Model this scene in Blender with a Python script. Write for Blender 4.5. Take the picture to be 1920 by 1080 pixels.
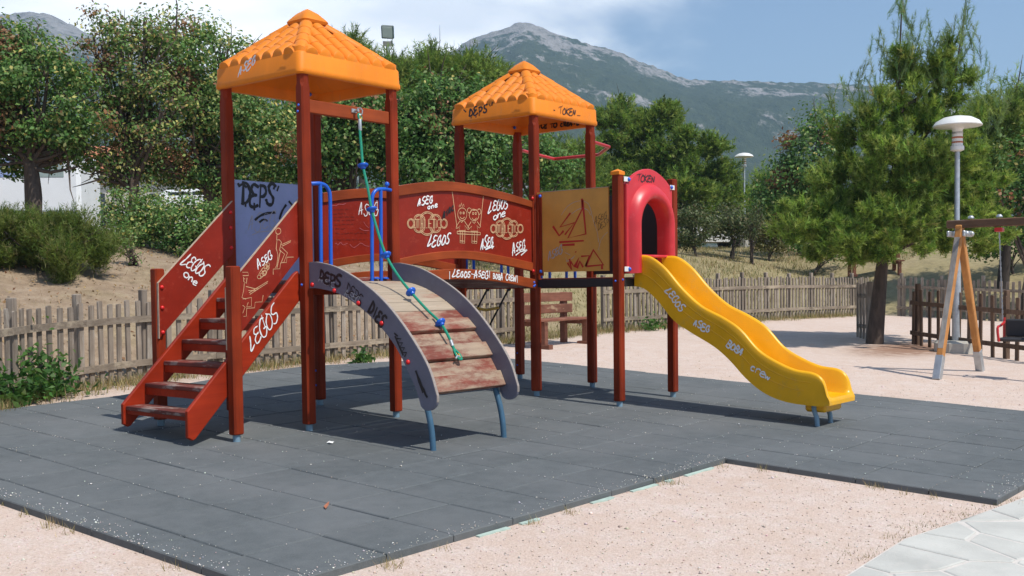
import bpy, math, random
import numpy as np
from mathutils import Matrix, Vector

random.seed(7)
RNG = np.random.default_rng(11)
SC = bpy.context.scene
COL = SC.collection
for ob in list(bpy.data.objects):
    bpy.data.objects.remove(ob)

# ------------------------------------------------------------------ camera
CAM = np.array([-5.8459, -8.0786, 1.129])
YAW, PITCH, ROLL = 0.6925, -0.0402, -0.0122
cy_, sy_ = math.cos(YAW), math.sin(YAW)
FW = np.array([cy_ * math.cos(PITCH), sy_ * math.cos(PITCH), math.sin(PITCH)])
RT = np.array([sy_, -cy_, 0.0])
UP = np.cross(RT, FW)
R2 = RT * math.cos(ROLL) + UP * math.sin(ROLL)
U2 = UP * math.cos(ROLL) - RT * math.sin(ROLL)
cam_data = bpy.data.cameras.new('camera')
cam = bpy.data.objects.new('camera', cam_data)
COL.objects.link(cam)
cam.matrix_world = Matrix(((R2[0], U2[0], -FW[0], CAM[0]), (R2[1], U2[1], -FW[1], CAM[1]),
                           (R2[2], U2[2], -FW[2], CAM[2]), (0, 0, 0, 1)))
cam_data.sensor_width = 36.0
cam_data.sensor_fit = 'HORIZONTAL'
cam_data.lens = 2046.3 / 1920 * 36.0
cam_data.shift_y = 77.55 / 1920
cam_data.clip_start = 0.05
cam_data.clip_end = 20000
SC.camera = cam

# ------------------------------------------------------------------ sky, sun, exposure
SUN_AZ, SUN_EL = math.radians(-88.0), math.radians(57.5)      # towards the sun, azimuth from +x
SDIR = Vector((math.cos(SUN_EL) * math.cos(SUN_AZ), math.cos(SUN_EL) * math.sin(SUN_AZ), math.sin(SUN_EL)))
world = bpy.data.worlds.new('World')
SC.world = world
world.use_nodes = True
wn, wl = world.node_tree.nodes, world.node_tree.links
for n in list(wn):
    wn.remove(n)


def wnode(t, **kw):
    n = wn.new(t)
    for k, v in kw.items():
        setattr(n, k, v)
    return n


w_out = wnode('ShaderNodeOutputWorld')
w_bg = wnode('ShaderNodeBackground')
w_bg.inputs['Strength'].default_value = 0.15
w_sky = wnode('ShaderNodeTexSky', sky_type='NISHITA', sun_disc=False, sun_elevation=SUN_EL,
              sun_rotation=math.radians(90) - SUN_AZ, altitude=120, air_density=1.0, dust_density=0.4, ozone_density=3.0)
w_tc = wnode('ShaderNodeTexCoord')
w_sep = wnode('ShaderNodeSeparateXYZ')
wl.new(w_tc.outputs['Generated'], w_sep.inputs[0])


def wmath(op, a, b=None, c=None):
    n = wnode('ShaderNodeMath', operation=op)
    for i, v in enumerate((a, b, c)):
        if v is None:
            continue
        if isinstance(v, (int, float)):
            n.inputs[i].default_value = v
        else:
            wl.new(v, n.inputs[i])
    return n.outputs[0]


# a cloud layer: the direction projected on a flat ceiling
zc = wmath('ADD', wmath('MAXIMUM', w_sep.outputs['Z'], 0.0), 0.16)
w_cmb = wnode('ShaderNodeCombineXYZ')
wl.new(wmath('DIVIDE', w_sep.outputs['X'], zc), w_cmb.inputs[0])
wl.new(wmath('DIVIDE', w_sep.outputs['Y'], zc), w_cmb.inputs[1])
w_cmb.inputs[2].default_value = 3.1
w_n = wnode('ShaderNodeTexNoise')
w_n.inputs['Scale'].default_value = 1.15
w_n.inputs['Detail'].default_value = 7
w_n.inputs['Roughness'].default_value = 0.52
w_n.inputs['Distortion'].default_value = 0.25
wl.new(w_cmb.outputs[0], w_n.inputs['Vector'])
# the cloud bank gathers over the mountains
w_dot = wnode('ShaderNodeVectorMath', operation='DOT_PRODUCT')
wl.new(w_tc.outputs['Generated'], w_dot.inputs[0])
w_dot.inputs[1].default_value = (0.485, 0.84, 0.24)
cover = wmath('MULTIPLY', wmath('SUBTRACT', w_dot.outputs['Value'], 0.885), 4.0)
dens = wmath('ADD', w_n.outputs['Fac'], cover)
w_rmp = wnode('ShaderNodeMapRange', interpolation_type='SMOOTHSTEP')
w_rmp.inputs['From Min'].default_value = 0.40
w_rmp.inputs['From Max'].default_value = 0.66
wl.new(dens, w_rmp.inputs['Value'])
w_n2 = wnode('ShaderNodeTexNoise')
w_n2.inputs['Scale'].default_value = 2.2
w_n2.inputs['Detail'].default_value = 5
wl.new(w_cmb.outputs[0], w_n2.inputs['Vector'])
w_cr = wnode('ShaderNodeValToRGB')
w_cr.color_ramp.elements[0].position = 0.32
w_cr.color_ramp.elements[0].color = (7.6, 8.2, 9.2, 1)
w_cr.color_ramp.elements[1].position = 0.66
w_cr.color_ramp.elements[1].color = (13.0, 13.1, 13.2, 1)
wl.new(w_n2.outputs['Fac'], w_cr.inputs['Fac'])
w_mix = wnode('ShaderNodeMix', data_type='RGBA')
wl.new(wmath('MULTIPLY', w_rmp.outputs[0], 0.97), w_mix.inputs['Factor'])
wl.new(w_sky.outputs[0], w_mix.inputs['A'])
wl.new(w_cr.outputs[0], w_mix.inputs['B'])
wl.new(w_mix.outputs['Result'], w_bg.inputs['Color'])
wl.new(w_bg.outputs[0], w_out.inputs['Surface'])

sun_data = bpy.data.lights.new('sun', 'SUN')
sun_data.energy = 5.0
sun_data.angle = math.radians(0.53)
sun_data.color = (1.0, 0.955, 0.88)
sun = bpy.data.objects.new('sun', sun_data)
COL.objects.link(sun)
sun.location = (0, -20, 30)
sun.rotation_euler = SDIR.to_track_quat('Z', 'Y').to_euler()

SC.view_settings.view_transform = 'Standard'
SC.view_settings.look = 'None'
SC.view_settings.exposure = 0.0
SC.view_settings.gamma = 1.0
SC.view_settings.use_curve_mapping = False


# ------------------------------------------------------------------ helpers
def new_mesh_object(name, verts, faces, mat=None, parent=None, smooth=False):
    me = bpy.data.meshes.new(name)
    me.from_pydata([tuple(map(float, v)) for v in verts], [], faces)
    me.update()
    ob = bpy.data.objects.new(name, me)
    finish(ob, mat, parent, smooth)
    return ob


WORLD_LOC = {}


def finish(ob, mat=None, parent=None, smooth=False):
    COL.objects.link(ob)
    if mat is not None and not ob.data.materials:
        ob.data.materials.append(mat)
    if smooth and ob.type == 'MESH':
        ob.data.polygons.foreach_set('use_smooth', [True] * len(ob.data.polygons))
    if parent is not None:
        ob.parent = parent
        L = WORLD_LOC.get(parent.name)
        if L is not None:
            ob.matrix_parent_inverse = L.inverted()
    return ob


def tag(ob, label=None, category=None, group=None, kind=None):
    if label:
        ob['label'] = label
    if category:
        ob['category'] = category
    if group:
        ob['group'] = group
    if kind:
        ob['kind'] = kind
    return ob


def thing(name, label, category, loc=(0, 0, 0), rz=0.0, group=None):
    e = bpy.data.objects.new(name, None)
    e.empty_display_size = 0.2
    COL.objects.link(e)
    e.location = loc
    e.rotation_euler = (0, 0, rz)
    WORLD_LOC[e.name] = Matrix.Translation(loc) @ Matrix.Rotation(rz, 4, 'Z')
    return tag(e, label, category, group)


class MB:
    """collects shapes for one mesh"""

    def __init__(self):
        self.v, self.f = [], []

    def add(self, vs, fs):
        o = len(self.v)
        self.v += [tuple(map(float, p)) for p in vs]
        self.f += [tuple(i + o for i in f) for f in fs]
        return self

    def box(self, a, b, ch=0.0, m=None):
        x0, y0, z0 = [min(p, q) for p, q in zip(a, b)]
        x1, y1, z1 = [max(p, q) for p, q in zip(a, b)]
        if ch <= 0:
            vs = [(x0, y0, z0), (x1, y0, z0), (x1, y1, z0), (x0, y1, z0), (x0, y0, z1), (x1, y0, z1), (x1, y1, z1), (x0, y1, z1)]
            fs = [(0, 3, 2, 1), (4, 5, 6, 7), (0, 1, 5, 4), (1, 2, 6, 5), (2, 3, 7, 6), (3, 0, 4, 7)]
        else:
            c = min(ch, (x1 - x0) * .45, (y1 - y0) * .45, (z1 - z0) * .45)

            def ring(z, i):
                return [(x0 + i + c, y0 + i, z), (x1 - i - c, y0 + i, z), (x1 - i, y0 + i + c, z), (x1 - i, y1 - i - c, z),
                        (x1 - i - c, y1 - i, z), (x0 + i + c, y1 - i, z), (x0 + i, y1 - i - c, z), (x0 + i, y0 + i + c, z)]
            j = c * .999
            vs = []
            for z, i in ((z0, c), (z0 + c, 0), (z1 - c, 0), (z1, c)):
                if i > 0:
                    vs += [(min(max(p[0], x0 + c), x1 - c), min(max(p[1], y0 + c), y1 - c), z) for p in ring(z, 0)]
                else:
                    vs += ring(z, 0)
            fs = [tuple(range(7, -1, -1)), tuple(range(24, 32))]
            for k in range(3):
                for q in range(8):
                    fs.append((k * 8 + q, k * 8 + (q + 1) % 8, k * 8 + 8 + (q + 1) % 8, k * 8 + 8 + q))
        if m is not None:
            vs = [m @ Vector(p) for p in vs]
        return self.add(vs, fs)

    def obox(self, c, ax, ay, az, hx, hy, hz, ch=0.0):
        """box round centre c along three axes"""
        ax, ay, az = [Vector(a).normalized() for a in (ax, ay, az)]
        m = Matrix(((ax.x, ay.x, az.x, c[0]), (ax.y, ay.y, az.y, c[1]), (ax.z, ay.z, az.z, c[2]), (0, 0, 0, 1)))
        return self.box((-hx, -hy, -hz), (hx, hy, hz), ch, m)

    def tube(self, pts, r, n=10, caps=True):
        pts = [Vector(p) for p in pts]
        rs = r if isinstance(r, (list, tuple)) else [r] * len(pts)
        vs, fs = [], []
        prev = None
        for i, p in enumerate(pts):
            t = (pts[min(i + 1, len(pts) - 1)] - pts[max(i - 1, 0)]).normalized()
            if prev is None:
                a = Vector((0, 0, 1)) if abs(t.z) < .9 else Vector((1, 0, 0))
                u = t.cross(a).normalized()
            else:
                u = (prev - t * prev.dot(t)).normalized()
            prev = u
            w = t.cross(u)
            for k in range(n):
                an = 2 * math.pi * k / n
                vs.append(p + (u * math.cos(an) + w * math.sin(an)) * rs[i])
        for i in range(len(pts) - 1):
            for k in range(n):
                fs.append((i * n + k, i * n + (k + 1) % n, (i + 1) * n + (k + 1) % n, (i + 1) * n + k))
        if caps:
            fs.append(tuple(range(n - 1, -1, -1)))
            fs.append(tuple(range((len(pts) - 1) * n, len(pts) * n)))
        return self.add(vs, fs)

    def prism(self, poly, axis, lo, hi, ch=0.0):
        """polygon in the plane normal to axis (0,1,2), extruded from lo to hi"""
        n = len(poly)

        def put(p, h):
            if axis == 0:
                return (h, p[0], p[1])
            if axis == 1:
                return (p[0], h, p[1])
            return (p[0], p[1], h)
        rings = []
        if ch > 0:
            ins = inset(poly, ch)
            rings = [(ins, lo), (poly, lo + ch), (poly, hi - ch), (ins, hi)]
        else:
            rings = [(poly, lo), (poly, hi)]
        vs, fs = [], []
        for pl, h in rings:
            vs += [put(p, h) for p in pl]
        for k in range(len(rings) - 1):
            for i in range(n):
                fs.append((k * n + i, k * n + (i + 1) % n, (k + 1) * n + (i + 1) % n, (k + 1) * n + i))
        fs.append(tuple(range(n - 1, -1, -1)))
        fs.append(tuple(range((len(rings) - 1) * n, len(rings) * n)))
        return self.add(vs, fs)

    def lathe(self, prof, c, n=16, axis=(0, 0, 1)):
        z = Vector(axis).normalized()
        a = Vector((1, 0, 0)) if abs(z.x) < .9 else Vector((0, 1, 0))
        u = z.cross(a).normalized()
        w = z.cross(u)
        c = Vector(c)
        vs, fs = [], []
        for r, h in prof:
            for k in range(n):
                an = 2 * math.pi * k / n
                vs.append(c + z * h + (u * math.cos(an) + w * math.sin(an)) * r)
        for i in range(len(prof) - 1):
            for k in range(n):
                fs.append((i * n + k, i * n + (k + 1) % n, (i + 1) * n + (k + 1) % n, (i + 1) * n + k))
        fs.append(tuple(range(n - 1, -1, -1)))
        fs.append(tuple(range((len(prof) - 1) * n, len(prof) * n)))
        return self.add(vs, fs)

    def build(self, name, mat, parent=None, smooth=False, fix=True):
        ob = new_mesh_object(name, self.v, self.f, mat, parent, smooth)
        if fix:
            import bmesh
            bm = bmesh.new()
            bm.from_mesh(ob.data)
            bmesh.ops.recalc_face_normals(bm, faces=bm.faces)
            bm.to_mesh(ob.data)
            bm.free()
        if smooth:
            try:
                ob.data.set_sharp_from_angle(angle=math.radians(42))
            except Exception:
                pass
        return ob


def inset(poly, d):
    n = len(poly)
    area = sum(poly[i][0] * poly[(i + 1) % n][1] - poly[(i + 1) % n][0] * poly[i][1] for i in range(n))
    s = 1 if area > 0 else -1
    out = []
    for i in range(n):
        p0, p1, p2 = [np.array(poly[(i + k) % n], float) for k in (-1, 0, 1)]
        a, b = p1 - p0, p2 - p1
        a /= max(np.linalg.norm(a), 1e-9)
        b /= max(np.linalg.norm(b), 1e-9)
        n1, n2 = np.array([-a[1], a[0]]) * s, np.array([-b[1], b[0]]) * s
        m = n1 + n2
        L = m @ m
        m = m * 2 / L if L > .3 else n1
        out.append(tuple(p1 + m * d))
    return out


def crom(pts, sub=6, closed=False):
    """Catmull-Rom through points"""
    P = [np.array(p, float) for p in pts]
    n = len(P)
    out = []
    rng = range(n) if closed else range(n - 1)
    for i in rng:
        if closed:
            a, b, c, d = P[i - 1], P[i], P[(i + 1) % n], P[(i + 2) % n]
        else:
            a, b, c, d = P[max(i - 1, 0)], P[i], P[i + 1], P[min(i + 2, n - 1)]
        for k in range(sub):
            t = k / sub
            out.append(.5 * ((2 * b) + (c - a) * t + (2 * a - 5 * b + 4 * c - d) * t * t + (3 * b - a - 3 * c + d) * t ** 3))
    if not closed:
        out.append(P[-1])
    return out


def array_mesh(name, verts, tris_or_quads, k, mat, parent=None, cols=None, smooth=False):
    """fast mesh from numpy arrays; k corners per face"""
    me = bpy.data.meshes.new(name)
    nv, nf = len(verts), len(tris_or_quads)
    me.vertices.add(nv)
    me.vertices.foreach_set('co', np.asarray(verts, np.float32).ravel())
    me.loops.add(nf * k)
    me.loops.foreach_set('vertex_index', np.asarray(tris_or_quads, np.int32).ravel())
    me.polygons.add(nf)
    me.polygons.foreach_set('loop_start', np.arange(0, nf * k, k, dtype=np.int32))
    me.update(calc_edges=True)
    if cols is not None:
        at = me.color_attributes.new('col', 'FLOAT_COLOR', 'POINT')
        c4 = np.ones((nv, 4), np.float32)
        c4[:, :3] = cols
        at.data.foreach_set('color', c4.ravel())
    ob = bpy.data.objects.new(name, me)
    return finish(ob, mat, parent, smooth)


# ------------------------------------------------------------------ materials
def nodes_of(name):
    m = bpy.data.materials.new(name)
    m.use_nodes = True
    nt = m.node_tree
    b = nt.nodes['Principled BSDF']
    return m, nt, b


def nd(nt, t, ins=None, **kw):
    n = nt.nodes.new(t)
    for k, v in kw.items():
        setattr(n, k, v)
    for k, v in (ins or {}).items():
        if hasattr(v, 'is_output') or isinstance(v, bpy.types.NodeSocket):
            nt.links.new(v, n.inputs[k])
        else:
            n.inputs[k].default_value = v
    return n


def rgba(c):
    return (c[0], c[1], c[2], 1.0)


def ramp(nt, fac, stops):
    r = nt.nodes.new('ShaderNodeValToRGB')
    el = r.color_ramp.elements
    while len(el) < len(stops):
        el.new(.5)
    for e, (p, c) in zip(el, stops):
        e.position = p
        e.color = rgba(c)
    nt.links.new(fac, r.inputs['Fac'])
    return r.outputs['Color']


def mixc(nt, fac, a, b, blend='MIX'):
    n = nt.nodes.new('ShaderNodeMix')
    n.data_type = 'RGBA'
    n.blend_type = blend
    for k, v in (('Factor', fac), ('A', a), ('B', b)):
        if isinstance(v, bpy.types.NodeSocket):
            nt.links.new(v, n.inputs[k])
        elif isinstance(v, (int, float)):
            n.inputs[k].default_value = v
        else:
            n.inputs[k].default_value = rgba(v)
    return n.outputs['Result']


def simple(name, c, rough=.5, var=.12, scale=6.0, bump=0.0, bscale=60.0, metal=0.0, spec=.5, dirt=None, obrand=0.0, stretch=(1, 1, 1), coat=0.0):
    """base colour with a blotchy variation, optional dirt colour, fine relief and a per-object tint"""
    m, nt, b = nodes_of(name)
    tc = nd(nt, 'ShaderNodeTexCoord')
    mp = nd(nt, 'ShaderNodeMapping', {'Vector': tc.outputs['Object'], 'Scale': stretch})
    n1 = nd(nt, 'ShaderNodeTexNoise', {'Vector': mp.outputs[0], 'Scale': scale, 'Detail': 5.0, 'Roughness': .6})
    lo = tuple(x * (1 - var) for x in c)
    hi = tuple(min(1, x * (1 + var)) for x in c)
    colr = ramp(nt, n1.outputs['Fac'], [(.3, lo), (.7, hi)])
    if dirt:
        n2 = nd(nt, 'ShaderNodeTexNoise', {'Vector': mp.outputs[0], 'Scale': scale * 3.3, 'Detail': 6.0, 'Roughness': .7})
        f = nd(nt, 'ShaderNodeMapRange', {'Value': n2.outputs['Fac'], 'From Min': .56, 'From Max': .74, 'To Max': dirt[1]})
        colr = mixc(nt, f.outputs[0], colr, dirt[0])
    if obrand:
        oi = nd(nt, 'ShaderNodeObjectInfo')
        k = nd(nt, 'ShaderNodeMapRange', {'Value': oi.outputs['Random'], 'To Min': 1 - obrand, 'To Max': 1 + obrand})
        hsv = nd(nt, 'ShaderNodeHueSaturation', {'Color': colr, 'Value': k.outputs[0]})
        colr = hsv.outputs[0]
    nt.links.new(colr, b.inputs['Base Color'])
    rr = nd(nt, 'ShaderNodeMapRange', {'Value': n1.outputs['Fac'], 'To Min': max(.05, rough - .1), 'To Max': min(1, rough + .12)})
    nt.links.new(rr.outputs[0], b.inputs['Roughness'])
    b.inputs['Metallic'].default_value = metal
    b.inputs['Specular IOR Level'].default_value = spec
    b.inputs['Coat Weight'].default_value = coat
    if bump:
        n3 = nd(nt, 'ShaderNodeTexNoise', {'Vector': mp.outputs[0], 'Scale': bscale, 'Detail': 4.0, 'Roughness': .6})
        bp = nd(nt, 'ShaderNodeBump', {'Height': n3.outputs['Fac'], 'Strength': bump, 'Distance': .01})
        nt.links.new(bp.outputs[0], b.inputs['Normal'])
    return m


def wood(name, c1, c2, axis=2, rough=.5, wear=None, spec=.4, obrand=.10, scale=1.0):
    """painted or bare timber: grain stretched along an axis, knots, wear to another colour"""
    m, nt, b = nodes_of(name)
    tc = nd(nt, 'ShaderNodeTexCoord')
    oi = nd(nt, 'ShaderNodeObjectInfo')
    off = nd(nt, 'ShaderNodeVectorMath', {0: tc.outputs['Object'], 1: oi.outputs['Random']}, operation='ADD')
    s = [28 * scale] * 3
    s[axis] = 1.6 * scale
    mp = nd(nt, 'ShaderNodeMapping', {'Vector': off.outputs[0], 'Scale': tuple(s)})
    n1 = nd(nt, 'ShaderNodeTexNoise', {'Vector': mp.outputs[0], 'Scale': 1.0, 'Detail': 6.0, 'Roughness': .62, 'Distortion': .4})
    n0 = nd(nt, 'ShaderNodeTexNoise', {'Vector': off.outputs[0], 'Scale': 3.0, 'Detail': 3.0})
    c = ramp(nt, n1.outputs['Fac'], [(.28, c1), (.72, c2)])
    big = nd(nt, 'ShaderNodeMapRange', {'Value': n0.outputs['Fac'], 'From Min': .3, 'From Max': .7, 'To Min': .72, 'To Max': 1.16})
    rv = nd(nt, 'ShaderNodeMapRange', {'Value': oi.outputs['Random'], 'To Min': 1 - obrand, 'To Max': 1 + obrand})
    vv = nd(nt, 'ShaderNodeMath', {0: big.outputs[0], 1: rv.outputs[0]}, operation='MULTIPLY')
    c = nd(nt, 'ShaderNodeHueSaturation', {'Color': c, 'Value': vv.outputs[0]}).outputs[0]
    if wear:
        wc, amt, wsc = wear[:3]
        soft = wear[3] if len(wear) > 3 else .05
        st = [3.2, 3.2, 3.2]
        st[axis] = 1.0
        mp2 = nd(nt, 'ShaderNodeMapping', {'Vector': off.outputs[0], 'Scale': tuple(q * wsc for q in st)})
        n2 = nd(nt, 'ShaderNodeTexNoise', {'Vector': mp2.outputs[0], 'Scale': 1.0, 'Detail': 9.0, 'Roughness': .72})
        f = nd(nt, 'ShaderNodeMapRange', {'Value': n2.outputs['Fac'], 'From Min': 1 - amt - soft * .4, 'From Max': 1 - amt + soft})
        wv = ramp(nt, n1.outputs['Fac'], [(.3, tuple(q * .7 for q in wc)), (.7, wc)])
        c = mixc(nt, f.outputs[0], c, wv)
    nt.links.new(c, b.inputs['Base Color'])
    b.inputs['Roughness'].default_value = rough
    b.inputs['Specular IOR Level'].default_value = spec
    bp = nd(nt, 'ShaderNodeBump', {'Height': n1.outputs['Fac'], 'Strength': .25, 'Distance': .004})
    nt.links.new(bp.outputs[0], b.inputs['Normal'])
    return m


def leafmat(name, trans=.40, rough=.55, spec=.3):
    m, nt, b = nodes_of(name)
    a = nd(nt, 'ShaderNodeAttribute', attribute_name='col')
    nt.links.new(a.outputs['Color'], b.inputs['Base Color'])
    b.inputs['Roughness'].default_value = rough
    b.inputs['Specular IOR Level'].default_value = spec
    t = nd(nt, 'ShaderNodeBsdfTranslucent')
    hs = nd(nt, 'ShaderNodeHueSaturation', {'Color': a.outputs['Color'], 'Hue': .49, 'Saturation': 1.1, 'Value': 1.2})
    nt.links.new(hs.outputs[0], t.inputs['Color'])
    mx = nd(nt, 'ShaderNodeMixShader', {0: trans, 1: b.outputs[0], 2: t.outputs[0]})
    nt.links.new(mx.outputs[0], nt.nodes['Material Output'].inputs['Surface'])
    return m


def attrmat(name, rough=.9, bump=0):
    m, nt, b = nodes_of(name)
    a = nd(nt, 'ShaderNodeAttribute', attribute_name='col')
    nt.links.new(a.outputs['Color'], b.inputs['Base Color'])
    b.inputs['Roughness'].default_value = rough
    b.inputs['Specular IOR Level'].default_value = .2
    return m


M = {}
M['post'] = wood('stained_timber', (.185, .022, .007), (.275, .036, .010), 2, .55, ((.36, .12, .07), .33, 2.0), .14, .10)
M['stringer'] = wood('stained_plank', (.27, .020, .005), (.37, .032, .007), 0, .5, ((.40, .12, .06), .27, 3.0), .22, .06)
M['rail'] = wood('stained_rail', (.25, .044, .010), (.34, .066, .016), 0, .55, ((.50, .25, .12), .29, 3.0), .22, .08)
M['tread'] = wood('worn_tread', (.13, .026, .018), (.20, .040, .026), 1, .6, ((.36, .26, .22), .46, 3.0), .4, .10)
M['panel_red'] = simple('red_panel_board', (.245, .018, .007), .46, .14, 5, 0, 60, spec=.28, dirt=((.42, .08, .05), .5))
M['panel_blue'] = simple('blue_panel_board', (.30, .38, .62), .5, .08, 4, dirt=((.24, .29, .38), .4))
M['panel_yellow'] = simple('ochre_panel_board', (.62, .29, .050), .5, .12, 3, dirt=((.50, .30, .12), .5))
M['panel_grey'] = simple('grey_purple_board', (.155, .15, .19), .5, .10, 6, dirt=((.24, .23, .26), .4))
M['edge'] = simple('pale_board_edge', (.50, .36, .25), .7, .2, 30)
M['edge_grey'] = simple('grey_board_edge', (.30, .255, .225), .75, .2, 30)
M['ramp_plank'] = wood('peeling_ramp_board', (.24, .095, .060), (.34, .14, .09), 0, .75, ((.45, .36, .265), .66, 2.2, .14), .25, .10)
M['ramp_cleat'] = wood('red_ramp_board', (.16, .040, .026), (.24, .068, .045), 0, .7, ((.40, .295, .205), .53, 2.4, .12), .3, .10)
M['orange'] = simple('orange_plastic', (.78, .225, .014), .52, .12, 3, .05, 20, spec=.25, dirt=((.58, .21, .06), .75), stretch=(1, 1, .35))
M['yellow'] = simple('yellow_slide_plastic', (.82, .405, .004), .32, .10, 2.4, .05, 14, spec=.42, dirt=((.60, .36, .09), .6))
M['hood_red'] = simple('red_hood_plastic', (.60, .030, .038), .36, .14, 3, .03, 10, spec=.45, dirt=((.62, .13, .13), .55))
M['blue_tube'] = simple('blue_painted_steel', (.008, .10, .52), .3, .08, 8, spec=.5)
M['cap_blue'] = simple('blue_bolt_cap', (.03, .13, .62), .25, .05, 8)
M['cap_red'] = simple('red_bolt_cap', (.70, .015, .015), .25, .05, 8)
M['steel'] = simple('galvanised_steel', (.46, .48, .49), .42, .15, 12, metal=.6, dirt=((.30, .30, .28), .4))
M['foot'] = simple('blue_grey_foot', (.19, .30, .38), .5, .15, 12, dirt=((.2, .2, .18), .5))
M['legblue'] = simple('dark_blue_leg', (.045, .115, .185), .42, .15, 10, dirt=((.14, .17, .18), .5))
M['black'] = simple('black_beam_plastic', (.016, .016, .018), .5, .15, 8)
M['red_tube'] = simple('red_painted_steel', (.50, .020, .018), .35, .1, 8)
M['rope'] = simple('green_rope', (.010, .26, .16), .8, .2, 90, .4, 260)
M['netrope'] = simple('black_rope', (.02, .02, .022), .9, .2, 60)
M['netyellow'] = simple('yellow_rung', (.55, .34, .03), .5, .15, 12)
M['paint_w'] = simple('white_marker', (.82, .82, .80), .5, .04, 9)
M['paint_k'] = simple('black_marker', (.012, .012, .014), .4, .1, 9)
M['paint_g'] = simple('faded_grey_marker', (.40, .40, .42), .6, .1, 9)
M['paint_r'] = simple('red_spray', (.50, .018, .012), .5, .06, 9)
M['carve'] = simple('routed_line_tan', (.62, .38, .20), .7, .12, 30)
M['writing'] = simple('faint_biro', (.10, .014, .010), .5, .1, 9)
M['lilac'] = simple('faint_chalk', (.46, .13, .15), .7, .1, 9)
M['fence'] = wood('weathered_fence_wood', (.17, .135, .105), (.37, .31, .25), 2, .85, ((.42, .37, .31), .42, 1.4), .2, .20)
M['fence_rail'] = wood('weathered_rail_wood', (.18, .14, .105), (.34, .28, .215), 0, .85, ((.46, .38, .28), .46, 1.2), .2, .14)
M['fence_dark'] = wood('dark_fence_wood', (.10, .062, .042), (.19, .125, .085), 2, .85, ((.26, .20, .15), .36, 1.4), .2, .16)
M['bench'] = wood('red_brown_bench', (.17, .066, .042), (.27, .112, .070), 0, .7, ((.48, .32, .20), .40, 2.0), .25, .12)
M['swingwood'] = wood('honey_timber', (.42, .17, .045), (.58, .27, .080), 2, .6, ((.30, .17, .08), .34, 1.6), .3, .08)
M['swingshade'] = wood('shade_grey_timber', (.24, .22, .20), (.36, .33, .29), 2, .75, ((.20, .15, .10), .36, 1.6), .2, .08)  # grey that paints shade onto one side of a honey swing leg
M['beamdark'] = wood('dark_beam_timber', (.11, .060, .036), (.20, .115, .066), 1, .7, ((.24, .20, .16), .40, 1.6), .25, .08)
M['concrete'] = simple('pale_concrete', (.46, .43, .37), .9, .14, 8, .3, 50, dirt=((.34, .29, .23), .6))
M['lampwhite'] = simple('white_lamp_shade', (.78, .77, .73), .4, .05, 6, dirt=((.6, .58, .5), .3))
M['glass'] = simple('dusty_glass', (.30, .36, .34), .15, .1, 6)
M['darkgreen'] = simple('dark_green_housing', (.030, .060, .055), .5, .12, 8)
M['bark'] = simple('grey_bark', (.085, .062, .048), .95, .4, 14, .8, 26, stretch=(1, 1, .3))
M['bark_dark'] = simple('dark_bark', (.050, .038, .030), .95, .4, 14, .8, 26, stretch=(1, 1, .3))
M['leaf'] = leafmat('broad_leaves', .34, .5, .25)
M['needle'] = leafmat('pine_needles', .44, .6, .15)
M['drygrass'] = leafmat('dry_grass', .25, .8, .1)
M['pebble'] = attrmat('loose_stone', .9)
M['buswhite'] = simple('white_coachwork', (.80, .81, .82), .3, .03, 2)
M['busgreen'] = simple('green_skirt', (.03, .16, .10), .5, .2, 5)
M['busorange'] = simple('orange_emblem', (.80, .42, .10), .4, .08, 5)
M['busblue'] = simple('blue_emblem', (.10, .38, .48), .4, .1, 5)
M['darkglass'] = simple('dark_glass', (.05, .06, .07), .1, .1, 3)
M['rubber'] = simple('tyre_rubber', (.02, .02, .02), .8, .1, 8)
M['plaster'] = simple('cream_plaster', (.62, .58, .52), .9, .08, 2, dirt=((.5, .44, .38), .4))
M['plaster_pink'] = simple('pinkish_plaster', (.46, .40, .38), .9, .12, 2, dirt=((.30, .26, .24), .5))
M['terracotta'] = simple('terracotta_tiles', (.48, .17, .085), .85, .25, 9, .4, 30)
M['seat_black'] = simple('black_seat_rubber', (.03, .03, .032), .6, .1, 10)
M['sack'] = simple('pale_stone', (.62, .62, .62), .8, .1, 7, .3, 20)
M['lime'] = simple('pale_green_edging', (.42, .52, .45), .8, .15, 12)


# ------------------------------------------------------------------ terrain
GA, GB = 0.0089, 0.0459            # the playground falls gently towards the viewer
FENCE_X = [-40, -6, -3, -1.06, -.43, .47, 1.29, 3.97, 7.4, 11.5, 13.6, 16.5, 21.3, 60]
FENCE_Y = [-20, -1.6, .6, 2.14, 2.57, 2.91, 3.12, 3.30, 3.60, 3.85, 3.72, 3.56, 3.10, 3.0]


def gz(x, y):
    """top of the rubber mat"""
    return GA * x + GB * y


def bank_e(x, y):
    e1 = y - np.interp(x, FENCE_X, FENCE_Y)
    e2 = np.asarray(x) - 22.6
    k = 3.0
    return np.log(np.exp(np.clip(e1 * k, -60, 60)) + np.exp(np.clip(e2 * k, -60, 60))) / k


def tz(x, y):
    """natural ground height"""
    x, y = np.asarray(x, float), np.asarray(y, float)
    base = GA * np.clip(x, -20, 18) + GB * np.clip(y, -14, 4.2) - .042
    e = np.maximum(bank_e(x, y) - .15, 0)
    rise = 2.4 * (1 - np.exp(-e * e / (e + .8) / 4.2))
    return base + rise


def fnoise(x, y, s, seed=0):
    """cheap smooth noise from sines"""
    r = np.random.default_rng(seed)
    o = 0
    for k in range(6):
        a = r.uniform(0, 6.283)
        f = s * r.uniform(.6, 1.8)
        o = o + np.sin((x * math.cos(a) + y * math.sin(a)) * f + r.uniform(0, 6.283))
    return o / 6


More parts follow.
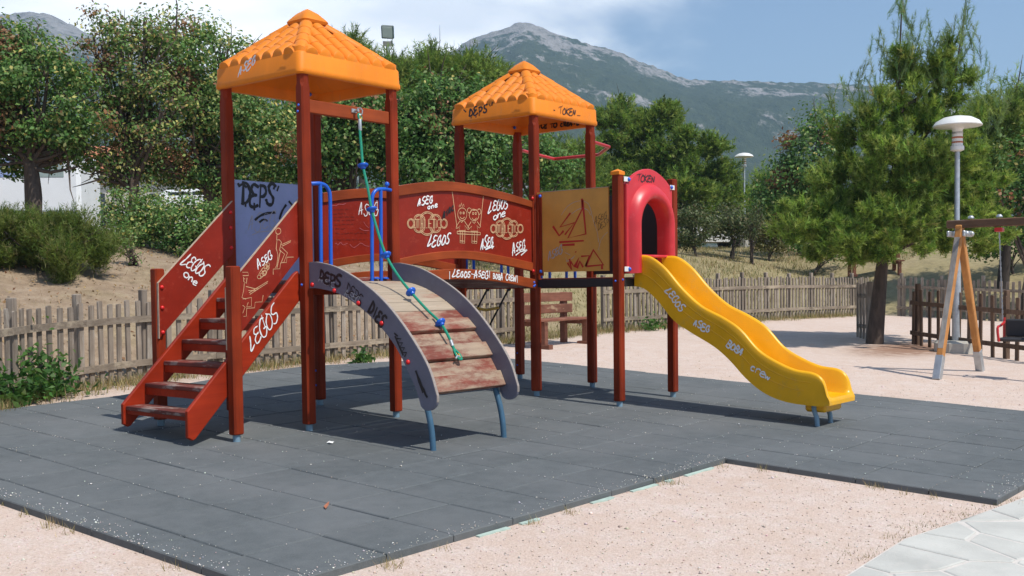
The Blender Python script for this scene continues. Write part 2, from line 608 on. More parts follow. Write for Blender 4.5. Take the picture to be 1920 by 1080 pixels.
def grid_axis(lo, hi, step, far):
    a = list(np.arange(lo, hi + 1e-6, step))
    s, v = step, hi
    while v < far:
        s *= 1.22
        v += s
        a.append(v)
    s, v = step, lo
    while v > -far:
        s *= 1.22
        v -= s
        a.insert(0, v)
    return np.array(a)


gx_, gy_ = grid_axis(-9, 34, .28, 1700), grid_axis(-11, 20, .28, 1700)
GX, GY = np.meshgrid(gx_, gy_)
inside = (GX > -3.1) & (GX < 6.0) & (GY > -6.4) & (GY < 3.0)
GZ = tz(GX, GY) + np.where(inside, 0, .010 * fnoise(GX, GY, 5, 2)) + np.where(bank_e(GX, GY) > .6, .06 * fnoise(GX, GY, 2.2, 5), 0) * (np.abs(GX) < 60) * (np.abs(GY) < 60)
nyy, nxx = GX.shape
idx = np.arange(nxx * nyy).reshape(nyy, nxx)
quads = np.stack([idx[:-1, :-1], idx[:-1, 1:], idx[1:, 1:], idx[1:, :-1]], -1).reshape(-1, 4)
zone = np.zeros((nyy, nxx, 3), np.float32)
E_ = bank_e(GX, GY)
zone[..., 0] = np.clip((E_ + 1.0) / 4.0, 0, 1)                       # gravel -> bank
zone[..., 1] = np.clip((GX - 6) / 8, 0, 1)                           # bare soil on the left bank, dry grass on the right
zone[..., 2] = np.clip(1 - np.hypot((GX - 12.4) / 3.0, (GY + 1.6) / 1.3), 0, 1)   # fallen needles round the pine

m, nt, b = nodes_of('gravel_soil_and_dry_grass')
tc = nd(nt, 'ShaderNodeTexCoord')
P = tc.outputs['Object']
at = nd(nt, 'ShaderNodeAttribute', attribute_name='col')
sep = nd(nt, 'ShaderNodeSeparateColor', {'Color': at.outputs['Color']})
big = nd(nt, 'ShaderNodeTexNoise', {'Vector': P, 'Scale': .7, 'Detail': 5.0, 'Roughness': .6})
med = nd(nt, 'ShaderNodeTexNoise', {'Vector': P, 'Scale': 5.0, 'Detail': 6.0, 'Roughness': .65})
fine = nd(nt, 'ShaderNodeTexNoise', {'Vector': P, 'Scale': 70.0, 'Detail': 4.0, 'Roughness': .75})
vor = nd(nt, 'ShaderNodeTexVoronoi', {'Vector': P, 'Scale': 75.0, 'Randomness': 1.0})
g1 = ramp(nt, big.outputs['Fac'], [(.3, (.52, .370, .280)), (.72, (.62, .475, .385))])
g2 = ramp(nt, fine.outputs['Fac'], [(.30, (.34, .25, .19)), (.46, (.57, .43, .345)), (.72, (.72, .585, .49))])
grav = mixc(nt, .55, g1, g2)
gs = nd(nt, 'ShaderNodeHueSaturation', {'Color': vor.outputs['Color'], 'Saturation': .12, 'Value': 1.1})
vm = nd(nt, 'ShaderNodeMapRange', {'Value': med.outputs['Fac'], 'From Min': .4, 'From Max': .65, 'To Min': .05, 'To Max': .20})
grav = mixc(nt, vm.outputs[0], grav, gs.outputs[0])
soil = ramp(nt, med.outputs['Fac'], [(.3, (.17, .115, .072)), (.5, (.29, .205, .135)), (.7, (.40, .31, .22))])
soil = mixc(nt, .35, soil, ramp(nt, fine.outputs['Fac'], [(.3, (.12, .08, .05)), (.7, (.48, .38, .27))]))
straw = ramp(nt, med.outputs['Fac'], [(.28, (.155, .135, .062)), (.5, (.30, .24, .12)), (.72, (.42, .34, .19))])
straw = mixc(nt, .35, straw, ramp(nt, fine.outputs['Fac'], [(.3, (.10, .10, .04)), (.7, (.50, .42, .26))]))
sw = nd(nt, 'ShaderNodeMath', {0: sep.outputs['Green'], 1: nd(nt, 'ShaderNodeMapRange', {'Value': big.outputs['Fac'], 'From Min': .35, 'From Max': .65, 'To Min': -.35, 'To Max': .35}).outputs[0]}, operation='ADD', use_clamp=True)
bankc = mixc(nt, sw.outputs[0], soil, straw)
bw = nd(nt, 'ShaderNodeMath', {0: sep.outputs['Red'], 1: nd(nt, 'ShaderNodeMapRange', {'Value': med.outputs['Fac'], 'From Min': .3, 'From Max': .7, 'To Min': -.12, 'To Max': .12}).outputs[0]}, operation='ADD')
bf = nd(nt, 'ShaderNodeMapRange', {'Value': bw.outputs[0], 'From Min': .10, 'From Max': .32})
colr = mixc(nt, bf.outputs[0], grav, bankc)
nw = nd(nt, 'ShaderNodeMath', {0: sep.outputs['Blue'], 1: med.outputs['Fac']}, operation='MULTIPLY')
nf = nd(nt, 'ShaderNodeMapRange', {'Value': nw.outputs[0], 'From Min': .12, 'From Max': .36, 'To Max': .8})
colr = mixc(nt, nf.outputs[0], colr, (.24, .115, .062))
nt.links.new(colr, b.inputs['Base Color'])
b.inputs['Roughness'].default_value = .95
b.inputs['Specular IOR Level'].default_value = .15
bp = nd(nt, 'ShaderNodeBump', {'Height': fine.outputs['Fac'], 'Strength': .55, 'Distance': .012})
bp2 = nd(nt, 'ShaderNodeBump', {'Height': vor.outputs['Distance'], 'Strength': .35, 'Distance': .008, 'Normal': bp.outputs[0]})
nt.links.new(bp2.outputs[0], b.inputs['Normal'])
M['ground'] = m
ground = array_mesh('ground', np.stack([GX, GY, GZ], -1).reshape(-1, 3), quads, 4, M['ground'], None, zone.reshape(-1, 3), True)
tag(ground, 'pinkish gravel playground ground rising to a dry grassy bank', None, None, 'structure')

# ------------------------------------------------------------------ mountain
PF = 2046.3


def px_dir(px):
    a = (px - 960) / PF
    v = np.array([cy_, sy_]) + a * np.array([sy_, -cy_])
    return v


RIDGE_PX = [-900, -500, -200, 40, 102, 130, 200, 400, 600, 760, 830, 862, 880, 920, 955, 985, 1010, 1040, 1060, 1100, 1160, 1240, 1290, 1350, 1440, 1590, 1700, 1900, 2300, 2800]
RIDGE_PY = [230, 150, 70, 28, 27, 42, 75, 130, 140, 125, 108, 96, 80, 66, 55, 44, 50, 62, 70, 82, 99, 131, 151, 152, 154, 159, 168, 190, 235, 300]
DR = 1300.0
npx, nt_ = 420, 90
pxs = np.linspace(-900, 2800, npx)
rid = (535 - .0122 * (pxs - 960) - np.interp(pxs, RIDGE_PX, RIDGE_PY)) / PF * DR
tt = np.concatenate([np.linspace(0, 1, nt_ - 12), np.linspace(1.03, 1.5, 12)])
dirs = np.stack([cy_ + (pxs - 960) / PF * sy_, sy_ - (pxs - 960) / PF * cy_], -1)
mv = np.zeros((len(tt), npx, 3))
rg = np.random.default_rng(4)
for j, t in enumerate(tt):
    D = 420 + (DR - 420) * t
    xy = CAM[:2] + dirs * D
    X_, Y_ = xy[:, 0], xy[:, 1]
    lat = pxs * .5
    rough = 0
    for o in range(6):
        f = .0065 * 2 ** o
        rough = rough + (1 - np.abs(fnoise(X_, Y_, f, 20 + o)) * 2.2) * 14 / 1.75 ** o
    if t <= 1:
        prof = (t ** 1.25) * .96 + .04 * t
        env = math.sin(math.pi * min(t, 1)) ** .8
        z = rid * prof + rough * env * .9 + rg.normal(0, .9, npx) * (.35 + .65 * t)
    else:
        z = rid * (1 - (t - 1) * 1.6)
    z = np.where(t == 0, -3, z)
    mv[j] = np.stack([X_, Y_, z], -1)
mid = np.arange(len(tt) * npx).reshape(len(tt), npx)
mq = np.stack([mid[:-1, :-1], mid[:-1, 1:], mid[1:, 1:], mid[1:, :-1]], -1).reshape(-1, 4)
m, nt, b = nodes_of('scrub_and_limestone')
tc = nd(nt, 'ShaderNodeTexCoord')
P = tc.outputs['Object']
mp0 = nd(nt, 'ShaderNodeMapping', {'Vector': P, 'Rotation': (0, 0, -YAW)})
mp = nd(nt, 'ShaderNodeMapping', {'Vector': mp0.outputs[0], 'Scale': (.42, 1, .8)})   # gullies run down the slope
n1 = nd(nt, 'ShaderNodeTexNoise', {'Vector': mp.outputs[0], 'Scale': .012, 'Detail': 7.0, 'Roughness': .66})
n2 = nd(nt, 'ShaderNodeTexNoise', {'Vector': mp.outputs[0], 'Scale': .09, 'Detail': 5.0, 'Roughness': .7})
n3 = nd(nt, 'ShaderNodeTexNoise', {'Vector': mp.outputs[0], 'Scale': .012, 'Detail': 3.0})
sp = nd(nt, 'ShaderNodeSeparateXYZ', {0: P})
hz = nd(nt, 'ShaderNodeMapRange', {'Value': sp.outputs['Z'], 'From Min': 170.0, 'From Max': 315.0, 'To Min': -.075, 'To Max': .14})
s1 = nd(nt, 'ShaderNodeMath', {0: n1.outputs['Fac'], 1: hz.outputs[0]}, operation='ADD')
s2 = nd(nt, 'ShaderNodeMath', {0: n2.outputs['Fac'], 1: .56}, operation='MULTIPLY')
s3 = nd(nt, 'ShaderNodeMath', {0: s1.outputs[0], 1: s2.outputs[0]}, operation='ADD')
rk = nd(nt, 'ShaderNodeMapRange', {'Value': s3.outputs[0], 'From Min': .78, 'From Max': .87})
green = ramp(nt, n2.outputs['Fac'], [(.3, (.024, .040, .022)), (.7, (.062, .082, .040))])
rock = ramp(nt, n2.outputs['Fac'], [(.3, (.17, .16, .15)), (.7, (.36, .34, .32))])
nt.links.new(mixc(nt, rk.outputs[0], green, rock), b.inputs['Base Color'])
b.inputs['Roughness'].default_value = 1.0
b.inputs['Specular IOR Level'].default_value = .05
bp = nd(nt, 'ShaderNodeBump', {'Height': n2.outputs['Fac'], 'Strength': 1.0, 'Distance': 8.0})
nt.links.new(bp.outputs[0], b.inputs['Normal'])
M['mountain'] = m
mountain = array_mesh('mountain', mv.reshape(-1, 3), mq, 4, M['mountain'], None, None, True)
tag(mountain, 'rocky limestone mountain with green scrub behind the trees', None, None, 'structure')

# ------------------------------------------------------------------ the air
hz_mb = MB().box((-2150, -2150, -16), (2150, 2150, 400))
m, nt, b = nodes_of('hazy_air')
nt.nodes.remove(b)
pv = nd(nt, 'ShaderNodeVolumePrincipled', {'Color': (.56, .79, 1.0, 1), 'Density': 4.0e-4, 'Anisotropy': .2})
nt.links.new(pv.outputs[0], nt.nodes['Material Output'].inputs['Volume'])
haze = hz_mb.build('haze', m)
tag(haze, 'thin blue summer haze in front of the mountain', None, None, 'stuff')

# ------------------------------------------------------------------ rubber mat
MAT = [(-2.83, -4.125), (1.403, -4.125), (1.403, -6.05), (5.76, -6.05), (5.74, -3.0), (5.76, 0.3), (5.72, 1.62), (4.22, 2.38), (2.95, 2.66), (2.0, 2.52),
       (.99, 2.19), (-.03, 1.84), (-1.26, 1.73), (-2.83, 1.62)]
TILE = .498
TX0, TY0 = -1.5851, -2.1328


def clip_axis(poly, ax, val, keep_less):
    out = []
    n = len(poly)
    for i in range(n):
        p, q = poly[i], poly[(i + 1) % n]
        pi = (p[ax] <= val) if keep_less else (p[ax] >= val)
        qi = (q[ax] <= val) if keep_less else (q[ax] >= val)
        if pi:
            out.append(p)
        if pi != qi:
            t = (val - p[ax]) / (q[ax] - p[ax])
            out.append((p[0] + (q[0] - p[0]) * t, p[1] + (q[1] - p[1]) * t))
    return out


def parea(p):
    return .5 * abs(sum(p[i][0] * p[(i + 1) % len(p)][1] - p[(i + 1) % len(p)][0] * p[i][1] for i in range(len(p))))


m, nt, b = nodes_of('grey_rubber_granulate')
tc = nd(nt, 'ShaderNodeTexCoord')
oi = nd(nt, 'ShaderNodeObjectInfo')
geo = nd(nt, 'ShaderNodeNewGeometry')
nb = nd(nt, 'ShaderNodeTexNoise', {'Vector': geo.outputs['Position'], 'Scale': .8, 'Detail': 6.0, 'Roughness': .62})
nm = nd(nt, 'ShaderNodeTexNoise', {'Vector': geo.outputs['Position'], 'Scale': 9.0, 'Detail': 6.0, 'Roughness': .65})
nf = nd(nt, 'ShaderNodeTexNoise', {'Vector': geo.outputs['Position'], 'Scale': 160.0, 'Detail': 3.0, 'Roughness': .7})
c0 = ramp(nt, nm.outputs['Fac'], [(.3, (.084, .094, .096)), (.7, (.136, .148, .150))])
c1 = ramp(nt, nf.outputs['Fac'], [(.3, (.062, .070, .072)), (.7, (.170, .182, .184))])
cc = mixc(nt, .42, c0, c1)
sp = nd(nt, 'ShaderNodeMapRange', {'Value': nf.outputs['Fac'], 'From Min': .72, 'From Max': .78})
cc = mixc(nt, sp.outputs[0], cc, (.30, .30, .29))
# dusty patches
du = nd(nt, 'ShaderNodeMapRange', {'Value': nb.outputs['Fac'], 'From Min': .42, 'From Max': .72, 'To Max': .6})
cc = mixc(nt, du.outputs[0], cc, (.180, .184, .184))
rv = nd(nt, 'ShaderNodeMapRange', {'Value': oi.outputs['Random'], 'To Min': .955, 'To Max': 1.045})
cc = nd(nt, 'ShaderNodeHueSaturation', {'Color': cc, 'Value': rv.outputs[0]}).outputs[0]
nt.links.new(cc, b.inputs['Base Color'])
b.inputs['Roughness'].default_value = .85
b.inputs['Specular IOR Level'].default_value = .25
bp = nd(nt, 'ShaderNodeBump', {'Height': nf.outputs['Fac'], 'Strength': .5, 'Distance': .004})
nt.links.new(bp.outputs[0], b.inputs['Normal'])
M['mat'] = m
M['matbed'] = simple('joint_dirt', (.020, .021, .021), .95, .3, 20)

bed = MB()
ins = inset(MAT, .015)
bed.add([(x, y, gz(x, y) - .020) for x, y in ins] + [(x, y, gz(x, y) - .06) for x, y in ins],
        [tuple(range(len(ins)))] + [(i, (i + 1) % len(ins), len(ins) + (i + 1) % len(ins), len(ins) + i) for i in range(len(ins))])
rubber_mat = bed.build('rubber_mat', M['matbed'])
tag(rubber_mat, 'dark grey rubber safety mat of square tiles under the play structure', None, None, 'structure')

slope = Matrix(((1, 0, -GA, 0), (0, 1, -GB, 0), (GA, GB, 1, 0), (0, 0, 0, 1)))


def tile_mesh(poly):
    mb = MB()
    p0 = inset(poly, .0036)
    p1 = inset(poly, .0095)
    n = len(poly)
    vs = [(x, y, -.044) for x, y in p0] + [(x, y, -.0060) for x, y in p0] + [(x, y, 0) for x, y in p1]
    fs = [tuple(range(2 * n, 3 * n))]
    for k in range(2):
        for i in range(n):
            fs.append((k * n + i, k * n + (i + 1) % n, (k + 1) * n + (i + 1) % n, (k + 1) * n + i))
    mb.add(vs, fs)
    me = bpy.data.meshes.new('tile')
    me.from_pydata(mb.v, [], mb.f)
    me.materials.append(M['mat'])
    me.update()
    return me


h = TILE / 2
full_tile = tile_mesh([(-h, -h), (h, -h), (h, h), (-h, h)])
for i in range(-4, 17):
    for j in range(-11, 9):
        x0, y0 = TX0 + i * TILE, TY0 - j * TILE
        p = clip_axis(clip_axis(clip_axis(clip_axis(MAT, 0, x0, False), 0, x0 + TILE, True), 1, y0, False), 1, y0 + TILE, True)
        if len(p) < 3 or parea(p) < .004:
            continue
        cx, cy = x0 + h, y0 + h
        if parea(p) > TILE * TILE * .995:
            me = full_tile
        else:
            q = []
            for k in p:
                if not q or math.hypot(q[-1][0] - k[0], q[-1][1] - k[1]) > .012:
                    q.append(k)
            if math.hypot(q[0][0] - q[-1][0], q[0][1] - q[-1][1]) < .012:
                q.pop()
            if len(q) < 3:
                continue
            me = tile_mesh([(a - cx, b2 - cy) for a, b2 in q])
        ob = bpy.data.objects.new('tile', me)
        jit = Matrix.Rotation(random.gauss(0, .0022), 4, 'Z') @ Matrix.Rotation(random.gauss(0, .003), 4, 'X') @ Matrix.Rotation(random.gauss(0, .003), 4, 'Y')
        ob.matrix_world = Matrix.Translation((cx, cy, gz(cx, cy) + random.uniform(-.002, .002))) @ slope @ jit
        COL.objects.link(ob)
        ob.parent = rubber_mat

# broken pale-green edging showing along the front edge of the mat
for (ex0, ex1) in ((-1.42, -1.16), (-1.05, -.88), (-.35, -.12), (.10, .40), (.52, .60), (.78, 1.18)):
    n_ = 6
    top_, bot_ = [], []
    for i in range(n_):
        ex = ex0 + (ex1 - ex0) * i / (n_ - 1)
        top_.append((ex, -4.130))
        bot_.append((ex, -4.152 - random.uniform(0, .022)))
    pl_e = top_ + bot_[::-1]
    MB().add([(x, y, gz(x, y) - .050) for x, y in pl_e] + [(x, y, gz(x, y) - .034) for x, y in pl_e],
             [tuple(range(2 * n_ - 1, -1, -1)), tuple(range(2 * n_, 4 * n_))] + [(i, (i + 1) % (2 * n_), 2 * n_ + (i + 1) % (2 * n_), 2 * n_ + i) for i in range(2 * n_)]).build('edging_strip', M['lime'], rubber_mat)

# ------------------------------------------------------------------ crazy-paved path in the corner
PATH = [(-2.6, -6.35), (-1.7, -6.12), (-.9, -5.97), (.1, -5.93), (.7, -6.02), (1.5, -6.12), (2.4, -6.20), (4.2, -6.3), (6.5, -6.4), (6.5, -8.6), (-2.6, -8.6)]
pb = MB()
pb.add([(x, y, gz(x, y) - .018) for x, y in PATH] + [(x, y, gz(x, y) - .12) for x, y in PATH],
       [tuple(range(len(PATH)))] + [(i, (i + 1) % len(PATH), len(PATH) + (i + 1) % len(PATH), len(PATH) + i) for i in range(len(PATH))])
M['mortar'] = simple('pale_mortar', (.60, .555, .50), .95, .10, 12, .3, 90, dirt=((.44, .37, .31), .6))
stone_path = pb.build('stone_path', M['mortar'])
tag(stone_path, 'pale crazy-paved stone path in the lower right corner', None, None, 'structure')
M['flag'] = simple('grey_green_flagstone', (.53, .520, .470), .85, .14, 2.2, .3, 50, obrand=.10, dirt=((.60, .555, .50), .9))
seeds = []
for i in range(-6, 14):
    for j in range(0, 7):
        seeds.append((i * .50 + (j % 2) * .25 + random.uniform(-.22, .22), -6.0 - j * .40 + random.uniform(-.14, .14)))
for k, s in enumerate(seeds):
    cell = list(PATH)
    for q, o in enumerate(seeds):
        if q == k or abs(o[0] - s[0]) > 1.5 or abs(o[1] - s[1]) > 1.5:
            continue
        mx, my = (s[0] + o[0]) / 2, (s[1] + o[1]) / 2
        dx, dy = o[0] - s[0], o[1] - s[1]
        out = []
        n = len(cell)
        for i in range(n):
            p, r = cell[i], cell[(i + 1) % n]
            dp_ = (p[0] - mx) * dx + (p[1] - my) * dy
            dr_ = (r[0] - mx) * dx + (r[1] - my) * dy
            if dp_ <= 0:
                out.append(p)
            if (dp_ <= 0) != (dr_ <= 0):
                t = dp_ / (dp_ - dr_)
                out.append((p[0] + (r[0] - p[0]) * t, p[1] + (r[1] - p[1]) * t))
        cell = out
        if len(cell) < 3:
            break
    if len(cell) < 3 or parea(cell) < .02:
        continue
    cl = []
    for p in cell:
        if not cl or math.hypot(cl[-1][0] - p[0], cl[-1][1] - p[1]) > .05:
            cl.append(p)
    if len(cl) < 3:
        continue
    pin = inset(cl, .011)
    if parea(pin) > parea(cl) or parea(pin) < .012:
        continue
    pin2 = inset(pin, .008)
    hgt = random.uniform(-.015, -.010)
    n = len(pin)
    new = MB()
    new.add([(x, y, gz(x, y) - .05) for x, y in pin] + [(x, y, gz(x, y) + hgt - .005) for x, y in pin] + [(x, y, gz(x, y) + hgt) for x, y in pin2],
            [tuple(range(2 * n, 3 * n))] + [(k2 * n + i, k2 * n + (i + 1) % n, (k2 + 1) * n + (i + 1) % n, (k2 + 1) * n + i) for k2 in range(2) for i in range(n)])
    new.build('stone', M['flag'], stone_path)


# ------------------------------------------------------------------ the play structure
LV = 1.0372
X0, X1, X2, X3 = 0.0, 1.0, 3.0304, 4.0304
Y0, Y1, Y2 = 0.0, -LV, -2 * LV
PW = .045
PZ = 1.20                      # deck level
play = thing('play_structure', 'red timber play structure with two orange tiled roofs, bridge, ramp and yellow slide', 'playground', (1.5, -.9, gz(1.5, -.9)))


def bolt(parent, p, axis, mat, r=.017):
    """domed bolt cap; axis is the outward normal"""
    b_ = MB().lathe([(r, 0), (r * 1.02, r * .25), (r * .85, r * .62), (r * .5, r * .92), (r * .12, r)], p, 12, axis)
    return b_.build('bolt_cap', mat, parent, True)


def post(x, y, top, cap=False, taper=True):
    z0 = gz(x, y)
    mb = MB()
    c = .012
    a = PW

    def ring(z, s, c=c):
        return [(x - s + c, y - s, z), (x + s - c, y - s, z), (x + s, y - s + c, z), (x + s, y + s - c, z), (x + s - c, y + s, z), (x - s + c, y + s, z), (x - s, y + s - c, z), (x - s, y - s + c, z)]
    rings = [ring(z0 + .052, a - .006), ring(z0 + .060, a)]
    if taper:
        rings += [ring(top - .13, a), ring(top - .10, a, .024), ring(top, a, .024)]
    else:
        rings += [ring(top - .008, a), ring(top, a - .008)]
    vs = [p for r in rings for p in r]
    fs = [tuple(range(7, -1, -1)), tuple(range(8 * len(rings) - 8, 8 * len(rings)))]
    for k in range(len(rings) - 1):
        for q in range(8):
            fs.append((k * 8 + q, k * 8 + (q + 1) % 8, k * 8 + 8 + (q + 1) % 8, k * 8 + 8 + q))
    ob = mb.add(vs, fs).build('post', M['post'], play)
    MB().lathe([(.030, -.05), (.030, .056)], (x, y, z0), 14).build('foot', M['foot'], ob, True)
    return ob


TOP = 2.90
pA, pB, pC, pD = post(X0, Y0, TOP), post(X0, Y1, TOP), post(X1, Y1, TOP), post(X1, Y0, TOP)
pE, pF, pG, pH = post(X2, Y1, TOP), post(X2, Y0, TOP), post(X3, Y1, TOP), post(X3, Y0, TOP)
pI, pJ = post(X2, Y2, 2.195, taper=False), post(X3, Y2, 2.215, taper=False)
pN1, pN2 = post(-.724, Y1, 1.305, taper=False), post(-.724, Y0, 1.305, taper=False)
cp = MB()
cp.add([(X2 - .05, Y2 - .05, 2.19), (X2 + .05, Y2 - .05, 2.19), (X2 + .05, Y2 + .05, 2.19), (X2 - .05, Y2 + .05, 2.19),
        (X2 - .05, Y2 - .05, 2.222), (X2 + .05, Y2 - .05, 2.222), (X2 + .05, Y2 + .05, 2.222), (X2 - .05, Y2 + .05, 2.222), (X2, Y2, 2.248)],
       [(0, 3, 2, 1), (0, 1, 5, 4), (1, 2, 6, 5), (2, 3, 7, 6), (3, 0, 4, 7), (4, 5, 8), (5, 6, 8), (6, 7, 8), (7, 4, 8)])
cp.build('post_cap', M['orange'], pI)
for pp, zz in ((pB, 1.155), (pC, 1.155), (pI, 1.16), (pE, 1.16)):
    x_, y_ = {pB.name: (X0, Y1), pC.name: (X1, Y1), pI.name: (X2, Y2), pE.name: (X2, Y1)}[pp.name]
    bolt(pp, (x_ - PW, y_ + .005, zz), (-1, 0, 0), M['cap_blue'], .011)
    bolt(pp, (x_ + .004, y_ - PW, zz + .012), (0, -1, 0), M['cap_blue'], .011)
bolt(pB, (-PW, Y1, 2.62), (-1, 0, 0), M['cap_blue'], .011)
bolt(pB, (-PW, Y1 + .012, 2.57), (-1, 0, 0), M['cap_blue'], .011)
for zz in (.20, .34):
    bolt(pD, (X1 - PW, Y0, zz), (-1, 0, 0), M['cap_blue'], .010)
    bolt(pF, (X2 - PW, Y0, zz), (-1, 0, 0), M['cap_blue'], .010)
    bolt(pH, (X3 - PW, Y0, zz), (-1, 0, 0), M['cap_blue'], .010)

# ---- roofs: a moulded fascia box, barrel tiles on four faces, hip tiles and a cap
RH = .578                      # half width
EAVE, APEX = 3.040, 3.580
CAPZ, CAPH = 3.395, .112


def tile_piece(L, r0, r1, n=10, lean=0.0):
    """one barrel tile lying along +x, lower end at x=0 (closed), sitting on z=0"""
    vs, fs = [], []
    for x, r, dz in ((0, r0 * .97, 0), (.006, r0, 0), (L, r1, -.003)):
        for k in range(n + 1):
            a = math.pi * k / n
            hz2 = r * math.sin(a) * .86
            vs.append((x + (hz2 * lean if x < .01 else 0), r * math.cos(a), hz2 + dz))
    for i in range(2):
        for k in range(n):
            o = i * (n + 1) + k
            fs.append((o, o + 1, o + n + 2, o + n + 1))
    fs.append(tuple(range(n, -1, -1)))
    fs.append(tuple(range(2 * (n + 1), 3 * (n + 1))))
    me = bpy.data.meshes.new('roof_tile')
    me.from_pydata(vs, [], fs)
    me.materials.append(M['orange'])
    me.polygons.foreach_set('use_smooth', [True] * len(me.polygons))
    me.update()
    try:
        me.set_sharp_from_angle(angle=math.radians(50))
    except Exception:
        pass
    return me


SEG = .168
ROOF_SL = math.atan2(CAPZ - (EAVE + .010), (RH - .03) - CAPH)
TILE_E = tile_piece(SEG + .012, .055, .0505, lean=math.tan(ROOF_SL))
TILE_A = tile_piece(SEG + .012, .055, .0505)
HIP_A = tile_piece(.180, .066, .058)


def roof(cx, cy, label):
    mb = MB()
    H = RH
    c = .055

    def sq(s, cc):
        out = []
        for sx, sy2 in ((-1, -1), (1, -1), (1, 1), (-1, 1)):
            a0 = math.atan2(sy2, sx) - math.pi / 4
            for k in range(5):
                a = a0 + k * math.pi / 8
                out.append((cx + sx * (s - cc) + cc * math.cos(a), cy + sy2 * (s - cc) + cc * math.sin(a)))
        return out
    # outer fascia, slightly drafted, rolled lower lip, inner wall and the underside shell
    prof = [(H - .012, c, EAVE + .012), (H - .004, c, EAVE), (H, c, 2.93), (H + .006, c, 2.915), (H + .006, c, 2.885), (H - .004, c, 2.872), (H - .045, c, 2.872), (H - .055, c, 2.885), (H - .06, c, 2.96), (H - .10, c, 2.99), (.09, .05, CAPZ - .05)]
    n = 20
    vs, fs = [], []
    for s, cc, z in prof:
        vs += [(p[0], p[1], z) for p in sq(s, min(cc, s * .9))]
    for k in range(len(prof) - 1):
        for i in range(n):
            fs.append((k * n + i, k * n + (i + 1) % n, (k + 1) * n + (i + 1) % n, (k + 1) * n + i))
    fs.append(tuple(range((len(prof) - 1) * n, len(prof) * n)))
    # upper deck under the tiles
    o = len(vs)
    vs += [(p[0], p[1], EAVE + .012) for p in sq(H - .012, c)] + [(p[0], p[1], CAPZ + .004) for p in sq(CAPH - .01, .03)]
    for i in range(n):
        fs.append((o + i, o + (i + 1) % n, o + n + (i + 1) % n, o + n + i))
    fs.append(tuple(range(o + n, o + 2 * n)))
    ob = mb.add(vs, fs).build('roof', M['orange'], play, True)
    ob['label'] = label
    # the faces
    run = (H - .03) - CAPH
    rise = CAPZ - (EAVE + .010)
    sl = math.atan2(rise, run)
    up_len = math.hypot(run, rise)
    for f in range(4):
        rot = Matrix.Translation((cx, cy, 0)) @ Matrix.Rotation(f * math.pi / 2, 4, 'Z')
        for k in range(7):
            y = (k - 3) * .146
            # tile line: from the eave (x = -H) up until the hip
            stop = max(abs(y) + .045, CAPH - .02)
            L = ((H - .03) - stop) / math.cos(sl)
            d = 0.0
            seg = 0
            while d < L - .02:
                ln = min(SEG, L - d)
                ob2 = bpy.data.objects.new('roof_tile', TILE_E if seg == 0 else TILE_A)
                base = Matrix.Translation((-(H - .006) + d * math.cos(sl), y, EAVE - .002 + d * math.sin(sl))) @ Matrix.Rotation(-sl - .012, 4, 'Y') @ Matrix.Diagonal((ln / SEG, 1.20, 1.10, 1))
                ob2.matrix_world = rot @ base
                COL.objects.link(ob2)
                ob2.parent = ob
                d += ln
                seg += 1
        # hip tiles
        hr = Matrix.Translation((cx, cy, 0)) @ Matrix.Rotation(f * math.pi / 2 + math.pi / 4, 4, 'Z')
        hlen = math.hypot((H - .06 - CAPH) * math.sqrt(2), rise)
        hs = math.atan2(rise, (H - .06 - CAPH) * math.sqrt(2))
        for k in range(4):
            d = k * hlen / 4
            ob2 = bpy.data.objects.new('hip_tile', HIP_A)
            base = Matrix.Translation((-(H - .06) * math.sqrt(2) + d * math.cos(hs), 0, EAVE + .012 + d * math.sin(hs))) @ Matrix.Rotation(-hs - .03, 4, 'Y') @ Matrix.Diagonal((hlen / 4 / .168, 1, 1, 1))
            ob2.matrix_world = hr @ base
            COL.objects.link(ob2)
            ob2.parent = ob
        # corner upstand
        MBc = MB()
        t = hr @ Matrix.Translation((-(H - .055) * math.sqrt(2) + .028, 0, 0))
        prof2 = []
        for k in range(7):
            a = -math.pi / 2 + math.pi * k / 6
            prof2.append((-math.cos(a) * .058, math.sin(a) * .070))
        top = [EAVE + .050 + (.012 if k % 2 else 0) for k in range(7)]
        vs2 = [t @ Vector((p[0], p[1], EAVE - .06)) for p in prof2] + [t @ Vector((p[0], p[1], z)) for p, z in zip(prof2, top)]
        fs2 = [(k, k + 1, k + 8, k + 7) for k in range(6)] + [tuple(range(7, 14)), tuple(range(6, -1, -1)), (0, 7, 13, 6)]
        MBc.add(vs2, fs2).build('corner_upstand', M['orange'], ob, True)
    # cap
    cb = MB()
    pr = [(.128, .035, CAPZ + .040), (.140, .04, CAPZ + .066), (.132, .05, CAPZ + .082), (.085, .05, CAPZ + .136), (.030, .02, APEX - .012), (.006, .004, APEX)]
    vs3, fs3 = [], []
    for s, cc, z in pr:
        vs3 += [(p[0], p[1], z) for p in sq(s, min(cc, s * .95))]
    for k in range(len(pr) - 1):
        for i in range(n):
            fs3.append((k * n + i, k * n + (i + 1) % n, (k + 1) * n + (i + 1) % n, (k + 1) * n + i))
    fs3 += [tuple(range(n - 1, -1, -1)), tuple(range((len(pr) - 1) * n, len(pr) * n))]
    cb.add(vs3, fs3).build('roof_cap', M['orange'], ob, True)
    return ob


roof1 = roof(.5, -LV / 2, 'larger-looking orange tiled roof over the stair tower')
roof2 = roof(X2 + .5, -LV / 2, 'orange tiled roof over the far tower')
for rf, xx in ((roof1, .93), (roof2, X3 - .07)):
    bolt(rf, (xx, -.02, 2.95), (-.7, -.7, 0), M['cap_blue'], .018)

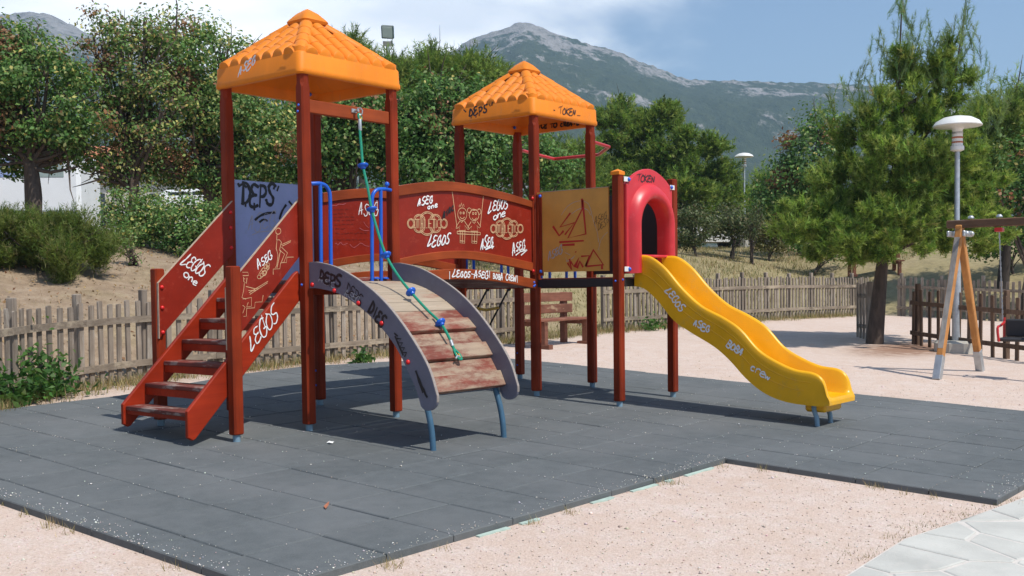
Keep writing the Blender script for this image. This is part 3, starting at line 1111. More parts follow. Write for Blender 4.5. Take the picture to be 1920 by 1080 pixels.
# ---- decks
def deck(x0, x1, y0, y1):
    n = 7
    w = (x1 - x0) / n
    for k in range(n):
        MB().box((x0 + k * w + .0006, y0, PZ - .032), (x0 + (k + 1) * w - .0006, y1, PZ - random.uniform(0, .003)), .004).build('deck_board', M['tread'], play)


deck(X0 + .05, X1 - .05, Y1 - .03, Y0 + .03)
deck(X2 + .05, X3 - .05, Y1 - .03, Y0 + .03)
deck(X2 + .05, X3 - .05, Y2 + .06, Y1 - .04)


def beam(a, b, mat, ch=.006, name='deck_beam'):
    return MB().box(a, b, ch).build(name, mat, play)


# black edge beams below the decks
beam((X2 - .02, Y2 + .047, 1.105), (X2 + .022, Y1 - .047, 1.185), M['black'])
beam((X3 - .02, Y2 + .047, 1.105), (X3 + .02, Y1 - .047, 1.185), M['black'])
beam((X2 + .047, Y2 - .02, 1.105), (X3 - .047, Y2 + .02, 1.185), M['black'])
beam((X2 + .047, Y1 - .02, 1.10), (X3 - .047, Y1 + .02, 1.167), M['black'])
beam((X2 + .047, Y0 - .02, 1.09), (X3 - .047, Y0 + .02, 1.165), M['post'])
beam((X3 - .02, Y1 + .047, 1.09), (X3 + .02, Y0 - .047, 1.165), M['post'])
beam((X0 + .047, Y0 - .02, 1.09), (X1 - .047, Y0 + .02, 1.165), M['post'])
beam((X0 + .047, Y1 - .02, 1.07), (X1 - .047, Y1 + .02, 1.165), M['post'])
beam((X0 - .02, Y1 + .047, 1.09), (X0 + .02, Y0 - .047, 1.165), M['post'])
beam((X1 - .02, Y1 + .047, 1.09), (X1 + .02, Y0 - .047, 1.165), M['post'])
# high crossbeam over the ramp, with the rope hook
xb = MB().box((X0 + .046, Y1 - .022, 2.565), (X1 - .046, Y1 + .022, 2.675), .006).build('crossbeam', M['rail'], play)
hk = MB().tube([(.54, Y1 - .022, 2.635), (.54, Y1 - .075, 2.635)], .012, 8)
hk.tube([(.54, Y1 - .06, 2.652), (.555, Y1 - .085, 2.655), (.57, Y1 - .092, 2.635), (.568, Y1 - .088, 2.605), (.555, Y1 - .08, 2.595), (.545, Y1 - .072, 2.605)], .006, 8)
hk.box((.505, Y1 - .030, 2.62), (.56, Y1 - .0225, 2.652))
hk.build('hook', M['steel'], xb, True)

# ---- stairs
def stringer(y0, y1):
    low = [(-1.125, .012), (-1.085, -.012), (-1.06, -.004)]
    low = [(x, z + gz(-1.1, y0) + .055) for x, z in low]
    poly = low + [(-.039, 1.02), (.0, 1.02), (.0, 1.20), (-.045, 1.27), (-.085, 1.245), (-1.125, .212 + gz(-1.1, y0) * .0)]
    return MB().prism(poly, 1, y0, y1, .006).build('stringer', M['stringer'], play)


st1, st2 = stringer(-.990, -.950), stringer(-.100, -.060)
for k in range(6):
    x = -1.105 + k * .1765
    z = .200 + k * .1705
    MB().box((x, -.948, z - .034), (x + .205, -.102, z), .005).build('tread', M['tread'], play)
    MB().box((x + .010, -.947, z - .036 - (.058 if k else .03)), (x + .032, -.103, z - .036)).build('riser_strip', M['stringer'], play)


def handrail_panel(pts, y0, y1):
    ob = MB().prism(pts, 1, y0, y1, .002).build('handrail_panel', M['panel_red'], play)
    # pale cut edge of the board along its sloping top
    n = len(pts)
    e = MB()
    a, b2, c2 = pts[0], pts[1], pts[-1]
    for p, q in ((pts[1], pts[0]), (pts[0], pts[-1])):
        d = np.array(q) - np.array(p)
        L = np.linalg.norm(d)
        d = d / L
        nn = np.array([-d[1], d[0]])
        mid_ = (np.array(p) + np.array(q)) / 2
        e.obox((mid_[0] + nn[0] * .0012, (y0 + y1) / 2, mid_[1] + nn[1] * .0012), (d[0], 0, d[1]), (0, 1, 0), (-d[1], 0, d[0]), L / 2, (y1 - y0) / 2 + .0012, .0022)
    e.build('board_edge', M['edge'], ob)
    return ob


hp_far = handrail_panel([(-.760, 1.185), (-.006, 1.900), (-.010, 1.440), (-.762, .724)], -.066, -.046)
hp_near = handrail_panel([(-.757, 1.135), (.030, 1.915), (.030, 1.452), (-.757, .655)], -.996, -.976)
for z in (1.15, .98, .775):
    bolt(hp_far, (-.728, -.066, z), (0, -1, 0), M['cap_red'])
for z in (1.80, 1.665, 1.49):
    bolt(hp_far, (-.030, -.066, z), (0, -1, 0), M['cap_red'])

# ---- blue infill panel behind the stair tower
bp1 = MB().box((X0 + .046, -.010, 1.06), (X1 - .046, .010, 2.095), .003).build('infill_panel', M['panel_blue'], play)
bp1['label'] = 'blue panel with black graffiti'

# ---- bridge
TOPR = [(1.046, 2.030), (1.25, 2.066), (1.441, 2.092), (1.613, 2.108), (1.79, 2.112), (1.969, 2.106), (2.16, 2.094), (2.344, 2.075), (2.65, 2.040), (2.962, 1.990)]
TOPL = [(1.046, 1.938), (1.30, 1.978), (1.611, 2.016), (1.95, 2.022), (2.343, 1.995), (2.65, 1.965), (2.962, 1.925)]
BOTU = [(1.046, 1.380), (1.30, 1.420), (1.599, 1.454), (1.87, 1.466), (2.141, 1.458), (2.55, 1.415), (2.962, 1.360)]
BOTL = [(1.046, 1.298), (1.30, 1.345), (1.597, 1.380), (1.87, 1.390), (2.14, 1.375), (2.55, 1.330), (2.962, 1.272)]
BEAMU = [(1.046, 1.195), (1.2, 1.235), (1.423, 1.274), (1.771, 1.292), (2.138, 1.282), (2.55, 1.243), (2.984, 1.190)]
BEAML = [(1.046, 1.085), (1.2, 1.130), (1.506, 1.182), (1.85, 1.192), (2.2, 1.180), (2.522, 1.152), (2.984, 1.092)]
for yy, back in ((Y1, False), (Y0, True)):
    pan = MB().prism(crom(TOPL) + crom(BOTU)[::-1], 1, yy - .010, yy + .010).build('bridge_panel', M['panel_red'], play)
    pan['label'] = 'back bridge panel with faint handwriting' if back else 'front bridge panel with swing drawing and white graffiti'
    MB().prism(crom(TOPR) + crom(TOPL)[::-1], 1, yy - .030, yy + .022, .004).build('rail', M['rail'], pan)
    MB().prism(crom(BOTU) + crom(BOTL)[::-1], 1, yy - .030, yy + .022, .004).build('rail', M['rail'], pan)
    bm_ = MB().prism(crom(BEAMU) + crom(BEAML)[::-1], 1, yy - .0430, yy + .004, .005).build('bridge_beam', M['rail'], play)
    MB().box((2.964, yy - .032, 1.235), (2.984, yy + .022, 2.055), .003).build('batten', M['post'], pan)
    if not back:
        front_panel, front_beam = pan, bm_
        for z in (2.02, 1.275):
            bolt(pan, (2.958, yy - .031, z), (0, -1, 0), M['cap_red'])
        for x, z in ((2.955, 1.158), (2.968, 1.128), (2.950, 1.118)):
            bolt(bm_, (x, yy - .043, z), (0, -1, 0), M['cap_blue'], .012)
    else:
        back_panel = pan
mid_line = [((p[0] + q[0]) / 2, (p[1] + q[1]) / 2 - .02) for p, q in zip(crom(BEAMU, 8), crom(BEAML, 8))]
ml = np.array(mid_line)
arc = np.concatenate([[0], np.cumsum(np.hypot(*np.diff(ml, axis=0).T))])
for k in range(14):
    s0, s1 = arc[-1] * (k + .004) / 14, arc[-1] * (k + .996) / 14
    p0 = np.array([np.interp(s0, arc, ml[:, 0]), np.interp(s0, arc, ml[:, 1])])
    p1 = np.array([np.interp(s1, arc, ml[:, 0]), np.interp(s1, arc, ml[:, 1])])
    d = (p1 - p0) / np.linalg.norm(p1 - p0)
    MB().obox(((p0[0] + p1[0]) / 2, Y1 / 2, (p0[1] + p1[1]) / 2), (d[0], 0, d[1]), (0, 1, 0), (-d[1], 0, d[0]), np.linalg.norm(p1 - p0) / 2, LV / 2 - .005, .016, .003).build('bridge_plank', M['tread'], play)
MB().box((X2 - .034, Y1 - .075, 1.245), (X2 - .014, Y1 - .047, 2.060), .003).build('batten', M['post'], play)
bt = MB().box((X2 - .030, Y1 - .115, 1.225), (X2 + .0, Y1 - .078, 2.065), .003).build('batten', M['post'], play)
for z in (2.04, 1.270):
    bolt(bt, (X2 - .030, Y1 - .100, z), (-1, 0, 0), M['cap_blue'])

# ---- ochre infill panel and an added panel opposite, black to paint the shade inside
yp = MB().box((X2 - .020, Y2 + .100, 1.262), (X2 + .0, Y1 - .047, 2.078), .002).build('infill_panel', M['panel_yellow'], play)
yp['label'] = 'ochre panel with red graffiti'
MB().box((X2 - .024, Y1 - .12, 2.0785), (X2 + .004, Y2 + .10, 2.084)).build('board_edge', M['edge'], yp)
shade_panel = MB().box((X3 - .012, Y2 + .047, 1.24), (X3 + .012, Y1 - .047, 2.09), .002).build('infill_panel', M['black'], play)  # added; its black stands for the shade seen through the hood opening

# ---- tunnel hood over the slide
HX = X2 + .498


def arch(hw, zb, ztop, n=22):
    """half-open arch outline, legs from zb up, round top"""
    zs = ztop - hw
    out = [(HX - hw, zb), (HX - hw, zb + (zs - zb) * .35), (HX - hw, zb + (zs - zb) * .7)]
    for k in range(n + 1):
        a = math.pi - math.pi * k / n
        out.append((HX + hw * math.cos(a), zs + hw * math.sin(a)))
    out += [(HX + hw, zb + (zs - zb) * .7), (HX + hw, zb + (zs - zb) * .35), (HX + hw, zb)]
    return out


def outer_plate(n):
    top = crom([(HX - .425, 2.105), (HX - .30, 2.195), (HX - .15, 2.258), (HX, 2.282), (HX + .15, 2.258), (HX + .30, 2.195), (HX + .425, 2.105)], 4)
    top = [tuple(p) for p in top]
    base = [(HX - .425, 1.232), (HX - .425, 1.60), (HX - .425, 1.95)]
    pts = base + top + [(HX + .425, 1.95), (HX + .425, 1.60), (HX + .425, 1.232)]
    P_ = np.array(pts)
    a_ = np.concatenate([[0], np.cumsum(np.hypot(*np.diff(P_, axis=0).T))])
    s_ = np.linspace(0, a_[-1], n)
    return [(np.interp(q, a_, P_[:, 0]), np.interp(q, a_, P_[:, 1])) for q in s_]


def resample(pts, n):
    P_ = np.array(pts)
    a_ = np.concatenate([[0], np.cumsum(np.hypot(*np.diff(P_, axis=0).T))])
    s_ = np.linspace(0, a_[-1], n)
    return [(np.interp(q, a_, P_[:, 0]), np.interp(q, a_, P_[:, 1])) for q in s_]


NA = 41
hood_sections = [(outer_plate(NA), Y2 - .012), (outer_plate(NA), Y2 - .042), ([tuple(np.array(p) * .985 + np.array((HX, 1.75)) * .015) for p in outer_plate(NA)], Y2 - .052),
                 (resample(arch(.400, 1.232, 2.135), NA), Y2 - .056), (resample(arch(.388, 1.232, 2.118), NA), Y2 - .080), (resample(arch(.368, 1.234, 2.090), NA), Y2 - .112), (resample(arch(.342, 1.236, 2.060), NA), Y2 - .135),
                 (resample(arch(.312, 1.238, 2.025), NA), Y2 - .144), (resample(arch(.286, 1.240, 1.992), NA), Y2 - .134), (resample(arch(.268, 1.242, 1.970), NA), Y2 - .105), (resample(arch(.262, 1.244, 1.962), NA), Y2 - .05),
                 (resample(arch(.260, 1.244, 1.960), NA), Y2 + .03)]
hv, hf = [], []
for pts, y in hood_sections:
    hv += [(p[0], y, p[1]) for p in pts]
for k in range(len(hood_sections) - 1):
    for i in range(NA - 1):
        hf.append((k * NA + i, k * NA + i + 1, (k + 1) * NA + i + 1, (k + 1) * NA + i))
hood = MB().add(hv, hf).build('tunnel_hood', M['hood_red'], play, True)
hood['label'] = 'red plastic tunnel hood at the top of the slide'
for sx, z in ((-1, 2.15), (1, 2.12), (-1, 1.275)):
    x = HX + sx * .425
    MB().box((x - .05, Y2 - .060, z - .024), (x + .035, Y2 - .0535, z + .024), .002).build('bracket', M['lampwhite'], hood)
    bolt(hood, (x + sx * -.030, Y2 - .060, z), (0, -1, 0), M['cap_blue'], .020)
MB().tube([(HX - .33, Y2 - .085, 1.405), (HX + .33, Y2 - .085, 1.405)], .016, 10).build('crossbar', M['hood_red'], hood, True)

# ---- slide
STOP = crom([(-2.130, 1.412), (-2.300, 1.398), (-2.475, 1.280), (-2.655, 1.090), (-2.865, .920), (-3.09, .815), (-3.272, .705), (-3.455, .520), (-3.63, .420), (-3.815, .350), (-3.985, .328), (-4.075, .265), (-4.115, .14), (-4.140, .078)], 5)
SLOW = crom([(-2.118, 1.107), (-2.241, 1.079), (-2.403, .948), (-2.562, .777), (-2.757, .660), (-3.005, .531), (-3.172, .403), (-3.335, .245), (-3.513, .123), (-3.722, .054), (-3.976, .032), (-4.10, .036), (-4.150, .045)], 5)
st_ = np.array(STOP)
sl_ = np.array(SLOW)
ys = np.concatenate([np.linspace(-2.120, -4.0, 56), np.linspace(-4.02, -4.138, 12)])
sx0, sx1 = 3.240, 3.800
sv, sf = [], []
sec = None
for y in ys:
    hi = np.interp(-y, -st_[:, 0], st_[:, 1])
    lo = np.interp(-y, -sl_[:, 0], sl_[:, 1])
    fl = min(lo + .065, hi - .004)
    w = max(hi - fl, .004)
    r = min(.024, w * .5)
    half = [(sx0, lo), (sx0 + .002, lo + (hi - lo) * .35), (sx0, lo + (hi - lo) * .7), (sx0 - .003, hi - r), (sx0 + .003, hi - r * .35), (sx0 + .018, hi), (sx0 + .034, hi - r * .25), (sx0 + .045, hi - r * 1.1), (sx0 + .055, fl + w * .35), (sx0 + .085, fl + w * .08), (sx0 + .14, fl)]
    full = half + [(sx0 + sx1 - p[0], p[1]) for p in half[::-1]]
    sec = len(full)
    sv += [(p[0], y, p[1]) for p in full]
for k in range(len(ys) - 1):
    for i in range(sec):
        sf.append((k * sec + i, k * sec + (i + 1) % sec, (k + 1) * sec + (i + 1) % sec, (k + 1) * sec + i))
sf.append(tuple(range(sec)))
sf.append(tuple(range((len(ys) - 1) * sec, len(ys) * sec)))
slide = MB().add(sv, sf).build('slide', M['yellow'], play, True)
slide['label'] = 'yellow plastic wave slide with white graffiti on its side'
for q, y_a, y_b in ((.42, -2.20, -3.90), (.68, -2.30, -3.96)):
    pts = []
    for y in np.linspace(y_a, y_b, 40):
        hi = np.interp(-y, -st_[:, 0], st_[:, 1])
        lo = np.interp(-y, -sl_[:, 0], sl_[:, 1])
        pts.append((sx0 + .0025, y, lo + (hi - lo) * q))
    MB().tube(pts, .0065, 6).build('moulded_ridge', M['yellow'], slide, True)
ub = MB().box((sx0 + .10, -4.06, -.035), (sx1 - .10, -3.86, .050), .02).build('slide_block', M['yellow'], slide)
for x in (sx0 + .075, sx0 + .36):
    zg = gz(x, -4.0)
    MB().tube([(x + .02, -3.95, .05), (x + .018, -3.955, -.02), (x + .005, -3.985, -.08), (x, -3.995, zg - .03)], .022, 10).build('slide_leg', M['foot'], slide, True)
for x in (sx0 + .02, sx1 - .02):
    MB().tube([(x, -2.14, 1.36), (x + (-.05 if x < 3.5 else .05), -2.10, 1.37)], .018, 8).build('slide_lug', M['hood_red'], slide, True)

# ---- arched climbing ramp
RU = crom([(-1.083, 1.338), (-1.20, 1.335), (-1.468, 1.274), (-1.834, 1.102), (-2.123, .877), (-2.398, .561), (-2.505, .320)], 8)
RL = crom([(-1.083, 1.125), (-1.20, 1.122), (-1.462, 1.072), (-1.769, .925), (-2.061, .690), (-2.270, .390), (-2.325, .270)], 8)
REND = crom([(-2.505, .320), (-2.500, .255), (-2.455, .212), (-2.395, .203), (-2.345, .225), (-2.325, .270)], 4)
routline = [tuple(p) for p in RU] + [tuple(p) for p in REND[1:-1]] + [tuple(p) for p in RL[::-1]]
ramp_sides = []
for x0, x1 in ((-.010, .016), (.930, .956)):
    ob = MB().prism(routline, 0, x0, x1, .003).build('ramp_side', M['panel_grey'], play)
    e = MB()
    up = [tuple(p) for p in RU] + [tuple(p) for p in REND[1:4]]
    for p, q in zip(up[:-1], up[1:]):
        d = np.array(q) - np.array(p)
        L = np.linalg.norm(d)
        d /= L
        nn = np.array([d[1], -d[0]])
        if nn[1] < -.2:
            nn = -nn
        mid_ = (np.array(p) + np.array(q)) / 2
        e.obox(((x0 + x1) / 2, mid_[0], mid_[1]), (0, d[0], d[1]), (1, 0, 0), (0, -d[1], d[0]), L / 2 + .001, (x1 - x0) / 2 - .001, .0022)
    e.build('board_edge', M['edge_grey'], ob)
    ramp_sides.append(ob)
for y, z in ((-1.125, 1.155), (-1.395, 1.105), (-1.675, 1.005), (-1.935, .850), (-2.215, .560)):
    bolt(ramp_sides[0], (-.010, y, z), (-1, 0, 0), M['cap_red'], .019)
ru, rl = np.array(RU), np.array(RL)
dc = rl + .16 * (ru - rl)
arc = np.concatenate([[0], np.cumsum(np.hypot(*np.diff(dc, axis=0).T))])
NP_ = 12
for k in range(NP_):
    s0, s1 = arc[-1] * .985 * (k + .016) / NP_, arc[-1] * .985 * (k + .984) / NP_
    p0 = np.array([np.interp(s0, arc, dc[:, 0]), np.interp(s0, arc, dc[:, 1])])
    p1 = np.array([np.interp(s1, arc, dc[:, 0]), np.interp(s1, arc, dc[:, 1])])
    d = (p1 - p0) / np.linalg.norm(p1 - p0)
    nn = np.array([d[1], -d[0]])
    if nn[1] < 0:
        nn = -nn
    lift = .026 if k in (7, 9, 11) else (.004 if k < 7 else 0)
    c_ = (p0 + p1) / 2 + nn * lift
    hl = np.linalg.norm(p1 - p0) / 2
    MB().obox((.473, c_[0], c_[1]), (1, 0, 0), (0, d[0], d[1]), (0, nn[0], nn[1]), .456 - .001, hl, .019 + (lift * .3 if k >= 7 else 0), .004).build('ramp_plank', M['ramp_cleat'] if k >= 6 else M['ramp_plank'], play)
for x in (.072, .900):
    zg = gz(x, -2.38)
    MB().tube(crom([(x, -2.215, .46), (x, -2.30, .28), (x, -2.345, .15), (x, -2.372, .02), (x, -2.385, zg - .04)], 4), .024, 12).build('ramp_leg', M['legblue'], play, True)

# ---- blue grab rails
def grab(pts_list, flange=()):
    mb = MB()
    for p in pts_list:
        mb.tube(p, .0165, 12)
    for x, y in flange:
        mb.lathe([(.030, 0), (.030, .006), (.014, .016)], (x, y, PZ), 12)
    return mb.build('grab_rail', M['blue_tube'], play, True)


yg = Y1 - .045
grab([crom([(.046, yg + .02, 1.985), (.12, yg, 1.990), (.185, yg, 1.975), (.225, yg, 1.925), (.232, yg, 1.85)], 5) + [np.array((.225, yg, PZ - .02))], [(.128, yg, 1.982), (.118, yg, PZ - .02)]], ((.06, yg), (.17, yg)))
grab([crom([(.950, yg + .02, 1.985), (.86, yg, 1.988), (.765, yg, 1.975), (.715, yg, 1.925), (.705, yg, 1.85)], 5) + [np.array((.690, yg, PZ - .02))], [(.812, yg, 1.98), (.800, yg, PZ - .02)]], ((.745, yg), (.855, yg)))
gr = MB().tube([(.885, yg, 1.985), (.885, yg - .004, 2.02)], .010, 8).lathe([(.006, .0), (.020, .010), (.022, .022), (.016, .036), (.004, .042)], (.885, yg - .004, 2.012), 12).build('rail_knob', M['blue_tube'], play, True)
for x in (X2 + .14, X2 + .26, X2 + .74, X2 + .86):
    MB().tube([(x, Y0 + .045, PZ - .02), (x, Y0 + .045, 1.95)], .0165, 10).build('grab_rail', M['blue_tube'], play, True)
for y in (-.30, -.42, -.66, -.78):
    MB().tube([(X3 + .045, y, PZ - .02), (X3 + .045, y, 1.9)], .0165, 10).build('grab_rail', M['blue_tube'], play, True)

# ---- red overhead ring behind the far tower
ring = [(4.05, -.03, 2.70), (4.47, .10, 2.70), (5.05, .24, 2.70), (5.08, -.41, 2.70), (4.55, -.93, 2.70), (4.06, -1.05, 2.70)]
MB().tube(crom(ring, 1), .020, 10).build('overhead_ring', M['red_tube'], play, True)

# ---- net ladder on the far side
net = MB()
for x in (X2 + .12, X2 + .50, X2 + .88):
    net.tube([(x, .05, 1.10), (x - .05, .36, .60), (x - .10, .62, gz(x, .62) - .01)], .011, 6)
nt_ob = net.build('net_ladder', M['netrope'], play, True)
for z_, t in ((.86, .24 / .5), (.62, .47 / .5 * 1.0), (.36, .0)):
    y = .05 + (1.10 - z_) * .57
    MB().tube([(X2 + .06, y, z_ + .012), (X2 + .30, y, z_ - .01), (X2 + .46, y, z_ + .012), (X2 + .62, y, z_ - .01), (X2 + .84, y, z_ + .012)], .018, 8).build('rung', M['netyellow'], nt_ob, True)
for x in (X2 + .12, X2 + .50, X2 + .88):
    MB().lathe([(.010, -.02), (.022, -.01), (.024, .01), (.010, .03)], (x, .052, 1.085), 10).build('net_clamp', M['black'], nt_ob, True)

# ---- climbing rope
RX = .5
rp = [(.555, -1.118, 2.545), (.54, -1.124, 2.480), (.525, -1.155, 2.320), (.51, -1.189, 2.155), (.50, -1.256, 1.953), (.50, -1.297, 1.781), (.50, -1.376, 1.568), (.50, -1.462, 1.391), (.50, -1.591, 1.230), (.50, -1.749, 1.083), (.50, -1.921, .945), (.50, -2.075, .835), (.50, -2.178, .700), (.50, -2.225, .610)]
rope = thing('climbing_rope', 'green climbing rope with blue disc grips hanging from the crossbeam onto the ramp', 'rope', (.5, -1.12, 2.6))
rs_ob = MB().tube(crom(rp, 6), .0115, 8).build('rope_strand', M['rope'], rope, True)
MB().lathe([(.014, -.05), (.0155, -.045), (.0155, .045), (.014, .05)], (.545, -1.122, 2.510), 10, (.05, .1, 1)).build('ferrule', M['steel'], rope, True)
lp = [(.555, -1.118, 2.545), (.538, -1.114, 2.575), (.542, -1.108, 2.602), (.560, -1.106, 2.606), (.572, -1.110, 2.582), (.560, -1.118, 2.548)]
MB().tube(crom(lp, 4), .010, 8).build('eye_loop', M['rope'], rope, True)
MB().tube(crom([(p[0] * .75 + .556 * .25, p[1] - .002, p[2] * .75 + 2.578 * .25) for p in lp[:]], 4), .007, 6).build('thimble', M['netyellow'], rope, True)
for k in (3, 5, 7, 9, 11):
    a, b3, c3 = Vector(rp[k - 1]), Vector(rp[k]), Vector(rp[k + 1])
    MB().lathe([(.013, -.030), (.020, -.026), (.024, -.012), (.042, -.004), (.047, .006), (.045, .014), (.030, .018), (.013, .019)], b3, 16, (a - c3)).build('disc_grip', M['blue_tube'], rope, True)
MB().tube(crom([(.50, -2.178, .700), (.50, -2.20, .655)], 2), .0155, 10).build('ferrule', M['steel'], rope, True)
MB().tube(crom([(.50, -2.212, .635), (.480, -2.245, .600), (.485, -2.275, .560), (.515, -2.280, .552), (.525, -2.250, .590), (.505, -2.215, .630)], 4), .010, 8).build('eye_loop', M['rope'], rope, True)
MB().tube(crom([(.487, -2.245, .602), (.490, -2.265, .574), (.512, -2.268, .568), (.518, -2.248, .594)], 3), .007, 6).build('thimble', M['netyellow'], rope, True)
MB().tube([(.455, -2.275, .560), (.478, -2.268, .580), (.505, -2.272, .573)], .008, 8).build('shackle', M['steel'], rope, True)
GRAFFITI=[
 ('farpanel','LEGOS',(-0.543,-0.068,1.343),(0.221,0.000,-0.103),(0.064,0.000,0.074),'w',0.012),
 ('farpanel','one',(-0.523,-0.068,1.254),(0.129,0.000,-0.099),(0.029,0.000,0.039),'w',0.011),
 ('nearpanel','ASEG',(-0.453,-0.998,1.291),(0.140,0.000,0.094),(-0.016,0.000,0.051),'w',0.009),
 ('stringer','LEGOS',(-0.536,-0.993,0.621),(0.280,0.000,0.279),(-0.035,0.000,0.102),'w',0.011),
 ('bridge','ASEG',(1.295,-1.053,1.856),(0.203,0.000,0.051),(0.010,0.000,0.065),'w',0.013),
 ('bridge','one',(1.420,-1.053,1.836),(0.146,0.000,0.033),(0.001,0.000,0.040),'w',0.012),
 ('bridge','LEGOS',(1.413,-1.053,1.490),(0.304,0.000,0.048),(0.028,0.000,0.095),'w',0.014),
 ('bridge','LEGOS',(2.277,-1.053,1.846),(0.306,-0.000,0.065),(0.021,0.000,0.101),'w',0.014),
 ('bridge','one',(2.353,-1.053,1.786),(0.188,0.000,0.039),(0.007,0.000,0.051),'w',0.013),
 ('bridge','ASEG',(2.165,-1.053,1.498),(0.183,0.000,0.029),(0.011,0.000,0.088),'w',0.014),
 ('bridge','ASEG',(2.645,-1.053,1.456),(0.207,-0.000,0.042),(0.002,0.000,0.090),'w',0.014),
 ('bridge','ATAC',(1.634,-1.053,1.770),(0.152,0.000,0.073),(0.001,0.000,0.048),'k',0.016),
 ('beam','LEGOS-ASEG',(1.722,-1.083,1.220),(0.508,-0.000,-0.010),(0.007,-0.000,0.056),'w',0.013),
 ('beam','BOBA CREW',(2.297,-1.083,1.201),(0.357,0.000,-0.033),(0.005,0.000,0.053),'w',0.012),
 ('blue','DEPS',(0.134,-0.013,1.883),(0.362,0.000,0.018),(0.010,0.000,0.156),'k',0.03),
 ('blue','ASEG',(0.191,-0.013,1.657),(0.313,0.000,0.042),(0.016,0.000,0.136),'g',0.008),
 ('f1l','ASEG',(-0.078,-0.286,2.951),(0.000,-0.240,0.066),(0.000,-0.026,0.072),'w',0.014),
 ('f2l','DEPS',(2.955,-0.214,2.931),(0.000,-0.274,0.038),(0.000,-0.002,0.082),'k',0.02),
 ('f2r','TOKEN',(3.384,-1.098,2.937),(0.296,0.000,-0.001),(0.012,-0.000,0.062),'k',0.011),
 ('f2in','ICE TO CREATE',(4.080,-0.293,2.921),(0.000,-0.591,-0.017),(0.000,-0.001,0.041),'k',0.02),
 ('hood','TOKEN',(3.289,-2.128,2.149),(0.319,0.000,0.005),(0.012,0.000,0.054),'k',0.012),
 ('slide','LEGOS',(3.237,-2.473,1.055),(0.000,-0.177,-0.205),(0.000,-0.050,0.044),'w',0.014),
 ('slide','ASEG',(3.237,-2.785,0.729),(0.000,-0.172,-0.065),(0.000,-0.014,0.054),'w',0.014),
 ('slide','BOBA',(3.237,-3.133,0.548),(0.000,-0.164,-0.094),(0.000,-0.028,0.050),'w',0.014),
 ('slide','crew',(3.237,-3.378,0.341),(0.000,-0.186,-0.106),(0.000,-0.022,0.047),'w',0.013),
 ('ramp','DEPS',(-0.013,-1.208,1.209),(0.000,-0.258,-0.081),(0.000,-0.016,0.069),'k',0.022),
 ('ramp','DEPS',(-0.013,-1.530,1.097),(-0.000,-0.174,-0.114),(-0.000,-0.026,0.069),'k',0.009),
 ('ramp','DIES',(-0.013,-1.782,0.948),(0.000,-0.160,-0.130),(0.000,-0.053,0.072),'k',0.022),
 ('ramp','ASC',(-0.013,-1.198,1.181),(0.000,-0.209,-0.052),(0.000,-0.010,0.039),'g',0.007),
 ('ramp','ASEG',(-0.013,-1.513,1.073),(0.000,-0.168,-0.077),(0.000,-0.018,0.044),'g',0.008),
 ('back','ASEG',(1.525,-0.013,1.833),(0.266,0.000,0.033),(0.008,0.000,0.117),'w',0.01),
 ('yellow','ASEG',(3.007,-1.229,1.390),(0.000,-0.182,0.067),(0.000,-0.001,0.066),'g',0.009),
 ('yellow','ASEG',(3.007,-1.811,1.724),(0.000,-0.147,0.056),(0.000,-0.004,0.057),'k',0.004),
 ('yellow','DESP',(3.007,-1.849,1.665),(0.000,-0.134,0.051),(0.000,-0.004,0.057),'k',0.004),
]
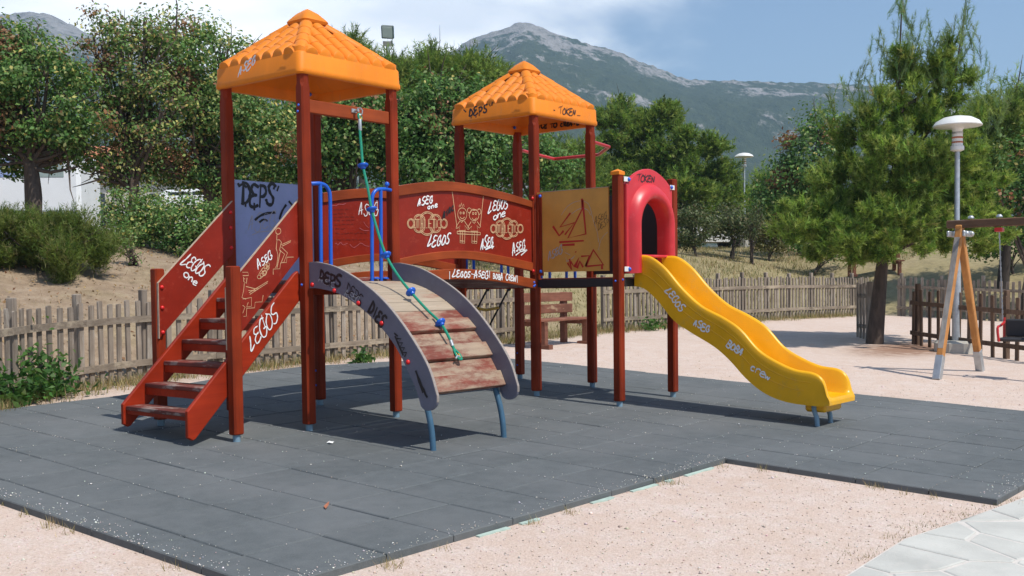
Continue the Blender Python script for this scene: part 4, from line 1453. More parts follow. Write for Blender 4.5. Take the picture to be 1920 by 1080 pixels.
BRIDGE_DRAWING=[
 ('t',[(1.768,2.023),(1.827,1.686)]),
 ('t',[(2.217,2.018),(2.160,1.697)]),
 ('t',[(1.970,1.816),(1.963,1.790),(1.944,1.767),(1.918,1.755),(1.888,1.754),(1.862,1.764),(1.845,1.785),(1.839,1.811),(1.846,1.838),(1.864,1.860),(1.891,1.873),(1.920,1.874),(1.946,1.863),(1.964,1.843),(1.970,1.816)]),
 ('t',[(2.145,1.815),(2.137,1.791),(2.117,1.771),(2.088,1.760),(2.057,1.758),(2.029,1.768),(2.010,1.786),(2.003,1.809),(2.011,1.833),(2.030,1.853),(2.059,1.864),(2.091,1.866),(2.119,1.857),(2.138,1.839),(2.145,1.815)]),
 ('t',[(1.862,1.882),(1.868,1.905),(1.880,1.886),(1.895,1.921),(1.908,1.887),(1.926,1.912),(1.933,1.886)]),
 ('t',[(1.892,1.825),(1.888,1.818),(1.881,1.815),(1.873,1.818),(1.870,1.824),(1.873,1.831),(1.881,1.835),(1.889,1.832),(1.892,1.825)]),
 ('t',[(1.935,1.827),(1.932,1.820),(1.924,1.817),(1.917,1.819),(1.914,1.826),(1.917,1.833),(1.925,1.837),(1.932,1.834),(1.935,1.827)]),
 ('t',[(1.935,1.791),(1.930,1.784),(1.922,1.778),(1.913,1.774),(1.903,1.772),(1.893,1.773),(1.885,1.776),(1.878,1.782),(1.873,1.789)]),
 ('t',[(2.070,1.828),(2.067,1.821),(2.059,1.818),(2.051,1.820),(2.048,1.827),(2.051,1.834),(2.059,1.837),(2.067,1.835),(2.070,1.828)]),
 ('t',[(2.110,1.830),(2.106,1.823),(2.098,1.819),(2.090,1.822),(2.087,1.829),(2.091,1.836),(2.099,1.839),(2.106,1.837),(2.110,1.830)]),
 ('t',[(2.107,1.788),(2.102,1.781),(2.094,1.775),(2.085,1.771),(2.075,1.769),(2.065,1.770),(2.056,1.773),(2.048,1.779),(2.044,1.786)]),
 ('t',[(2.017,1.834),(2.002,1.830),(1.988,1.835),(1.979,1.846),(1.979,1.860),(1.987,1.872),(2.001,1.879),(2.016,1.877),(2.027,1.868)]),
 ('t',[(2.125,1.861),(2.136,1.873),(2.152,1.876),(2.166,1.870),(2.173,1.857),(2.173,1.841),(2.163,1.828),(2.149,1.822),(2.134,1.825)]),
 ('t',[(2.013,1.828),(2.041,1.864),(2.075,1.858),(2.107,1.867),(2.138,1.836)]),
 ('t',[(2.041,1.854),(2.045,1.873)]),
 ('t',[(2.069,1.855),(2.071,1.876)]),
 ('t',[(1.870,1.751),(1.819,1.698),(1.814,1.676),(1.840,1.681),(1.869,1.706),(1.857,1.657),(1.945,1.660),(1.938,1.709),(1.985,1.667),(2.000,1.682),(1.932,1.751)]),
 ('t',[(1.877,1.749),(1.893,1.735),(1.914,1.750)]),
 ('t',[(2.030,1.749),(1.979,1.691),(1.991,1.673),(2.038,1.706),(2.022,1.656),(2.127,1.659),(2.113,1.715),(2.146,1.691),(2.169,1.704),(2.117,1.752)]),
 ('t',[(2.048,1.749),(2.072,1.732),(2.095,1.751)]),
 ('t',[(1.828,1.650),(2.161,1.648)]),
 ('t',[(1.828,1.626),(2.160,1.625)]),
 ('t',[(1.828,1.650),(1.828,1.626)]),
 ('t',[(2.161,1.648),(2.160,1.625)]),
 ('t',[(1.872,1.654),(1.866,1.541),(1.931,1.538),(1.937,1.656)]),
 ('t',[(1.901,1.655),(1.898,1.540)]),
 ('t',[(1.866,1.560),(1.932,1.558)]),
 ('t',[(2.041,1.657),(2.035,1.543),(2.106,1.539),(2.115,1.656)]),
 ('t',[(2.074,1.655),(2.072,1.541)]),
 ('t',[(2.035,1.562),(2.106,1.559)]),
 ('w',[(2.231,1.484),(2.280,1.500),(2.358,1.517)]),
 ('w',[(2.315,1.520),(2.361,1.517),(2.328,1.494)]),
 ('w',[(2.695,1.433),(2.768,1.470),(2.878,1.492)]),
 ('w',[(2.799,1.494),(2.882,1.492),(2.781,1.434)]),
 ('t',[(1.250,1.733),(1.250,1.746),(1.255,1.759),(1.266,1.770),(1.281,1.779),(1.300,1.785),(1.320,1.788),(1.340,1.787),(1.358,1.782),(1.374,1.774),(1.384,1.764),(1.389,1.752),(1.388,1.739)]),
 ('t',[(1.268,1.736),(1.268,1.745),(1.272,1.755),(1.280,1.763),(1.291,1.769),(1.305,1.774),(1.320,1.776),(1.335,1.775),(1.348,1.772),(1.359,1.766),(1.367,1.758),(1.371,1.749),(1.370,1.740)]),
 ('t',[(1.387,1.676),(1.387,1.663),(1.382,1.650),(1.371,1.639),(1.355,1.630),(1.336,1.624),(1.316,1.621),(1.296,1.623),(1.278,1.628),(1.263,1.636),(1.253,1.646),(1.248,1.658),(1.249,1.671)]),
 ('t',[(1.369,1.673),(1.369,1.664),(1.365,1.655),(1.357,1.646),(1.345,1.640),(1.331,1.635),(1.317,1.634),(1.302,1.634),(1.288,1.638),(1.277,1.644),(1.270,1.652),(1.266,1.660),(1.267,1.670)]),
 ('t',[(1.332,1.741),(1.332,1.759),(1.339,1.776),(1.353,1.792),(1.374,1.805),(1.398,1.813),(1.425,1.817),(1.452,1.816),(1.476,1.809),(1.496,1.798),(1.510,1.783),(1.517,1.766),(1.516,1.748)]),
 ('t',[(1.350,1.744),(1.350,1.758),(1.356,1.772),(1.367,1.785),(1.384,1.795),(1.403,1.802),(1.425,1.805),(1.446,1.804),(1.466,1.798),(1.482,1.790),(1.493,1.778),(1.498,1.764),(1.497,1.750)]),
 ('t',[(1.514,1.675),(1.515,1.657),(1.507,1.640),(1.492,1.624),(1.472,1.611),(1.447,1.603),(1.420,1.600),(1.393,1.602),(1.369,1.608),(1.349,1.620),(1.336,1.634),(1.329,1.651),(1.330,1.669)]),
 ('t',[(1.496,1.672),(1.496,1.658),(1.490,1.644),(1.478,1.631),(1.462,1.621),(1.442,1.615),(1.420,1.612),(1.399,1.614),(1.380,1.619),(1.364,1.628),(1.353,1.640),(1.348,1.653),(1.349,1.668)]),
 ('t',[(1.458,1.741),(1.458,1.754),(1.464,1.767),(1.475,1.779),(1.490,1.788),(1.510,1.794),(1.530,1.797),(1.551,1.796),(1.570,1.791),(1.586,1.783),(1.596,1.772),(1.602,1.760),(1.601,1.747)]),
 ('t',[(1.477,1.744),(1.477,1.754),(1.481,1.763),(1.489,1.771),(1.501,1.778),(1.515,1.783),(1.530,1.785),(1.545,1.784),(1.559,1.780),(1.571,1.774),(1.579,1.767),(1.583,1.758),(1.582,1.748)]),
 ('t',[(1.599,1.683),(1.600,1.670),(1.594,1.657),(1.583,1.645),(1.567,1.636),(1.547,1.630),(1.527,1.628),(1.506,1.629),(1.487,1.634),(1.472,1.642),(1.461,1.653),(1.456,1.665),(1.457,1.678)]),
 ('t',[(1.581,1.680),(1.581,1.671),(1.577,1.661),(1.568,1.653),(1.556,1.646),(1.542,1.642),(1.527,1.640),(1.512,1.641),(1.498,1.644),(1.486,1.650),(1.478,1.658),(1.475,1.667),(1.475,1.677)]),
 ('t',[(1.255,1.702),(1.250,1.683),(1.237,1.667),(1.218,1.658),(1.198,1.658),(1.180,1.665),(1.167,1.680),(1.163,1.699),(1.168,1.718),(1.181,1.734),(1.200,1.743),(1.220,1.744),(1.238,1.736),(1.251,1.722),(1.255,1.702)]),
 ('t',[(1.242,1.702),(1.238,1.687),(1.229,1.674),(1.215,1.667),(1.201,1.666),(1.188,1.673),(1.179,1.685),(1.176,1.700),(1.180,1.715),(1.189,1.728),(1.202,1.735),(1.217,1.735),(1.230,1.729),(1.239,1.717),(1.242,1.702)]),
 ('t',[(1.692,1.718),(1.687,1.698),(1.673,1.682),(1.653,1.672),(1.631,1.672),(1.612,1.680),(1.599,1.695),(1.594,1.715),(1.599,1.734),(1.613,1.751),(1.633,1.760),(1.655,1.761),(1.675,1.753),(1.688,1.738),(1.692,1.718)]),
 ('t',[(1.678,1.718),(1.674,1.702),(1.664,1.689),(1.650,1.681),(1.635,1.681),(1.621,1.687),(1.611,1.699),(1.608,1.715),(1.612,1.731),(1.622,1.744),(1.636,1.752),(1.652,1.752),(1.666,1.746),(1.675,1.733),(1.678,1.718)]),
 ('t',[(1.259,1.740),(1.257,1.661)]),
 ('t',[(1.279,1.741),(1.277,1.661)]),
 ('t',[(1.259,1.740),(1.322,1.743)]),
 ('t',[(1.296,1.742),(1.294,1.662)]),
 ('t',[(1.312,1.742),(1.311,1.662)]),
 ('t',[(1.339,1.743),(1.337,1.663)]),
 ('t',[(1.366,1.744),(1.364,1.664)]),
 ('t',[(1.338,1.703),(1.365,1.704)]),
 ('t',[(1.383,1.745),(1.381,1.667),(1.422,1.668)]),
 ('t',[(1.481,1.749),(1.437,1.747),(1.435,1.669),(1.479,1.670)]),
 ('t',[(1.436,1.709),(1.474,1.710)]),
 ('t',[(1.481,1.749),(1.533,1.751)]),
 ('t',[(1.505,1.750),(1.503,1.669)]),
 ('t',[(1.540,1.751),(1.538,1.670)]),
 ('t',[(1.595,1.746),(1.574,1.752),(1.557,1.736),(1.556,1.688),(1.572,1.671),(1.593,1.678)]),
 ('t',[(1.352,1.744),(1.351,1.664)]),
 ('t',[(1.393,1.745),(1.391,1.676)]),
 ('t',[(1.447,1.741),(1.445,1.676)]),
 ('t',[(1.517,1.746),(1.515,1.669)]),
 ('t',[(2.395,1.723),(2.395,1.736),(2.400,1.748),(2.411,1.759),(2.426,1.768),(2.443,1.774),(2.463,1.777),(2.482,1.776),(2.500,1.771),(2.515,1.763),(2.525,1.753),(2.530,1.741),(2.529,1.728)]),
 ('t',[(2.413,1.726),(2.412,1.735),(2.416,1.744),(2.424,1.752),(2.435,1.759),(2.448,1.763),(2.463,1.765),(2.477,1.764),(2.490,1.761),(2.501,1.755),(2.509,1.747),(2.512,1.739),(2.512,1.729)]),
 ('t',[(2.528,1.666),(2.528,1.653),(2.523,1.641),(2.512,1.630),(2.497,1.621),(2.479,1.615),(2.460,1.613),(2.440,1.614),(2.423,1.619),(2.408,1.627),(2.398,1.637),(2.393,1.649),(2.394,1.662)]),
 ('t',[(2.510,1.663),(2.511,1.654),(2.507,1.645),(2.499,1.637),(2.488,1.631),(2.474,1.626),(2.460,1.625),(2.446,1.626),(2.433,1.629),(2.422,1.635),(2.414,1.643),(2.411,1.651),(2.411,1.660)]),
 ('t',[(2.475,1.731),(2.474,1.748),(2.481,1.765),(2.495,1.781),(2.515,1.793),(2.539,1.801),(2.565,1.805),(2.591,1.803),(2.614,1.797),(2.634,1.786),(2.647,1.771),(2.654,1.755),(2.653,1.737)]),
 ('t',[(2.492,1.733),(2.492,1.747),(2.498,1.761),(2.509,1.773),(2.525,1.783),(2.544,1.790),(2.564,1.793),(2.585,1.792),(2.604,1.786),(2.620,1.778),(2.631,1.766),(2.636,1.753),(2.635,1.738)]),
 ('t',[(2.651,1.665),(2.652,1.647),(2.645,1.630),(2.630,1.614),(2.611,1.602),(2.587,1.594),(2.560,1.591),(2.535,1.593),(2.511,1.600),(2.492,1.611),(2.479,1.625),(2.472,1.642),(2.473,1.660)]),
 ('t',[(2.633,1.662),(2.634,1.648),(2.628,1.634),(2.617,1.622),(2.601,1.612),(2.582,1.606),(2.561,1.603),(2.540,1.605),(2.521,1.610),(2.506,1.619),(2.495,1.631),(2.490,1.644),(2.491,1.658)]),
 ('t',[(2.597,1.730),(2.597,1.743),(2.602,1.755),(2.613,1.767),(2.628,1.776),(2.647,1.782),(2.667,1.785),(2.687,1.783),(2.705,1.779),(2.720,1.771),(2.731,1.760),(2.736,1.748),(2.735,1.735)]),
 ('t',[(2.615,1.733),(2.615,1.742),(2.619,1.751),(2.627,1.759),(2.638,1.766),(2.652,1.770),(2.667,1.772),(2.681,1.772),(2.695,1.768),(2.706,1.762),(2.714,1.755),(2.718,1.746),(2.717,1.736)]),
 ('t',[(2.734,1.672),(2.734,1.659),(2.729,1.647),(2.718,1.635),(2.702,1.626),(2.684,1.620),(2.664,1.618),(2.644,1.619),(2.625,1.624),(2.610,1.632),(2.600,1.643),(2.595,1.655),(2.596,1.668)]),
 ('t',[(2.716,1.670),(2.716,1.660),(2.712,1.651),(2.704,1.643),(2.692,1.636),(2.679,1.632),(2.664,1.630),(2.649,1.631),(2.636,1.635),(2.625,1.641),(2.617,1.648),(2.613,1.657),(2.614,1.666)]),
 ('t',[(2.400,1.693),(2.395,1.674),(2.382,1.658),(2.364,1.649),(2.344,1.649),(2.327,1.657),(2.315,1.671),(2.311,1.690),(2.315,1.709),(2.328,1.724),(2.346,1.733),(2.366,1.734),(2.384,1.726),(2.396,1.712),(2.400,1.693)]),
 ('t',[(2.387,1.692),(2.384,1.677),(2.375,1.665),(2.362,1.658),(2.347,1.657),(2.335,1.664),(2.326,1.675),(2.323,1.690),(2.327,1.705),(2.336,1.718),(2.349,1.725),(2.363,1.725),(2.376,1.719),(2.384,1.707),(2.387,1.692)]),
 ('t',[(2.824,1.706),(2.819,1.687),(2.805,1.671),(2.786,1.662),(2.765,1.661),(2.746,1.669),(2.733,1.684),(2.729,1.703),(2.734,1.723),(2.747,1.739),(2.766,1.748),(2.787,1.749),(2.806,1.741),(2.819,1.726),(2.824,1.706)]),
 ('t',[(2.810,1.706),(2.806,1.690),(2.797,1.677),(2.783,1.670),(2.768,1.670),(2.754,1.676),(2.745,1.688),(2.742,1.704),(2.746,1.719),(2.756,1.732),(2.769,1.740),(2.784,1.740),(2.798,1.734),(2.807,1.721),(2.810,1.706)]),
 ('t',[(2.404,1.730),(2.402,1.651)]),
 ('t',[(2.423,1.731),(2.422,1.652)]),
 ('t',[(2.404,1.730),(2.465,1.732)]),
 ('t',[(2.439,1.731),(2.438,1.652)]),
 ('t',[(2.456,1.732),(2.454,1.653)]),
 ('t',[(2.482,1.733),(2.480,1.654)]),
 ('t',[(2.508,1.734),(2.506,1.654)]),
 ('t',[(2.481,1.693),(2.507,1.694)]),
 ('t',[(2.524,1.734),(2.522,1.657),(2.562,1.658)]),
 ('t',[(2.619,1.737),(2.576,1.736),(2.575,1.659),(2.618,1.660)]),
 ('t',[(2.576,1.698),(2.612,1.700)]),
 ('t',[(2.619,1.737),(2.669,1.739)]),
 ('t',[(2.643,1.738),(2.641,1.658)]),
 ('t',[(2.676,1.739),(2.674,1.659)]),
 ('t',[(2.729,1.735),(2.709,1.741),(2.692,1.724),(2.691,1.678),(2.708,1.660),(2.728,1.668)]),
 ('t',[(2.495,1.733),(2.493,1.654)]),
 ('t',[(2.534,1.734),(2.532,1.666)]),
 ('t',[(2.586,1.730),(2.585,1.666)]),
 ('t',[(2.654,1.734),(2.653,1.659)]),
]
STAIR_DRAWING=[
 ('t',[(-0.220,1.591),(-0.226,1.576),(-0.240,1.566),(-0.256,1.565),(-0.270,1.574),(-0.274,1.589),(-0.269,1.604),(-0.255,1.614),(-0.238,1.614),(-0.225,1.606),(-0.220,1.591)]),
 ('t',[(-0.261,1.564),(-0.265,1.520),(-0.236,1.520),(-0.218,1.502),(-0.239,1.437)]),
 ('t',[(-0.262,1.520),(-0.272,1.450),(-0.255,1.399),(-0.270,1.310),(-0.287,1.294),(-0.266,1.297),(-0.240,1.399),(-0.227,1.438)]),
 ('t',[(-0.239,1.437),(-0.188,1.406),(-0.222,1.342),(-0.198,1.338),(-0.159,1.416),(-0.219,1.463)]),
 ('t',[(-0.218,1.482),(-0.121,1.517)]),
 ('t',[(-0.211,1.470),(-0.124,1.506)]),
 ('t',[(-0.307,1.240),(-0.306,1.284),(-0.239,1.287),(-0.230,1.335),(-0.171,1.338),(-0.165,1.381),(-0.095,1.383)]),
 ('t',[(-0.607,1.258),(-0.553,1.258),(-0.548,1.233),(-0.604,1.231)]),
 ('t',[(-0.596,1.221),(-0.594,1.184),(-0.571,1.171),(-0.563,1.215)]),
 ('t',[(-0.590,1.172),(-0.599,1.110),(-0.616,1.060),(-0.578,1.047)]),
 ('t',[(-0.576,1.147),(-0.485,1.127),(-0.455,1.133),(-0.481,1.115),(-0.554,1.115)]),
 ('t',[(-0.547,1.097),(-0.360,1.187)]),
 ('t',[(-0.540,1.084),(-0.364,1.174)]),
 ('t',[(-0.608,1.048),(-0.525,1.059),(-0.527,0.990),(-0.573,0.985),(-0.557,1.022)]),
 ('t',[(-0.605,0.912),(-0.578,0.913),(-0.573,0.975),(-0.497,0.977),(-0.491,1.021),(-0.422,1.023),(-0.411,1.076)]),
 ('t',[(-0.611,0.937),(-0.588,0.986),(-0.610,0.999)]),
 ('t',[(-0.589,1.209),(-0.582,1.204)]),
 ('t',[(-0.431,1.221),(-0.436,1.210),(-0.448,1.206),(-0.460,1.210),(-0.465,1.221),(-0.459,1.232),(-0.447,1.236),(-0.435,1.232),(-0.431,1.221)]),
 ('t',[(-0.402,1.238),(-0.408,1.228),(-0.420,1.223),(-0.432,1.228),(-0.436,1.238),(-0.431,1.249),(-0.419,1.253),(-0.407,1.249),(-0.402,1.238)]),
 ('t',[(-0.371,1.259),(-0.376,1.248),(-0.388,1.243),(-0.400,1.248),(-0.405,1.259),(-0.400,1.269),(-0.388,1.274),(-0.376,1.269),(-0.371,1.259)]),
 ('t',[(-0.341,1.319),(-0.346,1.309),(-0.359,1.304),(-0.371,1.308),(-0.375,1.319),(-0.370,1.330),(-0.358,1.334),(-0.346,1.330),(-0.341,1.319)]),
 ('t',[(-0.387,1.277),(-0.393,1.267),(-0.405,1.262),(-0.417,1.267),(-0.422,1.277),(-0.416,1.288),(-0.404,1.293),(-0.392,1.288),(-0.387,1.277)]),
 ('t',[(-0.360,1.303),(-0.366,1.292),(-0.378,1.288),(-0.390,1.292),(-0.395,1.303),(-0.389,1.313),(-0.377,1.318),(-0.365,1.313),(-0.360,1.303)]),
 ('t',[(-0.376,1.251),(-0.382,1.237),(-0.398,1.231),(-0.413,1.237),(-0.419,1.251),(-0.412,1.265),(-0.397,1.271),(-0.382,1.265),(-0.376,1.251)]),
 ('t',[(-0.345,1.294),(-0.350,1.283),(-0.361,1.279),(-0.372,1.283),(-0.376,1.294),(-0.371,1.305),(-0.360,1.309),(-0.349,1.305),(-0.345,1.294)]),
 ('t',[(-0.452,1.240),(-0.428,1.271),(-0.372,1.328),(-0.346,1.303),(-0.385,1.243),(-0.437,1.206)]),
]
YELLOW_DRAWING=[
 ('r',[(-1.292,1.727),(-1.372,1.627),(-1.427,1.674)]),
 ('r',[(-1.516,1.850),(-1.382,1.714),(-1.563,1.750),(-1.442,1.634)]),
 ('r',[(-1.661,1.985),(-1.660,1.877),(-1.481,1.599),(-1.704,1.632),(-1.667,1.970)]),
 ('r',[(-1.372,1.562),(-1.677,1.566)]),
 ('r',[(-1.409,1.531),(-1.565,1.532)]),
 ('r',[(-1.575,1.462),(-1.578,1.452)]),
 ('r',[(-1.474,1.351),(-1.522,1.279),(-1.499,1.389)]),
 ('r',[(-1.515,1.363),(-1.554,1.311),(-1.619,1.399),(-1.570,1.304),(-1.594,1.297),(-1.627,1.361),(-1.666,1.302)]),
 ('r',[(-1.643,1.411),(-1.745,1.415),(-1.697,1.308),(-1.793,1.471),(-1.912,1.322),(-1.713,1.310)]),
 ('r',[(-1.896,1.316),(-1.896,1.279)]),
]
YELLOW_SCRIBBLE=[
 ('k',[(-1.451,1.404),(-1.475,1.364),(-1.564,1.420)]),
 ('k',[(-1.458,1.365),(-1.555,1.401)]),
 ('k',[(-1.400,1.833),(-1.482,1.919),(-1.610,1.963),(-1.736,1.930),(-1.796,1.762),(-1.841,1.646),(-1.856,1.545)]),
 ('k',[(-1.529,1.839),(-1.625,1.885),(-1.719,1.874),(-1.766,1.814)]),
 ('k',[(-1.855,1.469),(-1.887,1.569),(-1.964,1.642)]),
 ('k',[(-1.443,1.456),(-1.508,1.428)]),
]
BLUE_DRAWING=[
 ('k',[(0.270,1.745),(0.336,1.788),(0.415,1.814),(0.507,1.824)]),
 ('k',[(0.319,1.726),(0.367,1.755),(0.413,1.743)]),
 ('k',[(0.546,1.762),(0.581,1.841),(0.630,1.902)]),
 ('k',[(0.658,1.936),(0.711,1.890)]),
 ('k',[(0.500,2.066),(0.486,2.033)]),
 ('k',[(0.547,2.069),(0.526,2.019)]),
 ('k',[(0.096,2.066),(0.113,2.031)]),
 ('k',[(0.173,1.905),(0.172,1.859)]),
 ('k',[(0.268,1.900),(0.266,1.832)]),
 ('k',[(0.107,2.036),(0.145,2.059),(0.189,2.031)]),
]
BLUE_UNDERLINE=[
 ('g',[(0.235,1.611),(0.319,1.640),(0.437,1.652)]),
]
RAMP_SCRIBBLE=[
 ('k',[(-2.070,0.776),(-2.108,0.755),(-2.092,0.734),(-2.144,0.735),(-2.106,0.703),(-2.159,0.704),(-2.128,0.666),(-2.180,0.668),(-2.149,0.630),(-2.201,0.632),(-2.178,0.599)]),
 ('k',[(-2.078,0.755),(-2.114,0.692),(-2.164,0.609)]),
 ('k',[(-2.294,0.499),(-2.315,0.458),(-2.336,0.428),(-2.356,0.387),(-2.377,0.357),(-2.394,0.322),(-2.412,0.302)]),
 ('k',[(-2.301,0.489),(-2.321,0.427),(-2.370,0.336)]),
]
BACK_WRITING=[
 ('k',[(1.200,1.880),(1.209,1.883),(1.217,1.880),(1.226,1.880),(1.234,1.889)]),
 ('k',[(1.249,1.879),(1.258,1.888),(1.266,1.888),(1.275,1.878)]),
 ('k',[(1.290,1.881),(1.298,1.887),(1.307,1.885),(1.315,1.893),(1.324,1.886),(1.332,1.883)]),
 ('k',[(1.348,1.886),(1.357,1.888),(1.366,1.897),(1.374,1.887),(1.383,1.890),(1.392,1.895)]),
 ('k',[(1.410,1.888),(1.419,1.894)]),
 ('k',[(1.195,1.836),(1.203,1.839),(1.212,1.836),(1.220,1.844),(1.228,1.839),(1.237,1.844),(1.245,1.838)]),
 ('k',[(1.263,1.851),(1.271,1.851),(1.280,1.850),(1.288,1.840),(1.297,1.848),(1.305,1.846),(1.314,1.851),(1.323,1.848)]),
 ('k',[(1.338,1.852),(1.346,1.849),(1.355,1.849),(1.364,1.845)]),
 ('k',[(1.199,1.803),(1.207,1.805),(1.215,1.803),(1.224,1.808),(1.233,1.816),(1.241,1.806),(1.249,1.805)]),
 ('k',[(1.265,1.812),(1.274,1.810),(1.282,1.818),(1.291,1.810),(1.299,1.814),(1.308,1.818),(1.317,1.822),(1.325,1.811)]),
 ('k',[(1.342,1.823),(1.350,1.813),(1.359,1.819),(1.367,1.824),(1.376,1.822),(1.384,1.816),(1.393,1.815),(1.402,1.827)]),
 ('k',[(1.422,1.828),(1.430,1.819),(1.439,1.825),(1.448,1.818),(1.457,1.817),(1.466,1.824)]),
 ('k',[(1.198,1.776),(1.206,1.784),(1.215,1.782),(1.223,1.780)]),
 ('k',[(1.241,1.784),(1.249,1.786),(1.257,1.775),(1.266,1.783),(1.274,1.775),(1.283,1.776)]),
 ('k',[(1.305,1.783),(1.313,1.783),(1.322,1.782),(1.330,1.783),(1.339,1.784)]),
 ('k',[(1.360,1.779),(1.368,1.786),(1.377,1.788),(1.386,1.784),(1.395,1.791),(1.403,1.791),(1.412,1.782)]),
 ('k',[(1.425,1.789),(1.434,1.797),(1.443,1.791),(1.452,1.789),(1.461,1.798),(1.469,1.790)]),
 ('k',[(1.202,1.743),(1.210,1.735),(1.218,1.738),(1.227,1.735),(1.235,1.740),(1.244,1.736),(1.252,1.736)]),
 ('k',[(1.266,1.746),(1.275,1.738),(1.283,1.734),(1.292,1.745)]),
 ('k',[(1.307,1.741),(1.316,1.745),(1.324,1.745),(1.333,1.746),(1.341,1.746),(1.350,1.743)]),
 ('k',[(1.366,1.747),(1.374,1.741),(1.383,1.753),(1.391,1.745),(1.400,1.743)]),
 ('k',[(1.418,1.752),(1.427,1.744),(1.436,1.752),(1.444,1.753),(1.453,1.750)]),
 ('k',[(1.472,1.756),(1.480,1.753)]),
 ('k',[(1.168,1.689),(1.176,1.695),(1.185,1.690),(1.193,1.700),(1.202,1.698)]),
 ('k',[(1.220,1.691),(1.229,1.698),(1.237,1.701),(1.246,1.703),(1.254,1.698),(1.263,1.703),(1.271,1.695)]),
 ('k',[(1.286,1.704),(1.294,1.703),(1.303,1.696),(1.311,1.699),(1.320,1.697),(1.329,1.704),(1.337,1.708),(1.346,1.706)]),
 ('k',[(1.223,1.656),(1.232,1.656),(1.240,1.655),(1.248,1.655),(1.257,1.656),(1.265,1.649),(1.274,1.660)]),
 ('k',[(1.294,1.650),(1.303,1.651),(1.311,1.650),(1.320,1.658)]),
 ('k',[(1.334,1.652),(1.343,1.662),(1.352,1.655),(1.360,1.654),(1.369,1.657),(1.378,1.660),(1.386,1.663),(1.395,1.663)]),
 ('k',[(1.413,1.668),(1.422,1.661),(1.431,1.665),(1.439,1.658),(1.448,1.670)]),
 ('k',[(1.463,1.661),(1.472,1.658),(1.481,1.659),(1.490,1.659),(1.499,1.664),(1.508,1.673),(1.516,1.662),(1.525,1.671)]),
 ('k',[(1.542,1.665),(1.551,1.667),(1.560,1.669),(1.568,1.662),(1.577,1.667)]),
 ('k',[(1.596,1.673),(1.605,1.665),(1.614,1.671),(1.623,1.666),(1.632,1.673)]),
 ('k',[(1.165,1.592),(1.173,1.583),(1.182,1.582),(1.190,1.584),(1.199,1.584),(1.208,1.596),(1.216,1.587)]),
 ('k',[(1.237,1.597),(1.245,1.594),(1.254,1.594),(1.262,1.591),(1.271,1.593),(1.279,1.592),(1.288,1.588),(1.297,1.600)]),
 ('k',[(1.311,1.598),(1.320,1.599),(1.328,1.600),(1.337,1.587)]),
 ('k',[(1.354,1.601),(1.362,1.595),(1.371,1.598),(1.379,1.598),(1.388,1.598),(1.397,1.594),(1.405,1.595),(1.414,1.599)]),
 ('k',[(1.429,1.600),(1.437,1.603),(1.446,1.598),(1.455,1.596),(1.464,1.601)]),
 ('k',[(1.477,1.604),(1.486,1.602),(1.495,1.599),(1.504,1.596)]),
 ('k',[(1.522,1.597),(1.530,1.600),(1.539,1.603),(1.548,1.604),(1.557,1.603)]),
 ('k',[(1.579,1.605),(1.588,1.601),(1.597,1.605),(1.606,1.608)]),
]
BACK_CHALK=[
 ('g',[(1.164,1.911),(1.201,1.923),(1.229,1.918),(1.268,1.937),(1.325,1.937),(1.363,1.953)]),
 ('g',[(1.211,1.549),(1.230,1.560),(1.248,1.539),(1.282,1.569),(1.315,1.544),(1.373,1.563)]),
 ('g',[(1.402,1.553),(1.449,1.521),(1.499,1.541),(1.548,1.567),(1.607,1.543),(1.657,1.536)]),
 ('g',[(1.593,1.777),(1.622,1.742),(1.661,1.721)]),
 ('g',[(1.532,1.717),(1.591,1.693),(1.661,1.695)]),
]
ROOF_QUOTES=[
 ('k',[(-0.142,3.028),(-0.178,2.996)]),
 ('k',[(-0.507,3.041),(-0.525,3.019)]),
 ('k',[(-0.552,3.062),(-0.543,3.023)]),
 ('k',[(-0.251,2.934),(-0.250,2.893)]),
 ('k',[(-0.319,2.940),(-0.318,2.899)]),
]
ROOF_DASH=[
 ('k',[(3.289,2.957),(3.320,2.955)]),
 ('k',[(3.706,2.947),(3.767,2.950)]),
]
BEAM_BARS=[
 ('w',[(1.681,1.269),(1.679,1.194)]),
 ('w',[(2.254,1.276),(2.253,1.204)]),
 ('w',[(2.681,1.229),(2.680,1.155)]),
]

